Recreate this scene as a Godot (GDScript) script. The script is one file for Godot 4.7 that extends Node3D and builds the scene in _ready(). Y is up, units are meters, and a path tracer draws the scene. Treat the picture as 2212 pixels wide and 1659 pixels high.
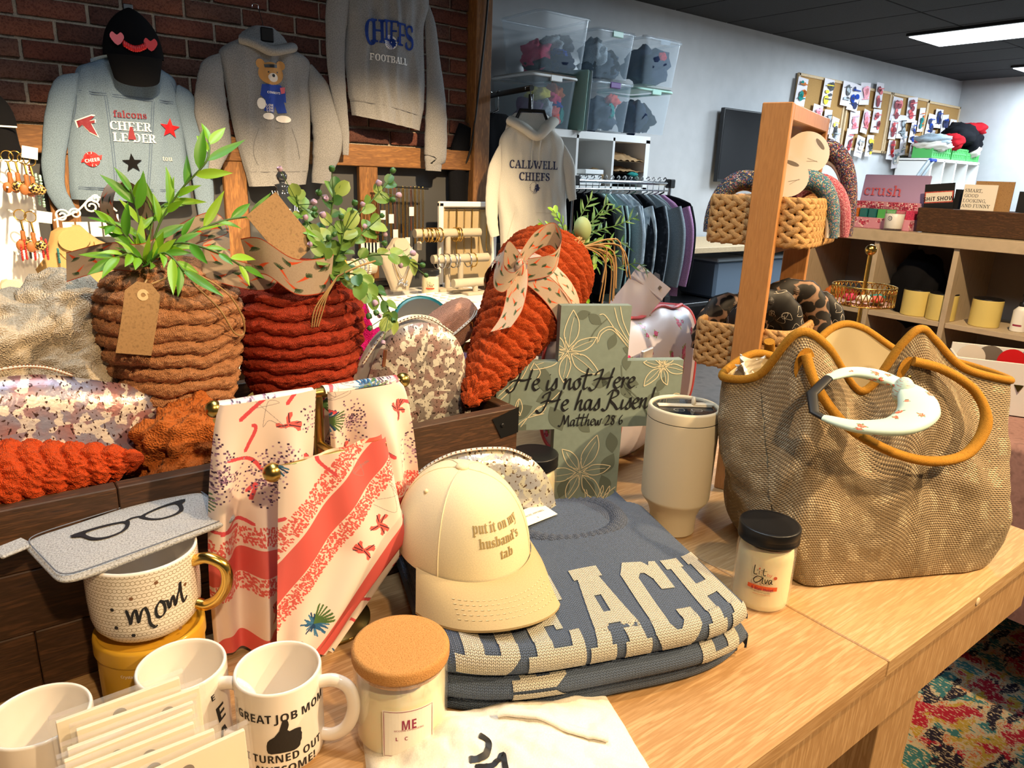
extends Node3D

# ---------------------------------------------------------------- mesh builder
class B:
	var v := PackedVector3Array()
	var uv := PackedVector2Array()
	var c := PackedColorArray()
	var ix := PackedInt32Array()
	var col := Color.WHITE
	var colored := false
	var weld := []
	func p(a: Vector3, t := Vector2.ZERO) -> int:
		v.append(a); uv.append(t); c.append(col)
		return v.size() - 1
	func tri(a: int, b: int, d: int) -> void:   # counter-clockwise from outside
		ix.append(a); ix.append(d); ix.append(b)
	func quad(a: int, b: int, d: int, e: int) -> void:
		tri(a, b, d); tri(a, d, e)
	func face(pts: Array, out: Vector3, uvs := []) -> void:   # flat convex polygon, turned towards out
		var n: Vector3 = (pts[1] - pts[0]).cross(pts[2] - pts[0])
		var ids := []
		for k in pts.size():
			ids.append(p(pts[k], uvs[k] if uvs.size() else Vector2(pts[k].x, pts[k].y)))
		for k in range(1, pts.size() - 1):
			if n.dot(out) >= 0.0: tri(ids[0], ids[k], ids[k + 1])
			else: tri(ids[0], ids[k + 1], ids[k])
	func box(ctr: Vector3, size: Vector3, bev := 0.0, bas := Basis()) -> B:
		var h := size * 0.5
		var r: float = min(bev, min(h.x, min(h.y, h.z)) * 0.95)
		if r <= 0.0:
			for ax in 3:
				for s in [-1.0, 1.0]:
					var n := Vector3.ZERO; n[ax] = s
					var a := (ax + 1) % 3
					var b := (ax + 2) % 3
					var pts := []
					for q in [[-1, -1], [1, -1], [1, 1], [-1, 1]]:
						var w := Vector3.ZERO; w[ax] = s * h[ax]; w[a] = q[0] * h[a]; w[b] = q[1] * h[b]
						pts.append(ctr + bas * w)
					face(pts, bas * n)
			return self
		for ax in 3:
			var a := (ax + 1) % 3
			var b := (ax + 2) % 3
			for s in [-1.0, 1.0]:
				var n := Vector3.ZERO; n[ax] = s
				var pts := []
				for q in [[-1, -1], [1, -1], [1, 1], [-1, 1]]:
					var w := Vector3.ZERO; w[ax] = s * h[ax]; w[a] = q[0] * (h[a] - r); w[b] = q[1] * (h[b] - r)
					pts.append(ctr + bas * w)
				face(pts, bas * n)
			for sa in [-1.0, 1.0]:
				for sb in [-1.0, 1.0]:
					var n := Vector3.ZERO; n[a] = sa; n[b] = sb
					var pts := []
					for q in [[-1, 0], [1, 0], [1, 1], [-1, 1]]:
						var w := Vector3.ZERO; w[ax] = q[0] * (h[ax] - r)
						w[a] = sa * (h[a] - (0.0 if q[1] == 0 else r)); w[b] = sb * (h[b] - (r if q[1] == 0 else 0.0))
						pts.append(ctr + bas * w)
					face(pts, bas * n)
		for sx in [-1.0, 1.0]:
			for sy in [-1.0, 1.0]:
				for sz in [-1.0, 1.0]:
					var g := Vector3(sx, sy, sz)
					face([ctr + bas * (g * Vector3(h.x, h.y - r, h.z - r)), ctr + bas * (g * Vector3(h.x - r, h.y, h.z - r)), ctr + bas * (g * Vector3(h.x - r, h.y - r, h.z))], bas * g)
		return self
	func grid(nu: int, nv: int, fn: Callable, closed := false, us := 1.0, vs := 1.0, flip := false) -> B:
		var o := v.size()
		for j in nv + 1:
			for i in nu + 1:
				var u := float(i) / nu
				var w := float(j) / nv
				p(fn.call(u, w), Vector2(u * us, w * vs))
		for j in nv:
			for i in nu:
				var a := o + j * (nu + 1) + i
				if flip: quad(a, a + nu + 1, a + nu + 2, a + 1)
				else: quad(a, a + 1, a + nu + 2, a + nu + 1)
		if closed:
			for j in nv + 1:
				weld.append([o + j * (nu + 1), o + j * (nu + 1) + nu])
		return self
	func lathe(prof: Array, seg: int, at := Vector3.ZERO, bas := Basis()) -> B:   # prof: Vector2(radius, height), listed from bottom to top on the outside
		var o := v.size()
		var n := prof.size()
		var ln := 0.0
		for j in n:
			if j > 0: ln += prof[j].distance_to(prof[j - 1])
			for i in seg + 1:
				var a := TAU * i / seg
				p(at + bas * Vector3(sin(a) * prof[j].x, prof[j].y, cos(a) * prof[j].x), Vector2(float(i) / seg, ln))
		for j in n - 1:
			for i in seg:
				var a := o + j * (seg + 1) + i
				quad(a, a + 1, a + seg + 2, a + seg + 1)
		for j in n:
			weld.append([o + j * (seg + 1), o + j * (seg + 1) + seg])
		return self
	func tube(path: Array, rad, sides := 8, loop := false, flat := 1.0, up := Vector3.UP, caps := true) -> B:   # rad: number or array; flat scales the section across the up side
		var n := path.size()
		var o := v.size()
		var nrm := Vector3.ZERO
		var ln := 0.0
		for j in n + (1 if loop else 0):
			var k := j % n
			var t: Vector3
			if loop: t = (path[(k + 1) % n] - path[(k - 1 + n) % n]).normalized()
			else: t = (path[min(k + 1, n - 1)] - path[max(k - 1, 0)]).normalized()
			if j == 0 or flat != 1.0:
				var s := t.cross(up)
				if s.length() < 0.02: s = t.cross(Vector3(0.3, 0.1, 1))
				nrm = s.normalized()
			else:
				nrm = (nrm - t * nrm.dot(t)).normalized()
			var bn := nrm.cross(t).normalized()
			var r: float = rad if not rad is Array else rad[k]
			if j > 0: ln += path[k].distance_to(path[(k - 1 + n) % n])
			for i in sides + 1:
				var a := TAU * i / sides
				p(path[k] + nrm * (cos(a) * r) + bn * (sin(a) * r * flat), Vector2(float(i) / sides, ln))
		var rows := n + (1 if loop else 0)
		for j in rows - 1:
			for i in sides:
				var a := o + j * (sides + 1) + i
				quad(a, a + 1, a + sides + 2, a + sides + 1)
		for j in rows:
			weld.append([o + j * (sides + 1), o + j * (sides + 1) + sides])
		if loop:
			for i in sides + 1: weld.append([o + i, o + n * (sides + 1) + i])
		elif caps:
			for e in 2:
				var row := o + (0 if e == 0 else (rows - 1) * (sides + 1))
				var pts := []
				for i in sides: pts.append(v[row + i])
				face(pts, path[0] - path[1] if e == 0 else path[n - 1] - path[n - 2])
		return self
	func ball(ctr: Vector3, rad: Vector3, nu := 14, nv := 9, bas := Basis()) -> B:
		return grid(nu, nv, func(u, w): return ctr + bas * (Vector3(sin(u * TAU) * sin(w * PI), -cos(w * PI), cos(u * TAU) * sin(w * PI)) * rad), true)
	func loft(rows: Array, nu: int, bulge: float, dz: Callable, back := true) -> B:   # rows: [Vector3 left, Vector3 right] top to bottom; swells towards +Z
		var n := rows.size()
		var o := v.size()
		for j in n:
			for i in nu + 1:
				var u := float(i) / nu
				var w := float(j) / (n - 1)
				var e := pow(max(0.0, 1.0 - pow(2.0 * u - 1.0, 2.0)), 0.4)
				var q: Vector3 = rows[j][0].lerp(rows[j][1], u)
				p(q + Vector3(0, 0, bulge * e + dz.call(u, w, q) * e), Vector2(q.x, q.y))
		for j in n - 1:
			for i in nu:
				var a := o + j * (nu + 1) + i
				quad(a, a + nu + 1, a + nu + 2, a + 1)
		return self
	func mesh() -> ArrayMesh:
		var n := PackedVector3Array(); n.resize(v.size())
		for t in range(0, ix.size(), 3):
			var f := (v[ix[t + 2]] - v[ix[t]]).cross(v[ix[t + 1]] - v[ix[t]])
			n[ix[t]] += f; n[ix[t + 1]] += f; n[ix[t + 2]] += f
		for w in weld:
			var s := n[w[0]] + n[w[1]]
			n[w[0]] = s; n[w[1]] = s
		for k in n.size():
			n[k] = n[k].normalized() if n[k].length_squared() > 1e-24 else Vector3.UP
		var a := []; a.resize(Mesh.ARRAY_MAX)
		a[Mesh.ARRAY_VERTEX] = v; a[Mesh.ARRAY_NORMAL] = n; a[Mesh.ARRAY_TEX_UV] = uv; a[Mesh.ARRAY_INDEX] = ix
		if colored: a[Mesh.ARRAY_COLOR] = c
		var m := ArrayMesh.new()
		m.add_surface_from_arrays(Mesh.PRIMITIVE_TRIANGLES, a)
		return m

# ---------------------------------------------------------------- nodes
var used := {}
var M := {}
var rng := RandomNumberGenerator.new()
var sans: SystemFont
var sansb: SystemFont
var serif: SystemFont
var serifb: SystemFont
var nz := FastNoiseLite.new()
const T := 0.80       # height of the display table
const ZW := -3.03     # face of the brick wall

func numbered(s: String) -> String:
	var k: int = used.get(s, 0)
	used[s] = k + 1
	return s if k == 0 else "%s_%03d" % [s, k]

func tag(o: Node3D, label: String, cat: String, group := "") -> Node3D:
	o.set_meta("label", label); o.set_meta("category", cat)
	if group != "": o.set_meta("group", group)
	return o

func thing(called: String, label: String, cat: String, at := Vector3.ZERO, turn := 0.0, group := "") -> Node3D:
	var o := Node3D.new()
	o.name = numbered(called)
	add_child(o)
	o.position = at; o.rotation.y = turn
	return tag(o, label, cat, group)

func inst(mesh: Mesh, called: String, m: Material, parent: Node3D) -> MeshInstance3D:
	var o := MeshInstance3D.new()
	o.mesh = mesh; o.material_override = m
	if parent == self: o.name = numbered(called)
	else: o.name = called
	parent.add_child(o, true)
	return o

func part(b: B, called: String, m: Material, parent: Node3D) -> MeshInstance3D:
	return inst(b.mesh(), called, m, parent)

func single(b: B, called: String, m: Material, label: String, cat: String, group := "") -> MeshInstance3D:
	var o := part(b, called, m, self)
	tag(o, label, cat, group)
	return o

func struct(called: String, b: B, m: Material) -> MeshInstance3D:
	var o := part(b, called, m, self)
	o.set_meta("kind", "structure")
	return o

func az(deg: float) -> Vector3:   # level direction, degrees from -Z towards +X
	return Vector3(sin(deg_to_rad(deg)), 0, -cos(deg_to_rad(deg)))

# ---------------------------------------------------------------- prints on surfaces: fn maps (x, y) metres to a point
func print_text(b: B, s: String, h: float, font: Font, fn: Callable, at := Vector2.ZERO, turn := 0.0, wide := 1.0) -> void:
	var tm := TextMesh.new()
	tm.text = s; tm.font = font; tm.font_size = 48; tm.pixel_size = 0.01; tm.depth = 0.0; tm.curve_step = 2.0
	var a := tm.surface_get_arrays(0)
	var vs: PackedVector3Array = a[Mesh.ARRAY_VERTEX]
	var k := h / (0.48 * 0.715)
	var lo := 1e9
	for q in vs: lo = min(lo, q.y)
	var mid := Vector2(0, 0.16)
	var o := b.v.size()
	for q in vs:
		var w := (Vector2(q.x * wide, q.y) - Vector2(0, 0)) * k
		b.p(fn.call((w.rotated(turn)) + at))
	var ids = a[Mesh.ARRAY_INDEX]
	var nn: int = ids.size() if ids != null else vs.size()
	for t in range(0, nn, 3):
		var i0: int = ids[t] if ids != null else t
		var i1: int = ids[t + 1] if ids != null else t + 1
		var i2: int = ids[t + 2] if ids != null else t + 2
		var n := (vs[i1] - vs[i0]).cross(vs[i2] - vs[i0])
		if n.z > 0: b.tri(o + i0, o + i1, o + i2)
		else: b.tri(o + i0, o + i2, o + i1)

func spline(pts: Array, per := 6, loop := false) -> Array:
	var out := []
	var n := pts.size()
	for k in (n if loop else n - 1):
		var a = pts[(k - 1 + n) % n] if loop or k > 0 else pts[0]
		var b = pts[k]
		var c = pts[(k + 1) % n]
		var d = pts[(k + 2) % n] if loop or k + 2 < n else pts[n - 1]
		for i in per:
			out.append(b.cubic_interpolate(c, a, d, float(i) / per))
	if not loop: out.append(pts[n - 1])
	return out

func print_line(b: B, pts: Array, wid: float, fn: Callable, pen := -10.0, per := 5) -> void:   # pen: angle of a broad nib; -10 for an even line
	var s := spline(pts, per) if pts.size() > 2 else pts
	var o := b.v.size()
	var n := s.size()
	for k in n:
		var t: Vector2 = (s[min(k + 1, n - 1)] - s[max(k - 1, 0)]).normalized()
		var w := wid * 0.5
		if pen > -9.0: w *= 0.45 + 0.75 * absf(sin(t.angle() - pen))
		if k == 0 or k == n - 1: w *= 0.5
		var q := Vector2(-t.y, t.x) * w
		b.p(fn.call(s[k] + q)); b.p(fn.call(s[k] - q))
	for k in n - 1:
		var a := o + k * 2
		b.quad(a + 1, a + 3, a + 2, a)

func print_poly(b: B, pts: Array, fn: Callable, maxe := 0.02) -> void:
	var pk := PackedVector2Array(pts)
	if Geometry2D.is_polygon_clockwise(pk): pk.reverse()
	var ids := Geometry2D.triangulate_polygon(pk)
	for t in range(0, ids.size(), 3):
		_sub(b, pk[ids[t]], pk[ids[t + 1]], pk[ids[t + 2]], fn, maxe, 0)

func _sub(b: B, p0: Vector2, p1: Vector2, p2: Vector2, fn: Callable, maxe: float, lev: int) -> void:
	var a := p0.distance_to(p1)
	var c := p1.distance_to(p2)
	var d := p2.distance_to(p0)
	var big: float = max(a, max(c, d))
	if big > maxe and lev < 9:
		if big == a:
			var m := (p0 + p1) * 0.5
			_sub(b, p0, m, p2, fn, maxe, lev + 1); _sub(b, m, p1, p2, fn, maxe, lev + 1)
		elif big == c:
			var m := (p1 + p2) * 0.5
			_sub(b, p1, m, p0, fn, maxe, lev + 1); _sub(b, m, p2, p0, fn, maxe, lev + 1)
		else:
			var m := (p2 + p0) * 0.5
			_sub(b, p2, m, p1, fn, maxe, lev + 1); _sub(b, m, p0, p1, fn, maxe, lev + 1)
		return
	var cr := (p1 - p0).cross(p2 - p0)
	var i0 := b.p(fn.call(p0), p0)
	var i1 := b.p(fn.call(p1), p1)
	var i2 := b.p(fn.call(p2), p2)
	if cr > 0: b.tri(i0, i1, i2)
	else: b.tri(i0, i2, i1)

func plane_fn(o: Vector3, ux: Vector3, uy: Vector3, off := 0.0005) -> Callable:
	var n := ux.cross(uy).normalized() * off
	return func(q: Vector2): return o + ux * q.x + uy * q.y + n

func cyl_fn(r: float, y0: float, a0: float, off := 0.0004, taper := 0.0) -> Callable:   # x along the girth (right is +), a0 = angle facing
	return func(q: Vector2):
		var rr := r + taper * q.y + off
		var a := a0 + q.x / r
		return Vector3(sin(a) * rr, y0 + q.y, cos(a) * rr)

func disc(r: float, n := 16, at := Vector2.ZERO, sy := 1.0) -> Array:
	var o := []
	for k in n: o.append(at + Vector2(cos(TAU * k / n) * r, sin(TAU * k / n) * r * sy))
	return o

# ---------------------------------------------------------------- materials
func tex(freq: float, cols: Array, type := FastNoiseLite.TYPE_SIMPLEX_SMOOTH, oct := 4, size := 512, sd := 1, offs := []) -> NoiseTexture2D:
	var n := FastNoiseLite.new()
	n.noise_type = type; n.frequency = freq; n.fractal_octaves = oct; n.seed = sd
	if type == FastNoiseLite.TYPE_CELLULAR:
		n.fractal_type = FastNoiseLite.FRACTAL_NONE if oct == 1 else FastNoiseLite.FRACTAL_FBM
	var t := NoiseTexture2D.new()
	t.width = size; t.height = size; t.seamless = true; t.noise = n; t.normalize = true
	if cols.size():
		var g := Gradient.new()
		g.offsets = PackedFloat32Array(offs if offs.size() else range(cols.size()).map(func(k): return float(k) / (cols.size() - 1)))
		g.colors = PackedColorArray(cols)
		t.color_ramp = g
	return t

func mk(key: String, col: Color, rough := 0.7, metal := 0.0) -> StandardMaterial3D:
	var m := StandardMaterial3D.new()
	m.resource_name = key; m.albedo_color = col; m.roughness = rough; m.metallic = metal
	M[key] = m
	return m

func tri(m: StandardMaterial3D, sc: Vector3, world := false) -> StandardMaterial3D:
	m.uv1_triplanar = true; m.uv1_scale = sc; m.uv1_triplanar_sharpness = 4.0
	m.uv1_world_triplanar = world
	return m

func bump(m: StandardMaterial3D, t: Texture2D, cm: float) -> StandardMaterial3D:
	m.heightmap_enabled = true; m.heightmap_texture = t; m.heightmap_scale = cm
	return m

func cloth(key: String, col: Color, t: Texture2D = null, sc := 12.0, cm := 0.0, bt: Texture2D = null) -> StandardMaterial3D:
	var m := mk(key, col, 0.92)
	m.metallic_specular = 0.25
	if t: m.albedo_texture = t
	if bt: bump(m, bt, cm)
	if t or bt: tri(m, Vector3.ONE * sc)
	return m

func glassy(key: String, col: Color, rough := 0.05) -> StandardMaterial3D:
	var m := mk(key, col, rough)
	m.transparency = BaseMaterial3D.TRANSPARENCY_ALPHA
	return m

func hx(s: String) -> Color: return Color.html(s)

func _ready() -> void:
	rng.seed = 7
	nz.seed = 3; nz.frequency = 1.0; nz.fractal_octaves = 3
	# camera
	var cam := Camera3D.new()
	cam.name = "camera"
	add_child(cam)
	var yaw := deg_to_rad(37.25)
	var pit := deg_to_rad(16.38)
	var rol := deg_to_rad(2.18)
	var fw := Vector3(sin(yaw) * cos(pit), -sin(pit), -cos(yaw) * cos(pit))
	var r0 := Vector3(cos(yaw), 0, sin(yaw))
	var u0 := r0.cross(fw)
	cam.transform = Transform3D(Basis(r0 * cos(rol) + u0 * sin(rol), u0 * cos(rol) - r0 * sin(rol), -fw), Vector3(0, 1.36, 0))
	cam.fov = rad_to_deg(2.0 * atan(829.5 / 1533.0))
	cam.near = 0.05; cam.far = 60.0
	cam.current = true
	# environment: a closed room, no sky
	var we := WorldEnvironment.new()
	we.name = "environment"
	var e := Environment.new()
	e.background_mode = Environment.BG_COLOR
	e.background_color = Color(0, 0, 0)
	e.tonemap_mode = Environment.TONE_MAPPER_LINEAR
	e.tonemap_exposure = 1.0
	e.sdfgi_enabled = true; e.ssao_enabled = true; e.ssil_enabled = true
	we.environment = e
	add_child(we)
	materials()
	lamps()
	room()
	table()
	crate()
	mugs()
	jars()
	tumbler()
	carrots()
	crate_goods()
	scarves()
	cross_sign()
	sweaters()
	cap()
	tote()
	ladder()
	tshirt()
	duffel()
	wall_clothes()
	jewellery()
	storage()
	racks()
	far_corner()
	counter()
	cloth_table()

const WARM := Color(1.0, 0.86, 0.66)
const COOL := Color(0.88, 0.95, 1.0)

func lamps() -> void:
	# warm spots out of view, placed to light the displays: [position, target, energy, cone, label]
	var i := 0
	for s in [
			[Vector3(1.45, 2.42, 0.75), Vector3(0.75, 0.85, -0.62), 5.5, 34.0, "black spotlight out of view, lighting the right of the display table"],
			[Vector3(0.1, 2.42, 0.85), Vector3(0.35, 0.9, -0.75), 2.8, 34.0, "black spotlight out of view, lighting the front of the display table"],
			[Vector3(0.35, 2.42, -1.35), Vector3(0.5, 0.85, -2.72), 13.0, 24.0, "black spotlight out of view, lighting the jewellery table"],
			[Vector3(2.1, 2.42, 0.35), Vector3(1.12, 0.92, -0.45), 5.0, 22.0, "black spotlight out of view, lighting the woven tote"],
			[Vector3(1.55, 2.42, -0.35), Vector3(2.35, 0.9, -1.0), 4.5, 30.0, "black spotlight out of view, lighting the counter and gold stand"],
			[Vector3(1.55, 2.42, -1.35), Vector3(1.45, 0.9, -2.8), 10.0, 24.0, "black spotlight out of view, lighting the necklace displays"]]:
		var d: Vector3 = (s[1] - s[0]).normalized()
		var bas := Basis(d.cross(Vector3.RIGHT).normalized().cross(d).normalized(), -d, d.cross(Vector3.RIGHT).normalized())
		bas = Basis(bas.x, -d, bas.x.cross(-d))
		var t := thing("unseen_spotlight", s[4], "spotlight", s[0])
		part(B.new().lathe([Vector2(0.001, 0.13), Vector2(0.03, 0.13), Vector2(0.04, 0.1), Vector2(0.045, 0.0), Vector2(0.041, 0.0), Vector2(0.04, 0.006)], 20, Vector3.ZERO, bas), "housing", M.black_metal, t)
		part(B.new().lathe([Vector2(0.001, 0.008), Vector2(0.041, 0.008)], 20, Vector3.ZERO, bas), "lens", M.lamp_warm, t)
		part(B.new().tube([bas * Vector3(0, 0.09, 0), Vector3(0, 0.16, 0) + bas * Vector3(0, 0.09, 0) * Vector3(1, 0, 1)], 0.008, 8), "stem", M.black_metal, t)
		var l := SpotLight3D.new()
		l.name = "spot_beam"
		t.add_child(l)
		l.position = d * 0.02
		l.look_at_from_position(s[0] + d * 0.02, s[1])
		l.light_color = WARM; l.light_energy = s[2]; l.spot_range = 14.0; l.spot_attenuation = 2.0
		l.spot_angle = s[3]; l.spot_angle_attenuation = 0.6; l.light_size = 0.035; l.shadow_enabled = true
		i += 1
	# cool ceiling panels: a pair in view, others unseen, the last added fill
	var names := ["bright white ceiling panel, the larger one in view", "bright white ceiling panel nearest the far corner", "unseen white ceiling panel lighting the clothes racks", "unseen white ceiling panel lighting the room behind the counter", "unseen white ceiling panel lighting the far right of the room", "added fill panel on the ceiling, out of view, brightening the brick wall"]
	var k := 0
	for q in [Vector3(6.62, 2.565, -2.6), Vector3(8.78, 2.565, -2.6), Vector3(4.4, 2.565, -2.2), Vector3(6.62, 2.565, 0.4), Vector3(8.78, 2.565, 0.4), Vector3(0.4, 2.565, -0.9)]:
		var t := thing("ceiling_panel_light", names[k], "light", q, 0.0, "ceiling panels of the back room")
		part(B.new().box(Vector3(0, 0.004, 0), Vector3(0.6, 0.02, 1.2), 0.002), "frame", M.black_metal, t)
		part(B.new().box(Vector3(0, -0.008, 0), Vector3(0.55, 0.008, 1.17), 0.002), "diffuser", M.lamp_cool, t)
		var l := AreaLight3D.new()
		l.name = "panel_glow"
		t.add_child(l)
		l.position = Vector3(0, -0.02, 0)
		l.rotation_degrees = Vector3(-90, 0, 0)
		l.area_size = Vector2(0.55, 1.17)
		l.light_color = COOL; l.light_energy = [9.0, 9.0, 8.0, 6.0, 6.0, 1.6][k]; l.area_range = 20.0; l.shadow_enabled = true
		k += 1

func room() -> void:
	var fl := struct("floor", B.new().box(Vector3(4.0, -0.05, -0.6), Vector3(11.2, 0.1, 7.4)), M.floor)
	# ceiling with dark tiles
	var ce := struct("ceiling", B.new().box(Vector3(4.0, 2.66, -0.6), Vector3(11.2, 0.12, 7.4)), M.ceil_void)
	var tile := B.new().box(Vector3.ZERO, Vector3(0.602, 0.016, 1.212), 0.004).mesh()
	for ix in 18:
		for iz in 6:
			var c := Vector3(-1.37 + 0.61 * ix, 2.588, -3.39 + 1.22 * iz)
			if c.x > 9.1: continue
			var o := inst(tile, "ceiling_tile", M.ceil_tile if (ix + iz) % 3 else M.ceil_tile2, ce)
			o.position = c
	# white walls
	struct("wall_storage", B.new().box(Vector3(4.0, 1.3, -4.05), Vector3(11.2, 2.6, 0.1)), M.white_wall)
	struct("wall_right", B.new().box(Vector3(9.44, 1.3, -0.6), Vector3(0.1, 2.6, 7.4)), M.white_wall)
	struct("wall_left", B.new().box(Vector3(-1.65, 1.3, -0.6), Vector3(0.1, 2.6, 7.4)), M.grey_wall)
	struct("wall_front", B.new().box(Vector3(4.0, 1.3, 3.05), Vector3(11.2, 2.6, 0.1)), M.grey_wall)
	# brick wall, furred out in front of the storage wall
	var w := struct("wall_brick", B.new().box(Vector3(0.19, 2.03, ZW - 0.062), Vector3(3.58, 1.14, 0.1)), M.mortar)
	var kinds := []
	for k in 4:
		kinds.append(brick_mesh(0.196, k))
	var half := brick_mesh(0.094, 9)
	for row in 17:
		var y := 1.463 + 0.012 + 0.0665 * row + 0.0275
		if y > 2.56: break
		var x := 1.975
		var first := true
		while x > -1.5:
			var hb := first and row % 2 == 1
			var ln := 0.094 if hb else 0.196
			var m: Mesh = half if hb else kinds[rng.randi() % 4]
			var o := inst(m, "brick", M["brick%d" % (rng.randi() % 5)], w)
			o.position = Vector3(x - ln * 0.5, y + rng.randf_range(-0.0015, 0.0015), ZW + rng.randf_range(-0.003, 0.003))
			o.rotation.z = rng.randf_range(-0.006, 0.006)
			if not hb and rng.randf() < 0.5: o.rotation.z += PI
			x -= ln + 0.0115
			first = false
	# dark lower wall behind the jewellery
	struct("wall_lower", B.new().box(Vector3(0.19, 0.72, ZW - 0.062), Vector3(3.58, 1.44, 0.1)), M.slate_wall)
	struct("wall_return", B.new().box(Vector3(2.0, 1.3, -3.56), Vector3(0.1, 2.6, 0.9)), M.white_wall)
	# timber trim
	struct("trim_1", B.new().box(Vector3(0.19, 1.4185, -3.0), Vector3(3.56, 0.089, 0.035), 0.003), M.pine_x)
	struct("trim_2", B.new().box(Vector3(2.012, 1.3, -3.0), Vector3(0.088, 2.56, 0.09), 0.003), M.pine_y)
	var n := 3
	for x in [-0.32, 0.276, 0.865, 1.437]:
		struct("trim_%d" % n, B.new().box(Vector3(x, 0.69, -3.003), Vector3(0.088, 1.368, 0.03), 0.003), M.pine_y)
		n += 1
	# rug and cord
	var rg := single(B.new().box(Vector3(0, 0.006, 0), Vector3(2.6, 0.012, 2.2), 0.004), "area_rug", M.rug, "multicoloured distressed area rug on the floor beside the display table", "rug")
	rg.position = Vector3(1.85, 0.0, 0.15)
	var cp := spline([Vector3(2.03, 2.5, -2.945), Vector3(2.02, 2.12, -2.945), Vector3(1.985, 1.75, -2.95), Vector3(1.955, 1.45, -2.975), Vector3(1.9, 1.33, -3.02), Vector3(1.875, 1.23, -3.02), Vector3(1.87, 0.9, -3.02)], 8)
	single(B.new().tube(cp, 0.005, 6), "power_cord", M.black_rubber, "thin black power cord hanging down beside the timber post", "cord")

func brick_mesh(ln: float, k: int) -> ArrayMesh:
	var b := B.new()
	var n := FastNoiseLite.new()
	n.seed = 40 + k; n.frequency = 30.0
	var h := 0.0545
	b.grid(14, 5, func(u, w):
		var x: float = (u - 0.5) * ln
		var y: float = (w - 0.5) * h
		var ed: float = min(min(u, 1.0 - u) * ln, min(w, 1.0 - w) * h)
		var z := 0.006 * (1.0 - exp(-ed / 0.004)) + n.get_noise_2d(x, y) * 0.0022
		var wob := n.get_noise_2d(y * 1.3 + 7.0, x * 0.6) * 0.0022
		return Vector3(x + wob * signf(u - 0.5) * (1.0 if u == 0.0 or u == 1.0 else 0.0), y + n.get_noise_2d(x * 0.9 + 3.0, w * 0.01) * 0.003 * (w - 0.5) * 2.0, z), false, 1, 1)
	for s in [[Vector3(-0.5, -0.5, 0), Vector3(0.5, -0.5, 0), Vector3.DOWN], [Vector3(0.5, 0.5, 0), Vector3(-0.5, 0.5, 0), Vector3.UP], [Vector3(-0.5, 0.5, 0), Vector3(-0.5, -0.5, 0), Vector3.LEFT], [Vector3(0.5, -0.5, 0), Vector3(0.5, 0.5, 0), Vector3.RIGHT]]:
		var a: Vector3 = s[0] * Vector3(ln, h, 0)
		var c: Vector3 = s[1] * Vector3(ln, h, 0)
		b.face([a, c, c - Vector3(0, 0, 0.014), a - Vector3(0, 0, 0.014)], s[2])
	return b.mesh()

func table() -> void:
	var t := thing("display_table", "light oak laminate display table under the gifts, with square legs", "table", Vector3.ZERO)
	part(B.new().box(Vector3(-0.057, T - 0.0125, -0.794), Vector3(1.786, 0.025, 0.972), 0.0015), "tabletop_board", M.oak_x, t)
	part(B.new().box(Vector3(1.119, T - 0.0127, -0.794), Vector3(0.562, 0.025, 0.972), 0.0015), "tabletop_board", M.oak_x2, t)
	part(B.new().box(Vector3(0.2, 0.721, -0.331), Vector3(2.37, 0.106, 0.018), 0.001), "apron", M.oak_v, t)
	part(B.new().box(Vector3(0.2, 0.721, -1.26), Vector3(2.37, 0.106, 0.018), 0.001), "apron", M.oak_v, t)
	for x in [-0.976, 1.376]:
		part(B.new().box(Vector3(x, 0.721, -0.7955), Vector3(0.018, 0.106, 0.911), 0.001), "apron", M.oak_v, t)
	for x in [-0.6, 0.998]:
		for z in [-0.40, -1.19]:
			part(B.new().box(Vector3(x, 0.3405, z), Vector3(0.12, 0.655, 0.12), 0.001), "leg", M.oak_v, t)
	part(B.new().box(Vector3(0.2, 0.36, -0.75), Vector3(1.48, 0.018, 0.66), 0.001), "lower_shelf", M.oak_x, t)
	for x in [1.104, 0.2]:
		var s := part(B.new().lathe([Vector2(0.006, 0), Vector2(0.006, 0.0012), Vector2(0.0001, 0.0014)], 14, Vector3(x, T - 0.0125, -0.308), Basis(Vector3.RIGHT, PI / 2)), "screw_cap", M.screw, t)

func woodm(key: String, t: Texture2D, axis: int, fine := 14.0, long := 1.1, rough := 0.55, cm := 0.02, off := 0.0) -> StandardMaterial3D:
	var m := mk(key, Color.WHITE, rough)
	m.albedo_texture = t
	var s := Vector3.ONE * fine
	s[axis] = long
	tri(m, s)
	m.uv1_offset = Vector3(off, off * 0.7, off * 1.3)
	bump(m, t, cm)
	return m

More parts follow.
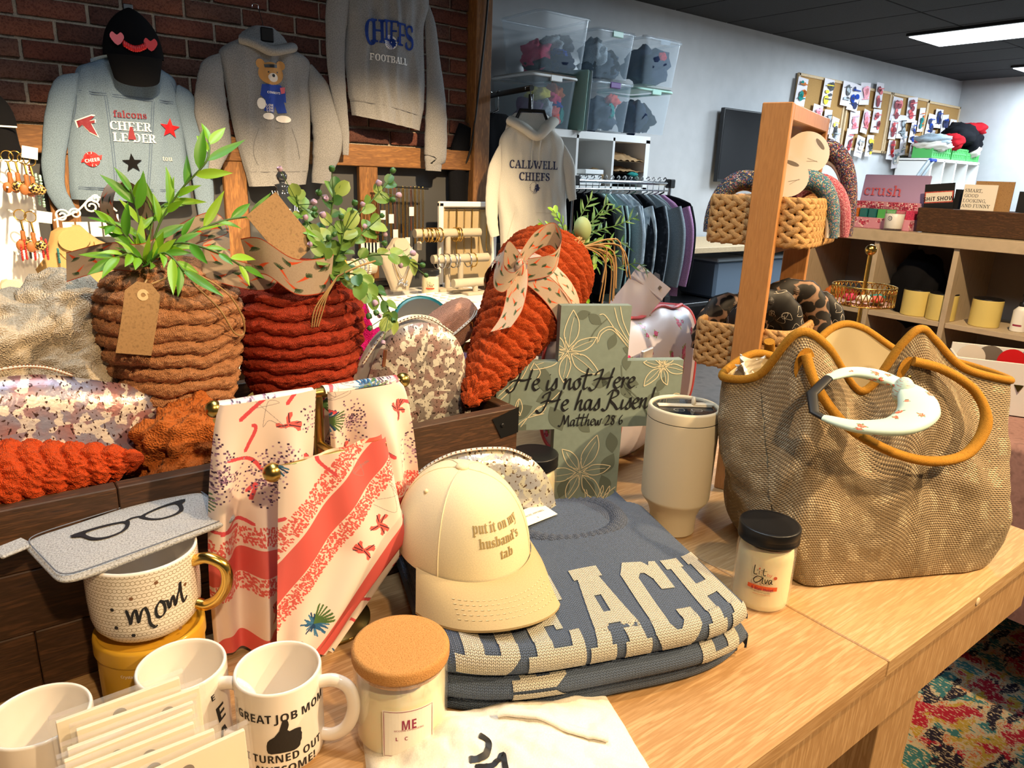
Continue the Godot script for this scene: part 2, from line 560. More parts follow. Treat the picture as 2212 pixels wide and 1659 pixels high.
func materials() -> void:
	sans = SystemFont.new(); sans.font_names = ["Droid Sans"]
	sansb = SystemFont.new(); sansb.font_names = ["Droid Sans"]; sansb.font_weight = 700
	serif = SystemFont.new(); serif.font_names = ["Droid Serif"]
	serifb = SystemFont.new(); serifb.font_names = ["Droid Serif"]; serifb.font_weight = 700
	# shared textures
	var grain := tex(0.012, [hx("8a6a45"), hx("b48f63"), hx("a27c50"), hx("c09c70"), hx("94734c")], FastNoiseLite.TYPE_SIMPLEX_SMOOTH, 5, 1024, 5)
	var grain2 := tex(0.012, [hx("a8855a"), hx("bd9a6c"), hx("ab875a"), hx("c4a278"), hx("a07c52")], FastNoiseLite.TYPE_SIMPLEX_SMOOTH, 5, 1024, 8)
	var walnut := tex(0.012, [hx("22150d"), hx("4a2f1c"), hx("38230f"), hx("5a3a22"), hx("2b1a0e")], FastNoiseLite.TYPE_SIMPLEX_SMOOTH, 5, 1024, 11)
	var pine := tex(0.010, [hx("5d3c1c"), hx("7d5429"), hx("6b4520"), hx("8d6132"), hx("553718")], FastNoiseLite.TYPE_SIMPLEX_SMOOTH, 4, 512, 15)
	var beech := tex(0.014, [hx("9c6a38"), hx("b37d47"), hx("a87340"), hx("bd8a54")], FastNoiseLite.TYPE_SIMPLEX_SMOOTH, 5, 512, 21)
	M.n_fine = tex(0.06, [], FastNoiseLite.TYPE_SIMPLEX_SMOOTH, 4, 512, 2)
	M.n_cell = tex(0.05, [], FastNoiseLite.TYPE_CELLULAR, 1, 512, 4)
	M.n_lump = tex(0.02, [], FastNoiseLite.TYPE_SIMPLEX_SMOOTH, 3, 512, 6)
	M.heather = tex(0.09, [hx("9a9a9a"), hx("ffffff"), hx("c8c8c8"), hx("eeeeee")], FastNoiseLite.TYPE_SIMPLEX_SMOOTH, 5, 512, 9)
	M.mottle = tex(0.02, [hx("c9c9c9"), hx("ffffff"), hx("e2e2e2")], FastNoiseLite.TYPE_SIMPLEX_SMOOTH, 5, 512, 10)
	woodm("oak_x", grain, 0, 9.0, 0.55, 0.5, 0.03)
	woodm("oak_x2", grain2, 0, 9.0, 0.55, 0.5, 0.03, 0.37)
	woodm("oak_v", grain, 1, 9.0, 0.7, 0.55, 0.02, 0.2)
	woodm("walnut_x", walnut, 0, 11.0, 1.2, 0.6, 0.06)
	woodm("walnut_x2", walnut, 0, 8.0, 0.9, 0.6, 0.06, 0.43)
	woodm("walnut_z", walnut, 2, 11.0, 1.2, 0.6, 0.06)
	woodm("pine_x", pine, 0, 9.0, 1.4, 0.65, 0.04)
	woodm("pine_y", pine, 1, 9.0, 1.4, 0.65, 0.04, 0.3)
	woodm("beech_y", beech, 1, 16.0, 1.6, 0.5, 0.02)
	woodm("beech_x", beech, 0, 16.0, 1.6, 0.5, 0.02)
	# setting
	var fm := mk("floor", hx("6b6058"), 0.6); fm.albedo_texture = M.mottle; tri(fm, Vector3.ONE * 0.7)
	mk("ceil_void", hx("0c0c0e"), 0.9)
	var ct := mk("ceil_tile", hx("17171b"), 0.95); ct.albedo_texture = M.mottle; tri(ct, Vector3.ONE * 3.0); bump(ct, M.n_fine, 0.1)
	var ct2 := mk("ceil_tile2", hx("141417"), 0.95); ct2.albedo_texture = M.mottle; tri(ct2, Vector3.ONE * 3.0); bump(ct2, M.n_fine, 0.1)
	var ww := mk("white_wall", hx("b9b9ba"), 0.8); ww.albedo_texture = M.mottle; tri(ww, Vector3.ONE * 0.9)
	ww.albedo_texture = tex(0.02, [hx("f2f2f2"), hx("ffffff")], FastNoiseLite.TYPE_SIMPLEX_SMOOTH, 4, 256, 3)
	mk("grey_wall", hx("8c8a88"), 0.85)
	mk("slate_wall", hx("3f4042"), 0.7)
	var mo := mk("mortar", hx("b3a593"), 0.95); mo.albedo_texture = M.mottle; tri(mo, Vector3.ONE * 6.0); bump(mo, M.n_fine, 0.25)
	var bc := ["6a3c31", "5a3830", "74463a", "66483f", "7a4a3a"]
	var bt := tex(0.022, [hx("8f7f78"), hx("d9d0cb"), hx("ffffff"), hx("c4b8b2"), hx("e8ddd4")], FastNoiseLite.TYPE_SIMPLEX_SMOOTH, 5, 512, 31)
	for k in 5:
		var m := mk("brick%d" % k, hx(bc[k]), 0.92)
		m.albedo_texture = bt; tri(m, Vector3.ONE * 5.0, true); m.uv1_offset = Vector3(0.2, 0.3, 0.1) * k
		bump(m, M.n_fine, 0.2)
	# metals, plastics, paper
	mk("black_metal", hx("161616"), 0.45, 0.3)
	mk("black_rubber", hx("101010"), 0.6)
	mk("black_plastic", hx("141416"), 0.35)
	mk("screw", hx("d8c3a0"), 0.5)
	mk("brass", hx("b59a55"), 0.28, 1.0)
	mk("gold", hx("e0b860"), 0.22, 1.0)
	mk("rose_gold", hx("c98a68"), 0.28, 1.0)
	mk("silver", hx("c9cbd0"), 0.25, 1.0)
	mk("chrome", hx("d6dade"), 0.15, 1.0)
	mk("white_plastic", hx("e8e8e6"), 0.4)
	mk("white_paint", hx("e4e2de"), 0.45)
	mk("ceramic", hx("eee6dc"), 0.12)
	mk("ink", hx("15161a"), 0.5)
	mk("white_ink", hx("eeeae4"), 0.6)
	mk("paper", hx("ece6da"), 0.85)
	mk("kraft", hx("a9855a"), 0.9)
	M.kraft.albedo_texture = M.mottle; tri(M.kraft, Vector3.ONE * 14.0)
	glassy("clear", Color(0.95, 0.97, 1.0, 0.06), 0.06)
	glassy("film", Color(0.95, 0.95, 0.95, 0.10), 0.08)
	var lw := mk("lamp_warm", WARM, 0.5); lw.emission_enabled = true; lw.emission = WARM; lw.emission_energy_multiplier = 6.0
	var lc := mk("lamp_cool", Color.WHITE, 0.5); lc.emission_enabled = true; lc.emission = Color(0.93, 0.97, 1.0); lc.emission_energy_multiplier = 3.5
	# rug
	var rm := mk("rug", Color.WHITE, 0.97)
	rm.albedo_texture = rug_tex()
	rm.uv1_triplanar = true; rm.uv1_scale = Vector3(0.5, 0.5, 0.5); rm.uv1_offset = Vector3(0.5, 0, 0.5); rm.uv1_triplanar_sharpness = 8.0
	goods_materials()

func rug_tex() -> ImageTexture:
	var w := 1024
	var d := PackedByteArray(); d.resize(w * w * 3)
	var n := FastNoiseLite.new(); n.seed = 5; n.frequency = 0.014; n.fractal_octaves = 3
	var n2 := FastNoiseLite.new(); n2.seed = 9; n2.frequency = 0.22; n2.fractal_octaves = 2
	var n3 := FastNoiseLite.new(); n3.seed = 12; n3.frequency = 0.02; n3.fractal_octaves = 3
	var pal := [hx("d9c7a4"), hx("b8203a"), hx("241f35"), hx("3f7f86"), hx("c7a746"), hx("d9683a"), hx("b9c2b4")]
	for y in w:
		for x in w:
			var f := n2.get_noise_2d(x, y * 0.45) * 0.9
			var a := n.get_noise_2d(x, y) + f * 0.22
			var b := n3.get_noise_2d(x * 0.5, y * 1.6) + f * 0.25
			var c: Color = pal[0]
			if a > 0.22: c = pal[1]
			elif b > 0.26: c = pal[2]
			elif a < -0.24: c = pal[3]
			elif b < -0.3: c = pal[4]
			elif absf(a - 0.02) < 0.03: c = pal[5]
			elif absf(b) < 0.05: c = pal[6]
			if f > 0.26: c = pal[0]
			var o := (y * w + x) * 3
			d[o] = int(c.r * 255); d[o + 1] = int(c.g * 255); d[o + 2] = int(c.b * 255)
	return ImageTexture.create_from_image(Image.create_from_data(w, w, false, Image.FORMAT_RGB8, d))

func hex_tex() -> ImageTexture:
	var w := 64
	var h := 111
	var im := Image.create(w, h, false, Image.FORMAT_RGB8)
	var cs := [Vector2(0, 0), Vector2(1, 0), Vector2(0.5, 0.866), Vector2(0, 1.732), Vector2(1, 1.732)]
	for y in h:
		for x in w:
			var q := Vector2(float(x) / w, float(y) / h * 1.732)
			var d1 := 9.0
			var d2 := 9.0
			for c in cs:
				var d := q.distance_to(c)
				if d < d1:
					d2 = d1; d1 = d
				elif d < d2: d2 = d
			im.set_pixel(x, y, hx("e9e0d2") if d2 - d1 > 0.14 else hx("9b8d70"))
	return ImageTexture.create_from_image(im)

func goods_materials() -> void:
	var m := mk("mustard_glaze", hx("c99a2e"), 0.18)
	m = mk("hex_glaze", Color.WHITE, 0.15); m.albedo_texture = hex_tex(); m.uv1_scale = Vector3(78, 1.0 / (1.732 * 0.0043), 1)
	mk("brown_ink", hx("7a5638"), 0.35)
	mk("coral_ink", hx("c4553c"), 0.6)
	mk("orange_ink", hx("dc5a2a"), 0.6)
	mk("maroon_ink", hx("8e1f45"), 0.6)
	m = mk("felt", hx("b9b9ba"), 0.97); m.albedo_texture = tex(0.05, [hx("7d7d7d"), hx("d8d8d8"), hx("ffffff"), hx("e6e6e6")], FastNoiseLite.TYPE_SIMPLEX_SMOOTH, 5, 512, 41); tri(m, Vector3(14, 14, 22)); bump(m, M.n_fine, 0.06)
	mk("felt_dark", hx("6f7480"), 0.95)
	mk("cream_card", hx("e9ddc4"), 0.75)
	mk("hole_grey", hx("6d6258"), 0.6)
	m = mk("cream_wax", hx("e6dbb2"), 0.35); m.subsurf_scatter_enabled = true; m.subsurf_scatter_strength = 0.25
	mk("black_satin", hx("17181b"), 0.38, 0.2)
	m = mk("cork", Color.WHITE, 0.9); m.albedo_texture = tex(0.07, [hx("7c4f22"), hx("a8743a"), hx("c08d50"), hx("b07c42"), hx("d6ab74")], FastNoiseLite.TYPE_SIMPLEX_SMOOTH, 5, 512, 43); tri(m, Vector3.ONE * 14.0); bump(m, M.n_fine, 0.05)
	mk("cream_coat", hx("ddd0b4"), 0.6)
	mk("cream_plastic", hx("e3d7bf"), 0.35)
	mk("smoke_lid", hx("23272e"), 0.08)
	more_materials()
func yarn(key: String, col: Color) -> void:
	var m := cloth(key, col, M.mottle, 9.0, 0.2, M.n_cell)
	m.uv1_scale = Vector3.ONE * 34.0
	m.rim_enabled = true; m.rim = 0.5; m.rim_tint = 0.7

func sherpa(key: String, col: Color, sc := 12.0) -> void:
	var m := cloth(key, col, M.mottle, sc * 1.9, 0.22, M.n_cell)
	m.rim_enabled = true; m.rim = 0.4; m.rim_tint = 0.7

func splat_tex(base: Color, base2: Color, blot: Color, fleck: Color, sd: int) -> ImageTexture:
	var w := 512
	var d := PackedByteArray(); d.resize(w * w * 3)
	var n := FastNoiseLite.new(); n.seed = sd; n.frequency = 0.017; n.fractal_octaves = 2; n.domain_warp_enabled = true; n.domain_warp_amplitude = 22.0; n.domain_warp_frequency = 0.02
	var n2 := FastNoiseLite.new(); n2.seed = sd + 5; n2.frequency = 0.05; n2.fractal_octaves = 3
	var n3 := FastNoiseLite.new(); n3.seed = sd + 9; n3.frequency = 0.006
	for y in w:
		for x in w:
			var c := base.lerp(base2, clampf(n3.get_noise_2d(x, y) * 1.5 + 0.5, 0.0, 1.0))
			if n.get_noise_2d(x, y) > 0.1: c = blot.lerp(base, clampf(n2.get_noise_2d(x * 0.3, y * 0.3) * 0.5, 0.0, 0.3))
			if n2.get_noise_2d(x * 1.2 + 70.0, y * 0.9) > 0.42: c = fleck
			var o := (y * w + x) * 3
			d[o] = int(c.r * 255); d[o + 1] = int(c.g * 255); d[o + 2] = int(c.b * 255)
	return ImageTexture.create_from_image(Image.create_from_data(w, w, false, Image.FORMAT_RGB8, d))

func brush(im: Image, pts: Array, wd: float, col: Color) -> void:   # pts in pixels
	var s := spline(pts, 8) if pts.size() > 2 else pts
	for k in s.size() - 1:
		var n := int(s[k].distance_to(s[k + 1]) / maxf(1.0, wd * 0.3)) + 1
		for i in n:
			var q: Vector2 = s[k].lerp(s[k + 1], float(i) / n)
			var r := maxf(1.0, wd)
			im.fill_rect(Rect2i(int(q.x - r * 0.5), int(q.y - r * 0.5), int(ceil(r)), int(ceil(r))), col)

func ribbon_tex() -> ImageTexture:
	var im := Image.create(256, 256, false, Image.FORMAT_RGB8)
	im.fill(hx("b9a592"))
	var r := RandomNumberGenerator.new(); r.seed = 4
	for y in range(0, 256, 2):
		for x in range(0, 256, 2):
			if r.randf() < 0.35: im.fill_rect(Rect2i(x, y, 2, 1), hx("a8937f"))
	for q in [[60, 60, 0.6], [190, 40, -0.5], [120, 140, 2.6], [40, 190, -0.9], [210, 180, 0.9], [130, 235, -2.4]]:
		var c := Vector2(q[0], q[1])
		var d := Vector2.from_angle(q[2])
		for k in 24:
			var f := k / 24.0
			var rr := 13.0 * (1.0 - f) + 1.0
			im.fill_rect(Rect2i(int(c.x + d.x * f * 62 - rr * 0.5), int(c.y + d.y * f * 62 - rr * 0.5), int(rr), int(rr)), hx("e0562a"))
		for k in 9:
			var a: float = q[2] + PI + (k - 4) * 0.22
			brush(im, [c, c + Vector2.from_angle(a) * 17.0, c + Vector2.from_angle(a + 0.15) * 30.0], 3.0, hx("2f4a2c"))
	for y in 256:
		im.fill_rect(Rect2i(0, y, 7, 1), hx("b4431f")); im.fill_rect(Rect2i(249, y, 7, 1), hx("b4431f"))
	return ImageTexture.create_from_image(im)

func more_materials() -> void:
	yarn("peach_yarn", hx("c68a60")); yarn("red_yarn", hx("b23f27")); yarn("orange_yarn", hx("b4461a")); yarn("bright_orange_yarn", hx("cf4a1c"))
	sherpa("sherpa_cream", hx("d6c6ae")); sherpa("sherpa_pink", hx("c31468")); sherpa("sherpa_peach", hx("dfa78c"), 16.0); sherpa("sherpa_blush", hx("d99aa8"), 16.0); sherpa("sherpa_lilac", hx("a07a92"), 16.0)
	sherpa("curly_rust", hx("b4622c"), 8.0)
	var g := ["6fa31c", "4d8a1f", "8cb82e", "6b8f3c", "3f6a33", "93aa55", "3c6434", "567f42"]
	var nm := ["a", "b", "c", "d", "e", "f", "g", "h"]
	for k in 8:
		var m := mk("leaf_" + nm[k], hx(g[k]), 0.42)
		m.backlight_enabled = true; m.backlight = hx(g[k]).darkened(0.4)
	mk("stem_green", hx("4a6b2c"), 0.6); mk("lilac_bud", hx("b79ab0"), 0.6); mk("egg_green", hx("9db07a"), 0.6)
	mk("raffia", hx("b08a58"), 0.85); mk("twine", hx("ad8a58"), 0.9); mk("tag_ring", hx("d8bb8c"), 0.85)
	var m := mk("carrot_ribbon", Color.WHITE, 0.8); m.albedo_texture = ribbon_tex()
	mk("cream_leather", hx("d8d2c4"), 0.5); mk("silver_leather", hx("c9c6c2"), 0.35, 0.5)
	m = mk("splatter_rose", Color.WHITE, 0.32, 0.4); m.albedo_texture = splat_tex(hx("8d8a9c"), hx("a3706e"), hx("e0d2c4"), hx("3a1c16"), 3); bump(m, M.n_fine, 0.02)
	m = mk("splatter_grey", Color.WHITE, 0.4, 0.25); m.albedo_texture = splat_tex(hx("8f847c"), hx("9a7a72"), hx("ded6c4"), hx("30211a"), 8); m.uv1_scale = Vector3(1.2, 1.2, 1); bump(m, M.n_fine, 0.02)
	m = mk("splatter_silver", Color.WHITE, 0.3, 0.45); m.albedo_texture = splat_tex(hx("b0b0b4"), hx("bdbab4"), hx("d6d2bc"), hx("5a4126"), 14); bump(m, M.n_fine, 0.03)
	m = mk("olive_mesh", hx("857a4c"), 0.85); m.transparency = BaseMaterial3D.TRANSPARENCY_ALPHA; m.albedo_color.a = 0.8
	mk("yellow_ink", hx("e2c518"), 0.6)
	mk("teal_enamel", hx("1f6c70"), 0.25)
	fabric_materials()
func knit_maps() -> Array:   # one stitch per 32 x 24 pixels: a V of two lobes
	var w := 64
	var h := 48
	var im := Image.create(w, h, false, Image.FORMAT_RGB8)
	var al := Image.create(w, h, false, Image.FORMAT_RGB8)
	for y in h:
		for x in w:
			var u := fmod(x / 32.0, 1.0)
			var v := fmod(y / 24.0, 1.0)
			var m := absf(u - 0.5) * 2.0
			var ph := fmod(v + m * 0.55 + 1.0, 1.0)
			var k := pow(sin(PI * ph), 0.7) * (0.35 + 0.65 * sin(PI * clampf(m, 0.06, 0.94)))
			im.set_pixel(x, y, Color(k, k, k))
			var c := 0.62 + 0.38 * k  # shade of the gaps between stitches put into the colour
			al.set_pixel(x, y, Color(c, c, c))
	return [ImageTexture.create_from_image(im), ImageTexture.create_from_image(al)]

func tote_maps() -> Array:
	var w := 512
	var im := Image.create(w, w, false, Image.FORMAT_RGB8)
	var bp := Image.create(w, w, false, Image.FORMAT_RGB8)
	var r := RandomNumberGenerator.new(); r.seed = 8
	im.fill(hx("8d7a5e")); bp.fill(Color(0.15, 0.15, 0.15))
	var cw := 16
	var chh := 8
	for j in w / chh:
		for i in w / cw:
			var x := i * cw + (cw / 2 if j % 2 else 0)
			var u := (x % w) / 512.0
			var v := (j * chh) / 512.0
			var a := absf(fmod(u * 2.0 + v * 1.0, 0.5) - 0.25) + absf(fmod(u * 2.0 - v * 1.0 + 4.0, 0.5) - 0.25)
			var cream := a < 0.15 or r.randf() < 0.04
			var c: Color = (hx("d8c6a4") if cream else hx("ab9676")).darkened(r.randf() * 0.14)
			for yy in chh - 1:
				var k := sin(PI * (yy + 0.5) / (chh - 1))
				for xx in cw - 1:
					var kk := k * sin(PI * (xx + 0.5) / (cw - 1))
					if kk < 0.25: continue
					var px := (x + xx) % w
					im.set_pixel(px, j * chh + yy, c)
					bp.set_pixel(px, j * chh + yy, Color(kk, kk, kk))
	return [ImageTexture.create_from_image(im), ImageTexture.create_from_image(bp)]

func scarf_tex() -> ImageTexture:
	var w := 1024
	var im := Image.create(w, w, false, Image.FORMAT_RGB8)
	im.fill(hx("ead7cc"))
	var r := RandomNumberGenerator.new(); r.seed = 21
	var coral := hx("d9605c")
	im.fill_rect(Rect2i(0, 0, 46, w), coral)
	im.fill_rect(Rect2i(196, 0, 66, w), coral)
	for k in 5200:
		var x := r.randi_range(150, 190) if k % 2 else r.randi_range(268, 312)
		im.fill_rect(Rect2i(x, r.randi_range(0, w - 4), 5, 3), coral)
	for k in 60:   # coral stalks with dark edges
		var a := Vector2(r.randf_range(330, 1010), r.randf_range(20, 1000))
		var d := Vector2.from_angle(r.randf() * TAU) * r.randf_range(50, 130)
		var q := a + d + Vector2(r.randf_range(-30, 30), r.randf_range(-30, 30))
		brush(im, [a + Vector2(3, 3), a + d * 0.5 + Vector2(14, 5), q + Vector2(2, 2)], 2.0, hx("3a2030"))
		brush(im, [a, a + d * 0.5 + Vector2(12, 2), q], 7.0, hx("d8505a"))
	for k in 34:   # lilac sprays
		var c := Vector2(r.randf_range(340, 1000), r.randf_range(30, 990))
		for j in 160:
			var p := c + Vector2.from_angle(r.randf() * TAU) * r.randf_range(2, 62) * Vector2(1.0, 0.75).x
			im.fill_rect(Rect2i(int(p.x), int(p.y), 4, 4), [hx("9a7a96"), hx("6a4a68"), hx("3a2440"), hx("b898ae")][j % 4])
	for k in 30:   # blue thistles
		var c := Vector2(r.randf_range(60, 1000), r.randf_range(30, 990))
		if c.x > 120 and c.x < 330: c.x = 90
		for j in 26:
			var a := r.randf() * TAU
			brush(im, [c, c + Vector2.from_angle(a) * r.randf_range(12, 34)], 3.0, [hx("2c5f8c"), hx("1d3f66"), hx("3f76a0")][j % 3])
		for j in 7: brush(im, [c, c + Vector2.from_angle(1.2 + j * 0.2) * 46.0], 3.0, hx("4a6b3a"))
	for k in 26:   # leaves and pods
		var c := Vector2(r.randf_range(60, 1000), r.randf_range(30, 990))
		if c.x > 130 and c.x < 330: c.x = 100
		for j in 6:
			var a := r.randf() * TAU
			brush(im, [c, c + Vector2.from_angle(a) * 14.0, c + Vector2.from_angle(a + 0.3) * 26.0], 8.0, coral)
			brush(im, [c, c + Vector2.from_angle(a + 0.1) * 28.0], 2.0, hx("3a2030"))
	for k in 60:   # fine grey line drawing
		var c := Vector2(r.randf_range(60, 1010), r.randf_range(20, 1000))
		var pts := []
		for j in 7: pts.append(c + Vector2(r.randf_range(-40, 40), r.randf_range(-40, 40)))
		brush(im, pts, 1.0, hx("8a7f80"))
	return ImageTexture.create_from_image(im)

func rose_tex(base: Color, rose: Color, dark: Color, leafc: Color, sd: int, count: int, size := 512) -> ImageTexture:
	var im := Image.create(size, size, false, Image.FORMAT_RGB8)
	im.fill(base)
	var r := RandomNumberGenerator.new(); r.seed = sd
	for k in count:
		var c := Vector2(r.randf_range(20, size - 20), r.randf_range(20, size - 20))
		var s := r.randf_range(0.4, 1.0)
		for j in 5: brush(im, [c, c + Vector2.from_angle(r.randf() * TAU) * 34.0 * s], 9.0 * s, leafc)
		for j in 34:
			var p := c + Vector2.from_angle(r.randf() * TAU) * r.randf_range(0, 22) * s
			var q := int(10 * s) + 1
			im.fill_rect(Rect2i(int(p.x) - q / 2, int(p.y) - q / 2, q, q), rose if j % 3 else dark)
		for j in 10:
			var p := c + Vector2.from_angle(r.randf() * TAU) * r.randf_range(0, 14) * s
			im.fill_rect(Rect2i(int(p.x), int(p.y), int(5 * s) + 1, int(3 * s) + 1), rose.lightened(0.45))
	return ImageTexture.create_from_image(im)

func speck_tex(base: Color, cols: Array, n: int, sd: int, ln := 8, size := 256) -> ImageTexture:
	var im := Image.create(size, size, false, Image.FORMAT_RGB8)
	im.fill(base)
	var r := RandomNumberGenerator.new(); r.seed = sd
	for k in n:
		var p := Vector2(r.randf_range(0, size), r.randf_range(0, size))
		brush(im, [p, p + Vector2.from_angle(r.randf() * TAU) * ln], 3.0, cols[k % cols.size()])
	return ImageTexture.create_from_image(im)

func line_tex(base: Color, ink: Color, n: int, sd: int, wd := 2.0) -> ImageTexture:
	var im := Image.create(512, 512, false, Image.FORMAT_RGB8)
	im.fill(base)
	var r := RandomNumberGenerator.new(); r.seed = sd
	for k in n:
		var c := Vector2(r.randf_range(0, 512), r.randf_range(0, 512))
		var pts := []
		for j in 6: pts.append(c + Vector2.from_angle(j * 1.3 + r.randf()) * r.randf_range(14, 42))
		brush(im, pts, wd, ink)
	return ImageTexture.create_from_image(im)

func fabric_materials() -> void:
	var m := mk("scarf_print", Color.WHITE, 0.42); m.albedo_texture = scarf_tex()
	M.scarf_print2 = M.scarf_print
	m = mk("sage_paint", hx("7d8c84"), 0.6); m.albedo_texture = M.mottle; tri(m, Vector3.ONE * 5.0)
	m.albedo_texture = tex(0.05, [hx("f0f0f0"), hx("ffffff")], FastNoiseLite.TYPE_SIMPLEX_SMOOTH, 3, 256, 60)
	mk("sage_dark", hx("5c665c"), 0.62); mk("cream_paint", hx("dccfae"), 0.6)
	var kn := knit_maps()
	for q in [["knit_blue", "5d6d87", 130.0], ["knit_slate", "59647a", 130.0], ["knit_cream", "e2dac6", 130.0]]:
		m = mk(q[0], hx(q[1]), 0.95); m.albedo_texture = kn[1]; m.uv1_scale = Vector3(q[2], q[2] * 1.3, 1); bump(m, kn[0], 0.16)
		m.rim_enabled = true; m.rim = 0.3
	mk("label_cream", hx("e6dfd0"), 0.7)
	m = cloth("cap_cream", hx("e3d5b0"), tex(0.2, [hx("e8e8e8"), hx("ffffff")], FastNoiseLite.TYPE_SIMPLEX, 2, 256, 61), 10.0)
	cloth("cap_tan", hx("bda77c"), M.cap_cream.albedo_texture, 10.0)
	mk("thread_tan", hx("94804f"), 0.6)
	cloth("tee_white", hx("ece5d8"), M.cap_cream.albedo_texture, 8.0)
	m = mk("rose_print", Color.WHITE, 0.35); m.albedo_texture = rose_tex(hx("c9c4cf"), hx("d5427a"), hx("a01f55"), hx("8fa05a"), 31, 26)
	mk("coral_piping", hx("d3555a"), 0.5)
	m = mk("milky_film", hx("ddd3d6"), 0.25); m.transparency = BaseMaterial3D.TRANSPARENCY_ALPHA; m.albedo_color.a = 0.72
	var tm := tote_maps()
	m = mk("tote_weave", Color.WHITE, 0.95); m.albedo_texture = tm[0]; bump(m, tm[1], 0.3)
	cloth("lining_cream", hx("d8c8a4"))
	m = cloth("suede", hx("a8772a"), M.mottle, 20.0, 0.05, M.n_fine)
	m = mk("mint_floral", Color.WHITE, 0.6); m.albedo_texture = rose_tex(hx("b9cfc2"), hx("cf6a4c"), hx("b8432e"), hx("5c7a58"), 51, 20); m.uv1_scale = Vector3(1.0, 8.0, 1)
	m = mk("seagrass", Color.WHITE, 0.75); m.albedo_texture = tex(0.03, [hx("7a5630"), hx("a87c48"), hx("bb925a"), hx("93693a")], FastNoiseLite.TYPE_SIMPLEX_SMOOTH, 4, 512, 71); tri(m, Vector3(10, 30, 10)); bump(m, M.n_fine, 0.08)
	var pal := [hx("e0557a"), hx("f0d84a"), hx("3f8fb5"), hx("f2ece0"), hx("2f5fa0"), hx("e58a3a")]
	for q in [["sprinkle_multi", "2c3a52"], ["sprinkle_teal", "2f6f86"], ["sprinkle_dark", "3a1a3c"]]:
		m = mk(q[0], Color.WHITE, 0.5); m.albedo_texture = speck_tex(hx(q[1]), pal, 700, q[0].length() * 3); m.uv1_scale = Vector3(2, 18, 1); bump(m, M.n_fine, 0.2)
	m = mk("sprinkle_pink", Color.WHITE, 0.35); m.albedo_texture = speck_tex(hx("b5485f"), [hx("e79aa8"), hx("8f2f45"), hx("f3cfd2")], 1500, 5, 4); m.uv1_scale = Vector3(2, 18, 1); bump(m, M.n_fine, 0.2)
	mk("card_taupe", hx("d6cabc"), 0.7)
	m = mk("black_floral", Color.WHITE, 0.6); m.albedo_texture = line_tex(hx("121114"), hx("d0c8bc"), 34, 3); m.uv1_scale = Vector3(1, 6, 1)
	m = mk("leopard", Color.WHITE, 0.6); m.albedo_texture = tex(0.03, [hx("14100e"), hx("14100e"), hx("8a6c58"), hx("a88870")], FastNoiseLite.TYPE_CELLULAR, 1, 256, 72, [0.0, 0.5, 0.56, 1.0]); m.uv1_scale = Vector3(1, 9, 1)
	cloth("black_plain", hx("121214"))
	back_materials()
func back_materials() -> void:
	cloth("denim", hx("7b91a6"), M.heather, 5.0, 0.03, M.n_fine)
	mk("denim_dark", hx("4c5f78"), 0.9)
	cloth("grey_fleece", hx("8f8f90"), M.heather, 4.0, 0.03, M.n_fine)
	mk("grey_seam", hx("68686a"), 0.9)
	cloth("black_cotton", hx("0e0e11"))
	mk("patch_maroon", hx("7a1628"), 0.7); mk("patch_red", hx("c4161c"), 0.4); mk("patch_pink", hx("d8606c"), 0.4)
	mk("bear_tan", hx("b5854a"), 0.8); mk("bear_blue", hx("1e3f9a"), 0.8)
	var m := cloth("chief_blue", hx("27418f"), M.heather, 20.0)
	room_goods_materials()
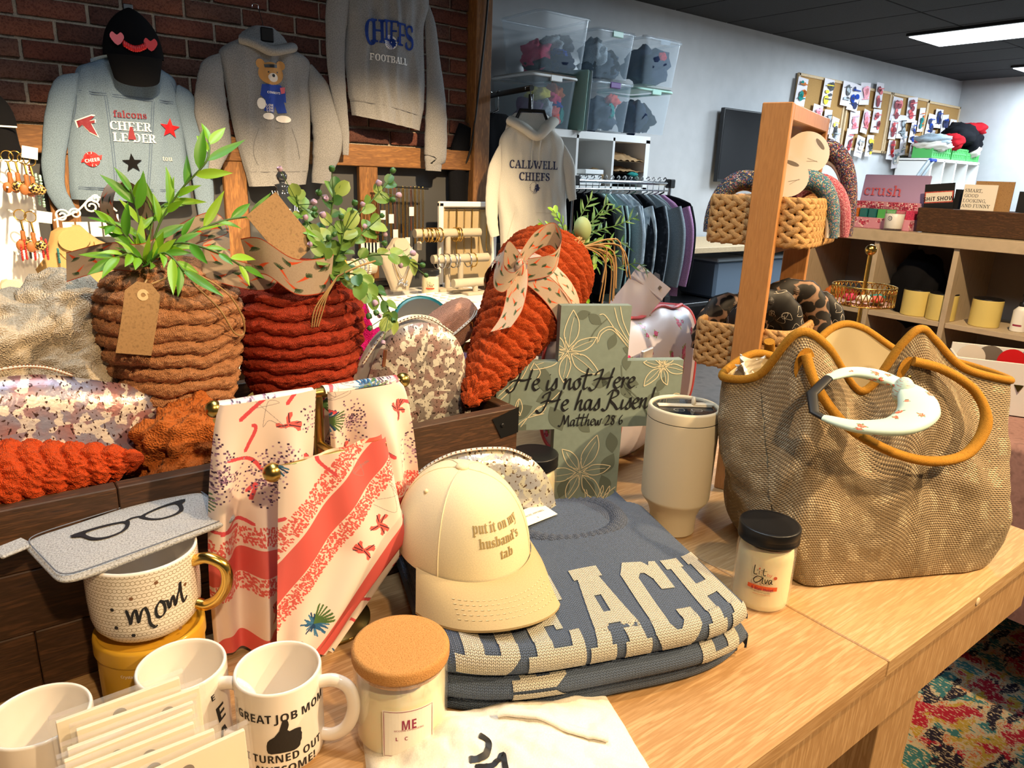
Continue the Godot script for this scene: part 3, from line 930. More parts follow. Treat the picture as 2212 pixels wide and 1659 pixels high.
func room_goods_materials() -> void:
	cloth("linen", hx("cfc3ad"), M.heather, 10.0, 0.03, M.n_fine); cloth("linen_gold", hx("c2ad86"), M.heather, 10.0); cloth("burlap", hx("c0a06c"), M.heather, 14.0, 0.05, M.n_fine)
	mk("bead_amber", hx("b5802e"), 0.3); mk("bead_grey", hx("8d97a0"), 0.3); mk("bead_red", hx("c22a26"), 0.3); mk("bead_mint", hx("9cc4b4"), 0.3); mk("bead_pink", hx("d07a90"), 0.3)
	mk("brown_box", hx("3a2418"), 0.6); mk("blush", hx("e3b9b0"), 0.4); mk("patch_pink_lt", hx("e6a0b4"), 0.8); mk("tan_leather", hx("8a5326"), 0.6)
	var m := mk("leopard_gold", Color.WHITE, 0.3, 0.3); m.albedo_texture = tex(0.06, [hx("1a1210"), hx("1a1210"), hx("c09a58"), hx("d8b878")], FastNoiseLite.TYPE_CELLULAR, 1, 256, 74, [0.0, 0.4, 0.46, 1.0]); tri(m, Vector3.ONE * 10.0)
	m = mk("pale_wood", hx("c9ac84"), 0.6); m.albedo_texture = M.mottle; tri(m, Vector3(2, 8, 8))
	m = mk("bin_plastic", Color(0.8, 0.9, 0.97, 0.13), 0.16); m.transparency = BaseMaterial3D.TRANSPARENCY_ALPHA
	mk("mint_plastic", hx("9fc6b8"), 0.4); mk("grey_plastic", hx("8c969c"), 0.4); mk("purple_plastic", hx("5a2f7a"), 0.4); mk("green_plastic", hx("4fae5a"), 0.4)
	var cs := {"c_pink": "d8486f", "c_navy": "1f2a44", "c_pale": "b4c2cc", "c_slate": "4a5666", "c_blue": "2448a8", "c_black": "121318", "c_red": "b81c26", "c_plum": "6a4468", "c_yellow": "d2c85a", "c_orange": "d87a3c", "c_coral": "dc6a60", "c_teal": "2f8f88", "c_tan": "a88a64", "c_olive": "55553f", "c_mint": "b2d2cc", "c_heather": "98a2a8", "c_lilac": "d09ac4", "c_purple": "4a2a70"}
	for k in cs: cloth(k, hx(cs[k]), M.heather, 3.0)
	m = cloth("c_tie", Color.WHITE, tex(0.012, [hx("46525e"), hx("a8b4bc"), hx("d4dcde"), hx("6a7884")], FastNoiseLite.TYPE_SIMPLEX_SMOOTH, 4, 256, 75), 3.0)
	m = cloth("c_leo", Color.WHITE, tex(0.03, [hx("23262c"), hx("23262c"), hx("4a4f58")], FastNoiseLite.TYPE_CELLULAR, 1, 256, 76, [0.0, 0.5, 1.0]), 6.0)
	cloth("white_fleece", hx("d9d6cc"), M.heather, 4.0); M.white_fleece.albedo_texture = M.cap_cream.albedo_texture
	mk("seam_cream", hx("b9b3a4"), 0.9); mk("chief_navy", hx("22294f"), 0.8)
	mk("tv_glass", hx("0a0b0e"), 0.12)
	cloth("cork_sheet", hx("a9824f"), M.mottle, 12.0)
	mk("print_paper", hx("cfc8cc"), 0.6)
	mk("tote_blue", hx("5c6b7a"), 0.4)
	m = mk("pale_oak", Color.WHITE, 0.55); m.albedo_texture = tex(0.012, [hx("a8987f"), hx("bcab92"), hx("b0a088")], FastNoiseLite.TYPE_SIMPLEX_SMOOTH, 4, 512, 77); tri(m, Vector3(9, 1.5, 1.5))
	mk("taupe_panel", hx("8f857c"), 0.7)
	mk("cream_yellow", hx("d9c678"), 0.4); mk("lilac_card", hx("b79cc8"), 0.6)
	m = mk("pink_floral", Color.WHITE, 0.6); m.albedo_texture = rose_tex(hx("c98aa0"), hx("b82a4c"), hx("7a1c3c"), hx("e6c8c8"), 91, 40, 256); tri(m, Vector3.ONE * 8.0)
	woodm("walnut_z2", M.walnut_z.albedo_texture, 0, 11.0, 2.0, 0.6, 0.04)
	cloth("dusty_cloth", hx("a8827a"), M.mottle, 3.0)

func crate() -> void:
	var t := thing("wooden_crate", "long dark stained wooden crate of staggered boards holding plush carrots and pouches", "crate", Vector3(0, T, 0))
	var joints := [[-0.8, -0.45, 0.088, 0.42, 0.637], [-0.8, -0.25, 0.2, 0.637], [-0.8, -0.42, -0.006, 0.33, 0.637]]
	for r in 3:
		var y: float = 0.218 - 0.0727 * r - 0.0363
		for k in joints[r].size() - 1:
			var a: float = joints[r][k]
			var b: float = joints[r][k + 1]
			part(B.new().box(Vector3((a + b) * 0.5, y, -0.829), Vector3(b - a - 0.0008, 0.0722, 0.02), 0.0012), "board", M.walnut_x if (k + r) % 2 else M.walnut_x2, t)
		part(B.new().box(Vector3(-0.0815, y, -1.16), Vector3(1.437, 0.0722, 0.02), 0.0012), "board", M.walnut_x, t)
		for x in [-0.79, 0.627]:
			part(B.new().box(Vector3(x, y, -0.9945), Vector3(0.02, 0.0722, 0.311), 0.0012), "board", M.walnut_z, t)
	part(B.new().box(Vector3(-0.0815, 0.008, -0.9945), Vector3(1.39, 0.014, 0.308)), "bottom_panel", M.walnut_x, t)
	var br := B.new()
	print_poly(br, [Vector2(0, 0), Vector2(0.05, 0.012), Vector2(0.05, -0.03), Vector2(0.018, -0.034)], plane_fn(Vector3(0.587, 0.208, -0.8188), Vector3.RIGHT, Vector3.UP, 0.0015), 1.0)
	var q := part(br, "corner_bracket", M.black_metal, t)
	part(B.new().ball(Vector3(0.606, 0.195, -0.8165), Vector3(0.0035, 0.0035, 0.0015), 10, 6), "screw", M.black_metal, q)

func mug(label: String, at: Vector3, facing: float, handle: float) -> Node3D:
	var t := thing("coffee_mug", label, "mug", at)
	part(B.new().lathe([Vector2(0.0001, 0.003), Vector2(0.03, 0.003), Vector2(0.032, 0.0), Vector2(0.037, 0.0005), Vector2(0.0405, 0.005), Vector2(0.041, 0.012), Vector2(0.041, 0.093), Vector2(0.0402, 0.0952), Vector2(0.0388, 0.0955), Vector2(0.0377, 0.0945), Vector2(0.0373, 0.091), Vector2(0.0373, 0.014), Vector2(0.035, 0.008), Vector2(0.03, 0.006), Vector2(0.0001, 0.006)], 56), "body", M.ceramic, t)
	var d := Vector3(sin(handle), 0, cos(handle))
	var path := []
	for q in spline([Vector2(0.039, 0.080), Vector2(0.055, 0.083), Vector2(0.069, 0.074), Vector2(0.073, 0.052), Vector2(0.066, 0.030), Vector2(0.052, 0.019), Vector2(0.039, 0.019)], 6):
		path.append(d * q.x + Vector3(0, q.y, 0))
	part(B.new().tube(path, 0.0068, 12, false, 0.75, d.cross(Vector3.UP)), "handle", M.ceramic, t)
	return t

func mugs() -> void:
	var a := mug("white mug with a black thumbs-up beside the cork-lidded candle", Vector3(0.179, T, -0.593), -0.29, 0.9)
	var f := cyl_fn(0.041, 0.0, -0.25)
	var ink := B.new()
	var g := func(q: Vector2): return f.call(Vector2(q.x, q.y + 0.0022 * (q.x / 0.03) * (q.x / 0.03) * 0.0))
	print_text(ink, "GREAT JOB MOM", 0.0088, sansb, g, Vector2(0, 0.069), 0.0, 0.98)
	print_text(ink, "I TURNED OUT", 0.0085, sansb, g, Vector2(0, 0.0235), 0.0, 0.96)
	print_text(ink, "AWESOME!", 0.0085, sansb, g, Vector2(0, 0.0105), 0.0, 1.0)
	part(ink, "lettering", M.ink, a)
	var th := B.new()
	var pts := spline([Vector2(-0.0155, 0.031), Vector2(-0.0155, 0.044), Vector2(-0.008, 0.050), Vector2(-0.003, 0.058), Vector2(-0.001, 0.066), Vector2(0.003, 0.0662), Vector2(0.0045, 0.060), Vector2(0.003, 0.053), Vector2(0.010, 0.0535), Vector2(0.0155, 0.052), Vector2(0.0155, 0.048), Vector2(0.0165, 0.045), Vector2(0.0155, 0.042), Vector2(0.0160, 0.039), Vector2(0.0145, 0.036), Vector2(0.0135, 0.032), Vector2(0.008, 0.0295), Vector2(-0.004, 0.0305)], 3, true)
	print_poly(th, pts, cyl_fn(0.041, 0.0, -0.25), 0.006)
	part(th, "thumb_print", M.ink, a)
	var b := mug("white mug behind the packaged cards, with black letters near its handle", Vector3(0.104, T, -0.648), -0.16, 0.75)
	var ib := B.new()
	var fb := cyl_fn(0.041, 0.0, 0.55)
	print_text(ib, "E", 0.0065, sansb, fb, Vector2(-0.004, 0.073), 0.12)
	print_text(ib, "E", 0.018, sansb, fb, Vector2(0.004, 0.05), 0.15)
	print_text(ib, "A", 0.018, sansb, fb, Vector2(0.006, 0.024), 0.1)
	part(ib, "lettering", M.ink, b)
	var c := mug("white mug at the left edge lettered GO A in worn black capitals", Vector3(-0.012, T, -0.647), 0.0, 0.75)
	var ic := B.new()
	print_text(ic, "GO A", 0.0135, sansb, cyl_fn(0.041, 0.0, -0.02), Vector2(0.0, 0.052), 0.0, 1.15)
	part(ic, "lettering", M.ink, c)
	# mom mug on the yellow candle, glasses case on top
	var yc := thing("candle_jar", "glossy mustard yellow candle jar under the mom mug", "candle", Vector3(0.094, T, -0.745))
	part(B.new().lathe([Vector2(0.0001, 0), Vector2(0.049, 0), Vector2(0.0515, 0.003), Vector2(0.0525, 0.07), Vector2(0.0532, 0.0705), Vector2(0.0545, 0.073), Vector2(0.0542, 0.086), Vector2(0.053, 0.0895), Vector2(0.050, 0.090), Vector2(0.0485, 0.086), Vector2(0.0001, 0.086)], 56), "jar", M.mustard_glaze, yc)
	var wi := B.new()
	print_text(wi, "Crystal Manifestation C", 0.0032, sans, cyl_fn(0.0525, 0.0, -0.36), Vector2(0.002, 0.062))
	print_text(wi, "I", 0.005, sans, cyl_fn(0.0525, 0.0, -0.18), Vector2(0.0, 0.037))
	print_text(wi, "HA", 0.0062, sansb, cyl_fn(0.0525, 0.0, -0.18), Vector2(0.0, 0.025))
	part(wi, "lettering", M.white_ink, yc)
	var m := thing("coffee_mug", "mom mug with a honeycomb tile pattern and gold handle on the yellow candle", "mug", Vector3(0.094, T + 0.0902, -0.745))
	part(B.new().lathe([Vector2(0.0001, 0.0005), Vector2(0.03, 0.0005), Vector2(0.034, 0.0), Vector2(0.044, 0.006)], 56), "foot", M.ceramic, m)
	part(B.new().lathe([Vector2(0.044, 0.006), Vector2(0.050, 0.014), Vector2(0.0525, 0.024), Vector2(0.0535, 0.045), Vector2(0.0535, 0.086)], 64), "body", M.hex_glaze, m)
	part(B.new().lathe([Vector2(0.0535, 0.086), Vector2(0.053, 0.0885), Vector2(0.051, 0.0885), Vector2(0.05, 0.085), Vector2(0.05, 0.04), Vector2(0.045, 0.012), Vector2(0.0001, 0.01)], 56), "rim", M.ceramic, m)
	var d := Vector3(sin(0.95), 0, cos(0.95))
	var path := []
	for q in spline([Vector2(0.052, 0.074), Vector2(0.068, 0.078), Vector2(0.084, 0.068), Vector2(0.085, 0.048), Vector2(0.075, 0.030), Vector2(0.062, 0.022), Vector2(0.052, 0.024)], 6):
		path.append(d * q.x + Vector3(0, q.y, 0))
	part(B.new().tube(path, 0.006, 12), "handle", M.gold, m)
	var mi := B.new()
	var fm := cyl_fn(0.0535, 0.0, -0.02)
	for s in [[[-0.024, 0.045], [-0.022, 0.036], [-0.0215, 0.032], [-0.019, 0.041], [-0.0165, 0.044], [-0.0155, 0.036], [-0.015, 0.033], [-0.012, 0.042], [-0.009, 0.0445], [-0.007, 0.038], [-0.0065, 0.03], [-0.003, 0.0255], [-0.001, 0.027]],
			[[0.003, 0.047], [-0.0005, 0.042], [-0.0005, 0.035], [0.003, 0.033], [0.0065, 0.037], [0.006, 0.044], [0.003, 0.047], [0.006, 0.0455], [0.0085, 0.0455]],
			[[0.009, 0.046], [0.0105, 0.038], [0.0125, 0.044], [0.0145, 0.047], [0.016, 0.038], [0.0185, 0.045], [0.021, 0.05], [0.0225, 0.056], [0.0225, 0.045], [0.0245, 0.037], [0.0285, 0.041]]]:
		print_line(mi, s.map(func(q): return Vector2(q[0] * 1.12 + 0.002, (q[1] - 0.04) * 1.25 + 0.044)), 0.0026, fm, 0.6)
	part(mi, "lettering", M.ink, m)
	var dots := B.new()
	var dk := B.new()
	for q in [[-0.019, 0.062], [0.004, 0.074], [0.033, 0.058], [0.022, 0.013], [-0.038, 0.05]]:
		print_poly(dots if q[0] > -0.03 else dk, disc(0.0021, 6, Vector2(q[0], q[1])), cyl_fn(0.0532, 0.0, -0.02, 0.0006), 1.0)
	for q in [[-0.021, 0.021], [-0.036, 0.03]]:
		print_poly(dk, disc(0.0021, 6, Vector2(q[0], q[1])), cyl_fn(0.0532, 0.0, -0.02, 0.0006), 1.0)
	part(dots, "dots", M.brown_ink, m)
	part(dk, "dots", M.ink, m)
	# glasses case
	var gc := thing("glasses_case", "grey felt glasses case with printed black spectacles on top of the mom mug", "case", Vector3(0.095, T + 0.1795, -0.772), 0.24)
	gc.rotation.x = 0.045
	var cf := func(u: float, w: float):
		var ag: float = u * TAU
		var e := 0.22
		var cx := signf(cos(ag)) * pow(absf(cos(ag)), e) * 0.09
		var cz := signf(sin(ag)) * pow(absf(sin(ag)), e) * 0.052
		var k := sin(w * PI)
		var r: float = pow(k, 0.18) if w > 0.0 and w < 1.0 else 0.0
		return Vector3(cx * r, 0.006 + (0.0065 * -cos(w * PI)) * (1.0 - 0.2 * r) + 0.004 * sin(cx * 30.0) * r * 0.3, cz * r)
	part(B.new().grid(96, 24, cf, true, 1, 1, true), "felt_body", M.felt, gc)
	var tb := part(B.new().box(Vector3(-0.1, 0.009, -0.04), Vector3(0.03, 0.004, 0.022), 0.0015, Basis(Vector3.UP, 0.2)), "pull_tab", M.felt, gc)
	var se := []
	for k in 80:
		var an := TAU * k / 80
		se.append(Vector3(signf(cos(an)) * pow(absf(cos(an)), 0.22) * 0.0868, 0.0116, signf(sin(an)) * pow(absf(sin(an)), 0.22) * 0.049))
	part(B.new().tube(se, 0.0006, 5, true), "seam", M.felt_dark, gc)
	var gb := B.new()
	var gf := plane_fn(Vector3(0.004, 0.0128, -0.008), Vector3.RIGHT, Vector3.FORWARD, 0.0004)
	for s in [-1.0, 1.0]:
		var outer := [Vector2(0.007, 0.006), Vector2(0.03, 0.0125), Vector2(0.058, 0.013), Vector2(0.0575, 0.007), Vector2(0.0525, 0.005), Vector2(0.047, -0.01), Vector2(0.036, -0.016), Vector2(0.022, -0.0155), Vector2(0.012, -0.01), Vector2(0.0055, 0.001)]
		var inner := [Vector2(0.012, 0.004), Vector2(0.03, 0.0088), Vector2(0.046, 0.008), Vector2(0.0445, -0.005), Vector2(0.036, -0.0125), Vector2(0.022, -0.0125), Vector2(0.013, -0.005)]
		var oo := spline(outer, 4, true)
		var nn := spline(inner, 6, true)
		var c0 := Vector2(0.028, -0.002)
		var n := 60
		var st := gb.v.size()
		for k in n + 1:
			var dir := Vector2.from_angle(TAU * k / n)
			for poly in [oo, nn]:
				var best := 0.0
				for i in poly.size():
					var hit = Geometry2D.segment_intersects_segment(c0, c0 + dir * 0.1, poly[i], poly[(i + 1) % poly.size()])
					if hit != null: best = max(best, c0.distance_to(hit))
				var q := c0 + dir * best
				gb.p(gf.call(Vector2(q.x * s, q.y)))
		for k in n:
			var i := st + k * 2
			if s > 0: gb.quad(i, i + 2, i + 3, i + 1)
			else: gb.quad(i + 1, i + 3, i + 2, i)
	print_line(gb, [Vector2(-0.0075, 0.0055), Vector2(0, 0.0075), Vector2(0.0075, 0.0055)], 0.003, gf)
	part(gb, "spectacles_print", M.ink, gc)
	# packaged cards standing in a row
	for k in 7:
		var cd := thing("packaged_card", ["first", "second", "third", "fourth", "fifth", "sixth", "nearest"][k] + " cream card in a clear sleeve, counted from the mugs, in the bottom left row", "card", Vector3([0.046, 0.058, 0.05, 0.047, 0.044, 0.056, 0.078][k], T, -0.583 + 0.0135 * k), [0.02, -0.02, 0.0, 0.03, 0.0, -0.02, 0.05][k], "packaged cards in a row")
		cd.rotation.x = -0.1
		var hh: float = [0.121, 0.116, 0.113, 0.115, 0.114, 0.112, 0.109][k]
		part(B.new().box(Vector3(0, hh * 0.5, 0), Vector3(0.094, hh, 0.004), 0.0006), "card", M.cream_card, cd)
		var pk := B.new()
		pk.grid(10, 4, func(u, w): return Vector3((u - 0.5) * 0.102, w * (hh + 0.005), 0.0032 + 0.0008 * sin(u * 19.0 + k) * sin(w * 9.0) + (0.002 if u < 0.06 or u > 0.94 else 0.0)))
		pk.grid(10, 4, func(u, w): return Vector3((u - 0.5) * 0.102, w * (hh + 0.005), -0.0032), false, 1, 1, true)
		pk.grid(10, 1, func(u, w): return Vector3((u - 0.5) * 0.102, hh + 0.005, 0.0032 - w * 0.0064))
		part(pk, "clear_sleeve", M.film, cd)
		var ho := B.new()
		print_poly(ho, disc(0.0055, 18), plane_fn(Vector3([-0.002, 0.02, -0.008, -0.012, 0.012, 0.0, 0.0][k], hh - 0.013, 0.0022), Vector3.RIGHT, Vector3.UP, 0.0002), 1.0)
		part(ho, "hang_hole", M.hole_grey, cd)

func jar_profile(r: float, h: float) -> Array:
	return [Vector2(0.0001, 0.0), Vector2(r * 0.9, 0.0), Vector2(r * 0.985, 0.004), Vector2(r, 0.012), Vector2(r, h - 0.016), Vector2(r * 0.96, h - 0.006), Vector2(r * 0.86, h)]

func mason_candle(label: String, at: Vector3, facing: float) -> Node3D:
	var t := thing("jar_candle", label, "candle", at)
	part(B.new().lathe(jar_profile(0.0365, 0.092), 48), "wax", M.cream_wax, t)
	part(B.new().lathe(jar_profile(0.0392, 0.1), 48, Vector3(0, -0.0001, 0)), "glass_jar", M.clear, t)
	var li := part(B.new().lathe([Vector2(0.036, 0.097), Vector2(0.0405, 0.098), Vector2(0.0408, 0.1), Vector2(0.0395, 0.102), Vector2(0.0405, 0.104), Vector2(0.0395, 0.106), Vector2(0.0405, 0.108), Vector2(0.0405, 0.117), Vector2(0.0395, 0.119), Vector2(0.036, 0.1195), Vector2(0.0345, 0.1188), Vector2(0.033, 0.1195), Vector2(0.0001, 0.1192)], 56), "screw_lid", M.black_satin, t)
	var f := cyl_fn(0.0395, 0.0, facing, 0.0003)
	var ink := B.new()
	# hand lettered logo: Lit by Ava
	for s in [[[-0.013, 0.072], [-0.0135, 0.064], [-0.013, 0.0585], [-0.009, 0.0592]], [[-0.0065, 0.065], [-0.0067, 0.059]], [[-0.001, 0.0695], [-0.0015, 0.062], [0.0, 0.059], [0.002, 0.06]], [[-0.005, 0.066], [0.003, 0.066]],
			[[-0.002, 0.056], [-0.008, 0.0565], [-0.0125, 0.051], [-0.0105, 0.0465], [-0.005, 0.0495], [-0.001, 0.056], [-0.0015, 0.048], [0.0005, 0.0475]], [[0.0015, 0.0545], [0.003, 0.0475], [0.0055, 0.0545]], [[0.0105, 0.0535], [0.0075, 0.0535], [0.0065, 0.049], [0.0085, 0.0475], [0.0105, 0.053], [0.0105, 0.0485], [0.0125, 0.048]]]:
		print_line(ink, s.map(func(q): return Vector2(q[0], q[1])), 0.0012, f)
	print_text(ink, "All natural soy wax", 0.0018, sans, f, Vector2(0, 0.0335))
	part(ink, "lettering", M.ink, t)
	var rd := B.new()
	print_text(rd, "by", 0.0045, sans, f, Vector2(0.0068, 0.0605))
	print_text(rd, "Hand poured with love", 0.0016, sans, f, Vector2(0, 0.0302))
	print_poly(rd, disc(0.0026, 10, Vector2(0.0148, 0.0568)), f, 0.004)
	print_poly(rd, [Vector2(-0.0068, 0.066), Vector2(-0.0056, 0.068), Vector2(-0.0064, 0.0705), Vector2(-0.0078, 0.068)], f, 0.004)
	part(rd, "rose_print", M.coral_ink, t)
	var bn := B.new()
	print_poly(bn, [Vector2(-0.0195, 0.037), Vector2(0.0195, 0.037), Vector2(0.0195, 0.043), Vector2(-0.0195, 0.043)], cyl_fn(0.0395, 0.0, facing, 0.0002), 0.006)
	part(bn, "banner_print", M.orange_ink, t)
	var bt := B.new()
	print_text(bt, "5 Star Hotel", 0.0036, sansb, cyl_fn(0.0395, 0.0, facing, 0.0006), Vector2(0, 0.0383))
	part(bt, "banner_lettering", M.maroon_ink, t)
	return t

func jars() -> void:
	mason_candle("cream jar candle with a black screw lid beside the woven tote", Vector3(0.818, T, -0.482), -0.98)
	mason_candle("jar candle half hidden between the painted cross and the speckled pouch", Vector3(0.70, T, -0.852), -0.5)
	# cork lidded candle
	var t := thing("jar_candle", "straight glass candle with a flat cork lid beside the thumbs-up mug", "candle", Vector3(0.287, T, -0.545))
	part(B.new().lathe([Vector2(0.0001, 0.0075), Vector2(0.042, 0.0075), Vector2(0.0445, 0.01), Vector2(0.0445, 0.072), Vector2(0.0001, 0.0725)], 48), "wax", M.cream_wax, t)
	part(B.new().lathe([Vector2(0.0001, 0.0), Vector2(0.043, 0.0), Vector2(0.0465, 0.003), Vector2(0.0475, 0.01), Vector2(0.0475, 0.092), Vector2(0.0468, 0.0935), Vector2(0.0458, 0.092), Vector2(0.0458, 0.011), Vector2(0.043, 0.0072), Vector2(0.0001, 0.0068)], 56), "glass_tumbler", M.clear, t)
	part(B.new().lathe([Vector2(0.044, 0.086), Vector2(0.0445, 0.0935), Vector2(0.0482, 0.0938), Vector2(0.0488, 0.096), Vector2(0.0488, 0.104), Vector2(0.0475, 0.107), Vector2(0.0445, 0.108), Vector2(0.0001, 0.1082)], 56), "cork_lid", M.cork, t)
	var f := cyl_fn(0.0478, 0.0, -0.33, 0.0003)
	var lb := B.new()
	print_poly(lb, [Vector2(-0.026, 0.012), Vector2(0.026, 0.012), Vector2(0.026, 0.066), Vector2(-0.026, 0.066)], cyl_fn(0.0478, 0.0, -0.33, 0.0), 0.006)
	part(lb, "label", M.paper, t)
	var ink := B.new()
	for s in [[-0.0245, 0.0645, 0.0245, 0.0645], [0.0245, 0.0645, 0.0245, 0.0135], [0.0245, 0.0135, -0.0245, 0.0135], [-0.0245, 0.0135, -0.0245, 0.0645]]:
		var pts := []
		for k in 9: pts.append(Vector2(s[0], s[1]).lerp(Vector2(s[2], s[3]), k / 8.0))
		print_line(ink, pts, 0.0006, f, -10.0, 1)
	print_text(ink, "ME", 0.0105, sansb, f, Vector2(0.0, 0.049), 0.0, 0.72)
	print_text(ink, "MODERN EXPRESSIONS", 0.002, sans, f, Vector2(0, 0.043))
	print_text(ink, "L", 0.004, sansb, f, Vector2(-0.012, 0.0335))
	print_text(ink, "C", 0.004, sansb, f, Vector2(-0.003, 0.0335))
	part(ink, "lettering", M.maroon_ink, t)

func tumbler() -> void:
	var t := thing("travel_tumbler", "tall cream insulated tumbler with a dark clear lid behind the folded sweaters", "tumbler", Vector3(0.876, T, -0.694))
	part(B.new().lathe([Vector2(0.0001, 0), Vector2(0.036, 0), Vector2(0.0375, 0.003), Vector2(0.038, 0.03), Vector2(0.044, 0.047), Vector2(0.053, 0.058), Vector2(0.0555, 0.064), Vector2(0.0575, 0.198), Vector2(0.0572, 0.1985)], 64), "body", M.cream_coat, t)
	part(B.new().lathe([Vector2(0.0565, 0.1985), Vector2(0.0568, 0.1995)], 64), "seam_ring", M.black_rubber, t)
	part(B.new().lathe([Vector2(0.057, 0.1995), Vector2(0.0575, 0.2), Vector2(0.0572, 0.215), Vector2(0.0555, 0.218), Vector2(0.053, 0.2185), Vector2(0.0515, 0.217), Vector2(0.051, 0.2145)], 64), "rim", M.cream_coat, t)
	var lid := part(B.new().lathe([Vector2(0.051, 0.2145), Vector2(0.047, 0.2155), Vector2(0.0001, 0.216)], 56), "lid_window", M.smoke_lid, t)
	var bs := Basis(Vector3.UP, -0.62)
	part(B.new().box(Vector3(0, 0.2172, 0), Vector3(0.086, 0.003, 0.012), 0.001, bs), "slide_track", M.cream_plastic, lid)
	part(B.new().box(bs * Vector3(0.03, 0.2195, 0), Vector3(0.034, 0.004, 0.011), 0.0015, bs), "slider", M.cream_plastic, lid)
	part(B.new().ball(bs * Vector3(0.014, 0.223, 0), Vector3(0.0035, 0.009, 0.006), 12, 8, bs), "slider_tab", M.cream_plastic, lid)
	var pr := B.new()
	var pf := plane_fn(Vector3(0, 0.2165, 0), bs * Vector3.RIGHT, bs * Vector3.FORWARD, 0.0002)
	for c in [Vector2(-0.014, -0.022), Vector2(0.014, -0.022)]:
		var ring := disc(0.0085, 18, c, 0.8)
		ring.append(ring[0])
		print_line(pr, ring, 0.0005, pf, -10.0, 1)
		print_line(pr, [c + Vector2(-0.004, 0), c + Vector2(0.004, 0)], 0.0007, pf, -10.0, 1)
	for k in 3: print_line(pr, [Vector2(-0.024 + k * 0.002, 0.016 + k * 0.006), Vector2(0.02 - k * 0.002, 0.016 + k * 0.006)], 0.0004, pf, -10.0, 1)
	part(pr, "lid_print", M.white_ink, lid)

func rebase(t: Node3D, base: Vector3) -> void:
	t.position = base
	for c in t.get_children(): c.position -= base

func chenille(a: Vector3, e: Vector3, prof: Callable, ribs: float, nu: int, nv: int, sd: int, amp := 0.004, squash := 1.0) -> B:
	var n := FastNoiseLite.new()
	n.seed = sd; n.frequency = 1.0; n.fractal_octaves = 2
	var ax := (e - a).normalized()
	var e1 := ax.cross(Vector3(0.31, 0.2, 0.93)).normalized()
	var e2 := ax.cross(e1)
	var b := B.new()
	return b.grid(nu, nv, func(u, w):
		var an: float = u * TAU
		var dir := e1 * cos(an) + e2 * (sin(an) * squash)
		var wob := n.get_noise_3d(cos(an) * 1.6, w * 3.0, sin(an) * 1.6) * 0.4
		var ph: float = w * ribs + wob
		var rb := pow(absf(sin(PI * ph)), 0.55)
		var r: float = prof.call(w)
		var q := a.lerp(e, w) + dir * r
		var fz := n.get_noise_3dv(q * 190.0) * 0.0030 + n.get_noise_3dv(q * 70.0) * 0.0014
		var k: float = smoothstep(0.0, 0.02, r)
		return q + dir * ((amp * (rb - 0.55) * 2.0 + fz) * k) + ax * (n.get_noise_3dv(q * 25.0 + Vector3.ONE * 9.0) * 0.0015 * k), true)

func leaf(ln: float, wd: float, bend: float, fold := 0.3, tip := 1.0) -> ArrayMesh:
	var b := B.new()
	b.grid(4, 7, func(u, w):
		var x: float = (u - 0.5) * 2.0
		var s := sin(PI * pow(w, 0.75 if tip > 0.5 else 1.0)) * wd * 0.5
		if tip <= 0.5: s = sqrt(maxf(0.0, 1.0 - pow(2.0 * w - 1.0, 2.0))) * wd * 0.5
		return Vector3(x * s, w * ln * (1.0 - 0.15 * bend * w), absf(x) * s * fold - bend * ln * 0.45 * w * w), false, 1, 1)
	return b.mesh()

func put_leaf(m: Mesh, mat: Material, parent: Node3D, at: Vector3, dir: Vector3, up: Vector3, sc := 1.0, called := "leaf") -> void:
	var y := dir.normalized()
	var z := (up - y * up.dot(y))
	if z.length() < 0.05: z = y.cross(Vector3(0.3, 0.5, 0.8))
	z = z.normalized()
	var o := inst(m, called, mat, parent)
	o.transform = Transform3D(Basis(y.cross(z).normalized() * sc, y * sc, z * sc), at)

func sprig(parent: Node3D, path: Array, n: int, leaves: Array, mats: Array, stem: Material, spread: float, sc: float, r := 0.0013, upv := Vector3(0, 0.6, 0.8)) -> void:
	var p := spline(path, 6)
	var s := part(B.new().tube(p, r, 5), "stem", stem, parent)
	for k in n:
		var f := 0.12 + 0.88 * float(k) / maxf(1.0, n - 1)
		var i := int(clampf(f * (p.size() - 1), 0, p.size() - 2))
		var t: Vector3 = (p[i + 1] - p[i]).normalized()
		var side := t.cross(upv).normalized() * (1.0 if k % 2 else -1.0)
		var d := t * (1.0 if k < n - 1 else 3.0) + side * spread * rng.randf_range(0.7, 1.2) + upv * rng.randf_range(-0.25, 0.45)
		put_leaf(leaves[rng.randi() % leaves.size()], mats[rng.randi() % mats.size()], parent, p[i], d, upv + Vector3(rng.randf_range(-0.6, 0.6), rng.randf_range(-0.4, 0.4), rng.randf_range(-0.3, 0.3)), sc * rng.randf_range(0.75, 1.15))

func strip(b: B, path: Array, wd: float, side: Callable, per := 6) -> B:   # ribbon along a path; side(t) gives the direction across
	var p := spline(path, per) if per > 1 else path
	var n := p.size()
	var ln := [0.0]
	for k in range(1, n): ln.append(ln[k - 1] + p[k].distance_to(p[k - 1]))
	var o := b.v.size()
	for k in n:
		var d: Vector3 = side.call(float(k) / (n - 1))
		for i in 5:
			b.p(p[k] + d * (wd * (i / 4.0 - 0.5)), Vector2(i / 4.0, ln[k] / wd * 0.5))
	for k in n - 1:
		for i in 4:
			var a := o + k * 5 + i
			b.quad(a, a + 1, a + 6, a + 5)
	return b

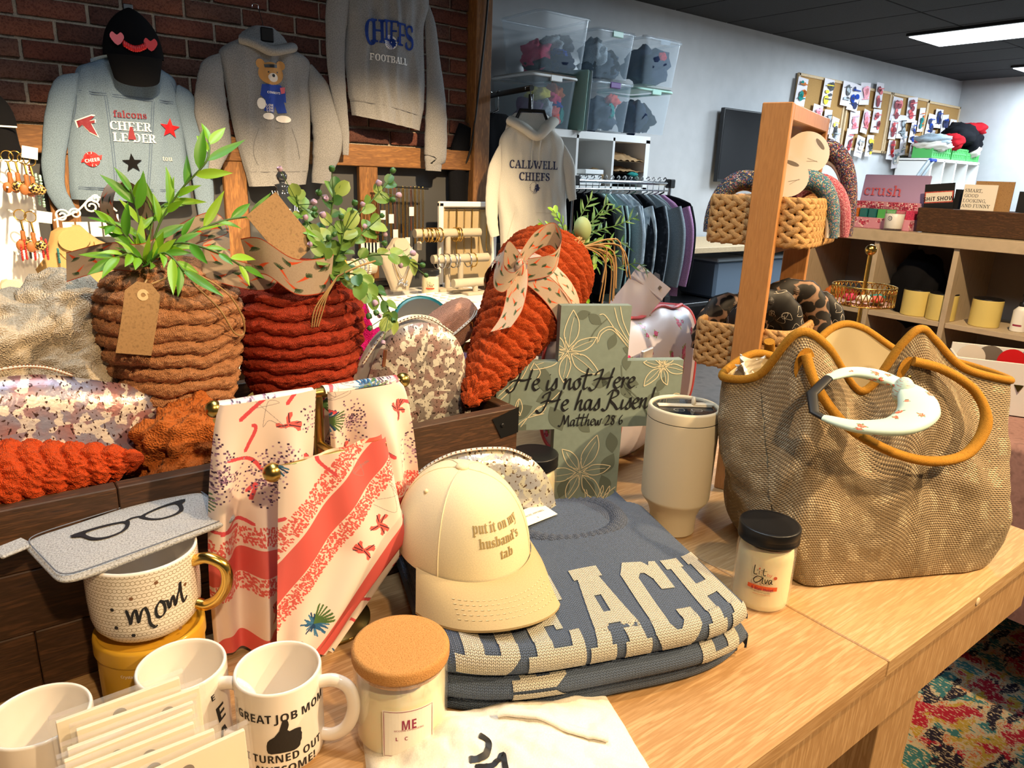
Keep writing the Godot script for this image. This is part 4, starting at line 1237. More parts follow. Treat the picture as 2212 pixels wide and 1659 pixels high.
func tag_card(parent: Node3D, called: String, at: Vector3, bas: Basis, w: float, h: float, m: Material) -> void:
	var c := 0.3 * w
	var b := B.new()
	var pts := [Vector2(-w / 2, 0), Vector2(w / 2, 0), Vector2(w / 2, h - c), Vector2(w / 2 - c, h), Vector2(-w / 2 + c, h), Vector2(-w / 2, h - c)]
	print_poly(b, pts, func(q): return at + bas * Vector3(q.x, q.y, 0.0006 + 0.004 * sin(q.y / h * 2.5)), 0.02)
	print_poly(b, pts, func(q): return at + bas * Vector3(q.x, q.y, 0.004 * sin(q.y / h * 2.5)), 0.02)
	var o := part(b, called, m, parent)
	var e := B.new()
	var ring := []
	for k in 17: ring.append(Vector2(cos(TAU * k / 16) * 0.0045, h - 0.014 + sin(TAU * k / 16) * 0.0045))
	print_line(e, ring, 0.004, func(q): return at + bas * Vector3(q.x, q.y, 0.0012 + 0.004 * sin(q.y / h * 2.5)), -10.0, 1)
	part(e, "eyelet", M.tag_ring, o)

func carrots() -> void:
	var slim := [leaf(0.046, 0.0125, 0.35), leaf(0.038, 0.010, 0.6), leaf(0.05, 0.011, -0.2), leaf(0.034, 0.011, 0.1)]
	var green := [M.leaf_a, M.leaf_b, M.leaf_c]
	# peach carrot
	var t := thing("plush_carrot", "peach chenille plush carrot with long bright green leaves and a kraft tag", "plush carrot")
	var c0 := Vector3(0.192, 0.0, -0.99)
	part(chenille(c0 + Vector3(-0.004, 0.93, 0), c0 + Vector3(0.002, 1.247, 0), func(w):
		var y: float = w
		return 0.088 * pow(maxf(0.0, sin(PI * pow(y, 1.05) * 0.5 + 0.0)), 0.35) * sqrt(maxf(0.0, 1.0 - pow(maxf(0.0, (y - 0.72) / 0.28), 2.6))) * (0.86 + 0.14 * smoothstep(0.1, 0.6, y)), 17.0, 190, 230, 11, 0.0045), "body", M.peach_yarn, t)
	var base := Vector3(0.163, 1.238, -0.955)
	for s in [[[0, 0, 0], [0.02, 0.05, 0.0], [0.045, 0.09, 0.01], [0.075, 0.125, 0.02], [0.085, 0.15, 0.0]], [[0, 0, 0], [0.04, 0.035, 0.02], [0.09, 0.055, 0.02], [0.135, 0.06, 0.02], [0.165, 0.058, 0.02]], [[0, 0, 0], [-0.02, 0.04, 0.0], [-0.04, 0.055, 0.02]], [[0, 0, 0], [0.0, 0.05, -0.01], [-0.005, 0.09, -0.01]],
			[[0, 0, 0], [0.03, 0.03, 0.03], [0.07, 0.02, 0.06], [0.1, 0.0, 0.06]], [[0, 0, 0], [-0.02, 0.02, 0.04], [-0.045, 0.015, 0.05]], [[0, 0, 0], [0.02, 0.06, -0.02], [0.05, 0.08, -0.03]], [[0, 0, 0], [0.015, 0.02, 0.04], [0.03, 0.0, 0.06]]]:
		sprig(t, s.map(func(q): return base + Vector3(q[0], q[1], q[2])), 13 if s.size() > 4 else 9, slim, green, M.stem_green, 0.75, 1.0 if s.size() > 4 else 0.95)
	for k in 9:
		var a := TAU * k / 9.0
		put_leaf(slim[k % 4], green[k % 3], t, base + Vector3(0, 0.004, 0), Vector3(cos(a), 0.55 + 0.3 * (k % 3), sin(a)), Vector3(-cos(a) * 0.4, 0.8, 0.3), 0.9)
	# gauze ribbon behind the leaves
	var rb := B.new()
	strip(rb, [Vector3(0.085, 1.235, -1.0), Vector3(0.125, 1.25, -0.965), Vector3(0.16, 1.25, -0.95), Vector3(0.2, 1.265, -0.975), Vector3(0.245, 1.285, -0.96), Vector3(0.262, 1.262, -0.95), Vector3(0.225, 1.245, -0.94), Vector3(0.27, 1.225, -0.93), Vector3(0.31, 1.22, -0.94), Vector3(0.335, 1.245, -0.955)], 0.035, func(f): return Vector3(0.1, 0.95, 0.3 * sin(f * 9.0)).normalized())
	strip(rb, [Vector3(0.16, 1.25, -0.99), Vector3(0.135, 1.3, -1.0), Vector3(0.15, 1.335, -1.0), Vector3(0.175, 1.31, -0.99), Vector3(0.17, 1.26, -0.98)], 0.03, func(f): return Vector3(0.35, 0.1, 0.9).normalized())
	part(rb, "gauze_ribbon", M.carrot_ribbon, t)
	var tw := B.new()
	tw.tube(spline([Vector3(0.158, 1.225, -0.9), Vector3(0.2, 1.235, -0.9), Vector3(0.24, 1.21, -0.905), Vector3(0.262, 1.175, -0.92), Vector3(0.266, 1.15, -0.93), Vector3(0.25, 1.155, -0.915), Vector3(0.23, 1.19, -0.9), Vector3(0.2, 1.225, -0.898)], 6), 0.0012, 5)
	tw.tube(spline([Vector3(0.155, 1.228, -0.91), Vector3(0.15, 1.225, -0.895), Vector3(0.151, 1.215, -0.887)], 5), 0.0012, 5)
	part(tw, "twine", M.twine, t)
	tag_card(t, "kraft_tag", Vector3(0.129, 1.148, -0.886), Basis(Vector3(0.93, -0.24, -0.2).normalized(), Vector3(0.22, 0.95, -0.06).normalized(), Vector3(0.2, 0.0, 0.97)), 0.039, 0.083, M.kraft)
	rebase(t, Vector3(0.19, T + 0.015, -0.99))
	# red carrot
	t = thing("plush_carrot", "brick red chenille plush carrot topped with rounded leaves and lilac buds", "plush carrot")
	c0 = Vector3(0.366, 0.0, -1.0)
	part(chenille(c0 + Vector3(0, 0.92, 0), c0 + Vector3(0, 1.236, 0), func(w):
		var y: float = w
		return 0.093 * pow(maxf(0.0, sin(PI * y * 0.5)), 0.3) * sqrt(maxf(0.0, 1.0 - pow(maxf(0.0, (y - 0.66) / 0.34), 2.4))) * (0.8 + 0.2 * smoothstep(0.15, 0.65, y)), 17.0, 190, 230, 23, 0.005), "body", M.red_yarn, t)
	var rnd := [leaf(0.024, 0.019, 0.3, 0.35, 0.0), leaf(0.02, 0.018, -0.2, 0.3, 0.0), leaf(0.028, 0.02, 0.5, 0.25, 0.0)]
	base = Vector3(0.385, 1.215, -0.945)
	var tones := [M.leaf_d, M.leaf_e, M.leaf_f]
	var bud := B.new().lathe([Vector2(0.0002, 0), Vector2(0.003, 0.0012), Vector2(0.0042, 0.004), Vector2(0.0037, 0.0072), Vector2(0.0028, 0.008), Vector2(0.002, 0.006), Vector2(0.0002, 0.005)], 9).mesh()
	for s in [[[0, 0, 0], [-0.01, 0.05, 0.01], [-0.03, 0.085, 0.0], [-0.035, 0.11, 0.0]], [[0, 0, 0], [0.03, 0.06, 0], [0.07, 0.1, 0.0], [0.1, 0.13, 0.0]], [[0, 0, 0], [0.05, 0.03, 0.03], [0.09, 0.03, 0.04], [0.12, 0.02, 0.03]], [[0, 0, 0], [0.04, -0.005, 0.05], [0.07, -0.04, 0.05], [0.075, -0.06, 0.05]], [[0, 0, 0], [0.01, 0.04, 0.03], [0.02, 0.08, 0.03]],
			[[0, 0, 0], [0.03, 0.05, 0.03], [0.06, 0.075, 0.03]], [[0, 0, 0], [0.02, 0.01, 0.06], [0.03, -0.02, 0.075]], [[0, 0, 0], [-0.015, 0.03, 0.04], [-0.02, 0.06, 0.03]], [[0, 0, 0], [0.02, 0.08, -0.02], [0.03, 0.12, -0.02]]]:
		var path: Array = s.map(func(q): return base + Vector3(q[0], q[1], q[2]))
		sprig(t, path, 11, rnd, tones, M.stem_green, 0.9, 0.95, 0.001)
		var e: Vector3 = path[path.size() - 1]
		for k in 4:
			var tipp := e + Vector3(rng.randf_range(-0.03, 0.025), rng.randf_range(-0.03, 0.03), rng.randf_range(-0.01, 0.02))
			part(B.new().tube([path[path.size() - 2].lerp(e, 0.5), tipp], 0.0006, 4), "stem", M.stem_green, t)
			put_leaf(bud, M.lilac_bud if k % 2 else M.leaf_e, t, tipp, tipp - path[path.size() - 2], Vector3(0, 0, 1), rng.randf_range(0.8, 1.15), "bud")
	rb = B.new()
	strip(rb, [Vector3(0.275, 1.248, -0.93), Vector3(0.29, 1.25, -0.905), Vector3(0.325, 1.225, -0.9), Vector3(0.36, 1.222, -0.905), Vector3(0.385, 1.225, -0.92)], 0.05, func(f): return Vector3(-0.25 + 0.3 * f, 0.9, 0.2).normalized())
	part(rb, "carrot_print_ribbon", M.carrot_ribbon, t)
	tw = B.new()
	for k in 4: tw.tube(spline([Vector3(0.385, 1.222, -0.9), Vector3(0.37, 1.205 - 0.002 * k, -0.9), Vector3(0.352 + 0.004 * k, 1.18, -0.902), Vector3(0.348 + 0.003 * k, 1.155, -0.906)], 5), 0.001, 5)
	tw.tube(spline([Vector3(0.385, 1.222, -0.9), Vector3(0.41, 1.235, -0.89), Vector3(0.44, 1.24, -0.9)], 5), 0.0014, 5)
	part(tw, "twine", M.twine, t)
	tag_card(t, "kraft_tag", Vector3(0.292, 1.315, -0.91), Basis(Vector3(0.8, 0.55, -0.2).normalized(), Vector3(0.62, -0.76, 0.05).normalized(), Vector3(-0.1, -0.15, -0.98)), 0.052, 0.082, M.kraft)
	rebase(t, Vector3(0.366, T + 0.015, -1.0))
	# big orange carrot lying diagonally
	t = thing("plush_carrot", "large rust orange plush carrot lying tip down behind the painted cross", "plush carrot")
	var tip := Vector3(0.565, 1.022, -0.855)
	var head := Vector3(0.872, 1.228, -1.02)
	part(chenille(tip, head, func(w):
		var y: float = w
		return 0.098 * pow(y, 0.72) * sqrt(maxf(0.0, 1.0 - pow(maxf(0.0, (y - 0.74) / 0.26), 2.2))) + 0.004, 19.0, 190, 250, 37, 0.005), "body", M.orange_yarn, t)
	base = head + Vector3(0.0, 0.01, 0.02)
	var needle := [leaf(0.02, 0.0038, 0.2, 0.3), leaf(0.024, 0.0036, -0.2, 0.3), leaf(0.018, 0.004, 0.4, 0.3)]
	for s in [[[0, 0, 0], [0.04, 0.03, 0.01], [0.09, 0.06, 0], [0.13, 0.07, 0]], [[0, 0, 0], [0.05, 0.01, 0.02], [0.1, 0.01, 0.02], [0.16, 0.0, 0.0]], [[0, 0, 0], [0.05, -0.02, 0.03], [0.1, -0.04, 0.03], [0.17, -0.035, 0.02], [0.2, -0.05, 0.02]], [[0, 0, 0], [0.03, 0.05, 0], [0.055, 0.085, 0]], [[0, 0, 0], [0.05, 0.03, 0.03], [0.1, 0.04, 0.03], [0.16, 0.055, 0.02]],
			[[0, 0, 0], [0.03, 0.0, 0.04], [0.08, -0.015, 0.06]], [[0, 0, 0], [0.06, 0.02, -0.02], [0.12, 0.03, -0.02]], [[0, 0, 0], [0.04, 0.045, 0.02], [0.09, 0.08, 0.01]]]:
		sprig(t, s.map(func(q): return base + Vector3(q[0], q[1], q[2])), 15, needle, [M.leaf_g, M.leaf_h], M.stem_green, 0.8, 1.15, 0.0009)
	var small := [leaf(0.016, 0.0085, 0.3, 0.3, 0.0), leaf(0.014, 0.008, -0.1, 0.3, 0.0)]
	for s in [[[0, 0, 0], [-0.03, 0.03, 0.0], [-0.06, 0.04, 0]], [[0, 0, 0], [-0.02, 0.04, 0.01], [-0.035, 0.065, 0]], [[0, 0, 0], [-0.05, 0.015, 0.01], [-0.085, 0.02, 0]], [[0, 0, 0], [0.02, 0.0, 0.05], [0.025, -0.035, 0.06]], [[0, 0, 0], [0.015, -0.03, 0.05], [0.01, -0.09, 0.05]], [[0, 0, 0], [0.04, 0.01, 0.05], [0.055, -0.02, 0.06]], [[0, 0, 0], [0.005, -0.05, 0.06], [-0.005, -0.11, 0.055]]]:
		sprig(t, s.map(func(q): return base + Vector3(q[0], q[1], q[2])), 11, small, [M.leaf_a, M.leaf_c, M.leaf_d], M.stem_green, 0.9, 1.1, 0.0009)
	part(B.new().ball(base + Vector3(0.012, 0.034, 0.03), Vector3(0.016, 0.022, 0.016), 20, 14, Basis(Vector3(0, 0, 1), 0.2)), "egg", M.egg_green, t)
	var rf := B.new()
	for k in 110:
		var a := rng.randf_range(-0.9, 0.7)
		var l := rng.randf_range(0.05, 0.085)
		var st := base + Vector3(-0.01 + rng.randf_range(-0.008, 0.008), 0.012 + rng.randf_range(-0.01, 0.01), 0.045 + rng.randf_range(-0.01, 0.01))
		var d := Vector3(-0.86, -0.35 + a * 0.42, 0.1 + rng.randf_range(-0.1, 0.25)).normalized()
		rf.tube([st, st + d * l * 0.5 + Vector3(0, 0.004, 0.006), st + d * l + Vector3(0, -0.004, 0.0)], 0.0009, 4, false, 1.0, Vector3.UP, false)
	for k in 12:
		var st := base + Vector3(0.0, 0.005, 0.05)
		var e := st + Vector3(rng.randf_range(0.03, 0.11), rng.randf_range(-0.12, -0.03), rng.randf_range(0.0, 0.03))
		rf.tube(spline([st, st.lerp(e, 0.5) + Vector3(0.02, 0.03, 0.01), e], 5), 0.0014, 4, false, 1.0, Vector3.UP, false)
	var rft := part(rf, "raffia_tuft", M.raffia, t)
	# carrot print bow and band
	var ax := (head - tip).normalized()
	var bc := tip.lerp(head, 0.66)
	var e1 := ax.cross(Vector3(0.3, 0.2, 0.93)).normalized()
	var e2 := ax.cross(e1)
	var band := B.new()
	var ring := []
	for k in 33: ring.append(bc + ax * (0.016 * sin(TAU * k / 32.0)) + (e1 * cos(TAU * k / 32.0) + e2 * sin(TAU * k / 32.0)) * 0.0895)
	strip(band, ring, 0.034, func(_f): return ax, 1)
	part(band, "ribbon_band", M.carrot_ribbon, t)
	var knot := Vector3(0.682, 1.222, -0.895)
	var bow := B.new()
	strip(bow, [knot, knot + Vector3(-0.025, 0.025, 0.0), knot + Vector3(-0.042, 0.012, 0.01), knot + Vector3(-0.045, -0.012, 0.015), knot + Vector3(-0.03, -0.02, 0.02), knot + Vector3(0, -0.004, 0.01)], 0.036, func(f): return Vector3(0.25, 0.85, 0.35).normalized())
	strip(bow, [knot, knot + Vector3(0.03, 0.035, 0.0), knot + Vector3(0.06, 0.05, 0.01), knot + Vector3(0.07, 0.028, 0.02), knot + Vector3(0.05, 0.005, 0.025), knot + Vector3(0.01, -0.004, 0.012)], 0.04, func(f): return Vector3(-0.15, 0.9, 0.3).normalized())
	strip(bow, [knot, knot + Vector3(-0.012, -0.03, 0.018), knot + Vector3(-0.03, -0.065, 0.03), knot + Vector3(-0.05, -0.09, 0.03)], 0.034, func(f): return Vector3(0.8, 0.25, 0.5).normalized())
	strip(bow, [knot, knot + Vector3(0.04, -0.025, 0.01), knot + Vector3(0.075, -0.06, 0.02), knot + Vector3(0.095, -0.1, 0.025), knot + Vector3(0.1, -0.14, 0.02)], 0.036, func(f): return Vector3(0.75, 0.5, 0.3).normalized())
	part(bow, "bow", M.carrot_ribbon, t)
	part(B.new().ball(knot + Vector3(0, 0, 0.008), Vector3(0.009, 0.014, 0.008), 12, 8), "bow_knot", M.carrot_ribbon, t)
	rebase(t, Vector3(0.73, 1.0, -0.93))
	# orange tip at the left, lying on the crate edge
	t = thing("plush_carrot", "bright orange ribbed plush carrot tip lying over the crate edge at left", "plush carrot")
	part(chenille(Vector3(0.124, 1.03, -0.862), Vector3(-0.30, 1.03, -0.90), func(w):
		var y: float = w
		return 0.075 * pow(y, 0.62) * sqrt(maxf(0.0, 1.0 - pow(maxf(0.0, (y - 0.8) / 0.2), 2.4))) + 0.003, 22.0, 150, 250, 51, 0.004), "body", M.bright_orange_yarn, t)
	rebase(t, Vector3(-0.09, 1.0, -0.88))

func blob(b: B, c: Vector3, r: Vector3, sd: int, amp := 0.25, fine := 0.0028, nu := 90, nv := 60, bas := Basis()) -> B:
	var n := FastNoiseLite.new()
	n.seed = sd; n.frequency = 1.0; n.fractal_octaves = 2
	return b.grid(nu, nv, func(u, w):
		var d := Vector3(sin(u * TAU) * sin(w * PI), -cos(w * PI), cos(u * TAU) * sin(w * PI))
		var k := 1.0 + n.get_noise_3dv(d * 1.3) * amp
		var q := c + bas * (d * r * k)
		return q + bas * d * (n.get_noise_3dv(q * 120.0) * fine + n.get_noise_3dv(q * 45.0) * fine * 1.3), true)

func pouch_shape(outline: Array, thick: float, k := 5.0) -> B:
	var o := spline(outline, 8, true)
	var n := o.size()
	var ctr := Vector2.ZERO
	for q in o: ctr += q / n
	var b := B.new()
	for side in [1.0, -1.0]:
		b.grid(n, 10, func(u, w):
			var q: Vector2 = ctr.lerp(o[int(round(u * n)) % n], w)
			return Vector3(q.x, q.y, side * thick * pow(maxf(0.0, 1.0 - pow(w, 4.0)), 0.6)), true, 1, 1, side > 0)
	for i in b.v.size(): b.uv[i] = Vector2(b.v[i].x * k, b.v[i].y * k)
	return b

func zip(t: Node3D, pts: Array, m: Material, r := 0.0016) -> void:
	var p := spline(pts, 10)
	part(B.new().tube(p, r * 2.2, 6, false, 0.5), "zip_tape", M.cream_leather, t)
	var te := B.new()
	for k in p.size() - 1:
		var c: Vector3 = (p[k] + p[k + 1]) * 0.5
		te.box(c + Vector3(0, 0, r), Vector3(0.0016, 0.004, 0.0022), 0.0, Basis(Quaternion(Vector3.RIGHT, (p[k + 1] - p[k]).normalized())))
	part(te, "zip_teeth", m, t)

func crate_goods() -> void:
	# splatter pouches
	var t := thing("zip_pouch", "speckled rose and silver zip pouch lying at the left above the orange carrot tip", "pouch", Vector3(0.06, 1.065, -0.925), 0.12)
	t.rotation.x = -0.25
	part(pouch_shape([Vector2(-0.12, 0.055), Vector2(-0.03, 0.062), Vector2(0.05, 0.04), Vector2(0.095, 0.025), Vector2(0.103, 0.012), Vector2(0.096, -0.03), Vector2(0.086, -0.075), Vector2(0.0, -0.08), Vector2(-0.12, -0.08), Vector2(-0.13, 0.0)], 0.018), "body", M.splatter_rose, t)
	zip(t, [Vector3(-0.12, 0.064, 0.0), Vector3(-0.05, 0.072, 0.004), Vector3(-0.015, 0.068, 0.004), Vector3(0.012, 0.054, 0.004)], M.rose_gold)
	t = thing("zip_pouch", "half-round speckled metallic pouch standing in the crate before the rust carrot", "pouch", Vector3(0.515, 1.045, -0.91), -0.25)
	t.rotation.z = -0.12
	part(pouch_shape([Vector2(-0.075, -0.07), Vector2(-0.078, 0.02), Vector2(-0.05, 0.08), Vector2(0.0, 0.1), Vector2(0.05, 0.078), Vector2(0.075, 0.02), Vector2(0.085, -0.07), Vector2(0.0, -0.075)], 0.017), "body", M.splatter_grey, t)
	part(pouch_shape([Vector2(-0.09, -0.07), Vector2(-0.09, 0.0), Vector2(-0.065, 0.07), Vector2(-0.012, 0.107), Vector2(0.04, 0.09), Vector2(0.0, 0.0), Vector2(-0.02, -0.07)], 0.006), "gusset", M.silver_leather, t)
	t.get_child(1).position = Vector3(-0.008, 0, -0.02)
	zip(t, [Vector3(-0.088, 0.03, -0.008), Vector3(-0.055, 0.085, -0.008), Vector3(-0.005, 0.107, -0.008), Vector3(0.045, 0.086, -0.008)], M.rose_gold)
	part(B.new().box(Vector3(-0.062, 0.045, 0.014), Vector3(0.005, 0.026, 0.002), 0.0008), "zip_pull", M.rose_gold, t)
	t = thing("zip_pouch", "half-round silver speckled pouch standing behind the cream cap", "pouch", Vector3(0.532, T + 0.001, -0.763), -0.5)
	part(pouch_shape([Vector2(-0.118, 0.01), Vector2(-0.118, 0.10), Vector2(-0.095, 0.15), Vector2(-0.04, 0.182), Vector2(0.03, 0.188), Vector2(0.08, 0.165), Vector2(0.108, 0.11), Vector2(0.115, 0.01), Vector2(0.0, 0.003)], 0.022), "body", M.splatter_silver, t)
	zip(t, [Vector3(-0.117, 0.105, 0.004), Vector3(-0.092, 0.153, 0.004), Vector3(-0.04, 0.185, 0.004), Vector3(0.03, 0.191, 0.004), Vector3(0.07, 0.175, 0.004)], M.rose_gold)
	# cream sherpa plush
	t = thing("plush_toy", "cream sherpa plush slumped in the crate beside the peach carrot", "plush toy", Vector3(0.045, 1.04, -1.05))
	var b := B.new()
	blob(b, Vector3(-0.06, 0.09, 0.0), Vector3(0.1, 0.075, 0.08), 3, 0.3)
	blob(b, Vector3(0.045, 0.1, -0.01), Vector3(0.075, 0.075, 0.07), 5, 0.25)
	blob(b, Vector3(0.05, 0.055, 0.035), Vector3(0.07, 0.05, 0.05), 7, 0.25)
	part(b, "body", M.sherpa_cream, t)
	# curly rust plush and mesh ribbon
	t = thing("plush_toy", "curly rust orange plush tucked in front of the peach carrot", "plush toy", Vector3(0.19, 0.98, -0.90))
	b = B.new()
	blob(b, Vector3(0.0, 0.035, 0.0), Vector3(0.075, 0.06, 0.05), 13, 0.35, 0.006)
	part(b, "body", M.curly_rust, t)
	t = thing("mesh_ribbon", "olive mesh ribbon printed with yellow bunnies and carrots below the peach carrot", "ribbon", Vector3(0.2, 1.04, -0.88))
	b = B.new()
	strip(b, [Vector3(-0.06, 0.0, 0.0), Vector3(-0.02, 0.0, 0.012), Vector3(0.02, 0.012, 0.012), Vector3(0.06, 0.03, 0.0)], 0.034, func(f): return Vector3(-0.2, 0.9, 0.2).normalized())
	part(b, "band", M.olive_mesh, t)
	b = B.new()
	var rfn := func(q: Vector2): return Vector3(q.x, q.y + 0.0115 * smoothstep(-0.02, 0.05, q.x), 0.0135)
	for c in [Vector2(0.0, 0.004), Vector2(0.042, 0.016)]:
		print_poly(b, disc(0.0085, 14, c, 0.75), rfn, 0.02)
		print_poly(b, disc(0.007, 12, c + Vector2(-0.013, -0.004), 0.85), rfn, 0.02)
		print_poly(b, disc(0.006, 10, c + Vector2(-0.021, 0.0), 0.35), rfn, 0.02)
		print_poly(b, disc(0.006, 10, c + Vector2(-0.02, -0.009), 0.4), rfn, 0.02)
	part(b, "bunny_print", M.yellow_ink, t)
	b = B.new()
	print_poly(b, [Vector2(-0.05, 0.006), Vector2(-0.034, 0.01), Vector2(-0.03, 0.006), Vector2(-0.045, 0.0)], rfn, 0.02)
	print_poly(b, [Vector2(0.012, 0.0), Vector2(0.02, 0.012), Vector2(0.024, 0.01)], rfn, 0.02)
	part(b, "carrot_print", M.orange_ink, t)
	# hot pink plush
	t = thing("plush_toy", "hot pink plush tucked behind the brick red carrot", "plush toy", Vector3(0.475, 1.0, -1.07))
	b = B.new()
	blob(b, Vector3(0.0, 0.08, 0.0), Vector3(0.035, 0.07, 0.03), 17, 0.3, 0.0018, 60, 40, Basis(Vector3(0, 0, 1), -0.35))
	blob(b, Vector3(0.035, 0.055, 0.01), Vector3(0.04, 0.055, 0.035), 19, 0.3, 0.0018, 60, 40, Basis(Vector3(0, 0, 1), -0.6))
	blob(b, Vector3(-0.02, 0.03, 0.02), Vector3(0.05, 0.06, 0.04), 29, 0.3)
	part(b, "body", M.sherpa_pink, t)
	# peach sherpa pouch with gold zip
	t = thing("zip_pouch", "peach sherpa pouch with a gold zip and coin charm beside the rust carrot", "pouch", Vector3(0.63, 1.085, -1.05), -0.3)
	t.rotation.z = 0.62
	b = B.new()
	b.grid(80, 40, func(u, w):
		var d := Vector3(sin(u * TAU) * sin(w * PI), -cos(w * PI), cos(u * TAU) * sin(w * PI))
		var q := Vector3(signf(d.x) * pow(absf(d.x), 0.6) * 0.085, signf(d.y) * pow(absf(d.y), 0.6) * 0.038, d.z * 0.035)
		return q + d * (nz.get_noise_3dv(q * 130.0) * 0.002), true)
	part(b, "body", M.sherpa_peach, t)
	zip(t, [Vector3(-0.06, -0.006, 0.034), Vector3(0.0, -0.004, 0.036), Vector3(0.06, -0.002, 0.033), Vector3(0.078, 0.002, 0.025)], M.gold, 0.002)
	var ch := part(B.new().tube([Vector3(0.06, -0.004, 0.04), Vector3(0.054, -0.016, 0.044), Vector3(0.04, -0.026, 0.045)], 0.0018, 6), "zip_pull", M.gold, t)
	part(B.new().lathe([Vector2(0.0001, -0.0008), Vector2(0.0115, -0.0008), Vector2(0.0115, 0.0008), Vector2(0.0001, 0.0008)], 24, Vector3(0.03, -0.038, 0.046), Basis(Vector3.RIGHT, PI / 2 - 0.1)), "coin_charm", M.gold, ch)
	part(B.new().box(Vector3(0.005, -0.042, 0.04), Vector3(0.006, 0.011, 0.001), 0.0, Basis(Vector3(0, 0, 1), -0.3)), "price_tag", M.paper, t)
	# pink floral plush ear and teal rim behind
	t = thing("plush_toy", "pale pink plush with a glitter patch peeping out behind the rust carrot", "plush toy", Vector3(0.94, 1.0, -1.13))
	b = B.new()
	blob(b, Vector3(0.0, 0.075, 0.0), Vector3(0.075, 0.085, 0.05), 61, 0.2)
	part(b, "body", M.sherpa_blush, t)
	t = thing("plush_toy", "lilac plush wedged low between the crate and the rust carrot", "plush toy", Vector3(0.62, 0.98, -1.0))
	b = B.new()
	blob(b, Vector3(0.0, 0.03, 0.0), Vector3(0.07, 0.06, 0.07), 67, 0.2)
	part(b, "body", M.sherpa_lilac, t)
	t = thing("hand_mirror", "round teal-backed mirror leaning behind the peach sherpa pouch", "mirror", Vector3(0.64, 1.09, -1.12), -0.4)
	t.rotation.x = -0.5
	part(B.new().lathe([Vector2(0.0001, -0.003), Vector2(0.054, -0.003), Vector2(0.057, 0.0), Vector2(0.054, 0.003), Vector2(0.05, 0.003)], 40, Vector3.ZERO, Basis(Vector3.RIGHT, PI / 2)), "rim", M.teal_enamel, t)
	part(B.new().lathe([Vector2(0.0001, 0.003), Vector2(0.05, 0.003)], 40, Vector3.ZERO, Basis(Vector3.RIGHT, PI / 2)), "glass", M.chrome, t)

func reuv(b: B, f: Callable) -> B:
	for i in b.v.size(): b.uv[i] = f.call(b.v[i])
	return b

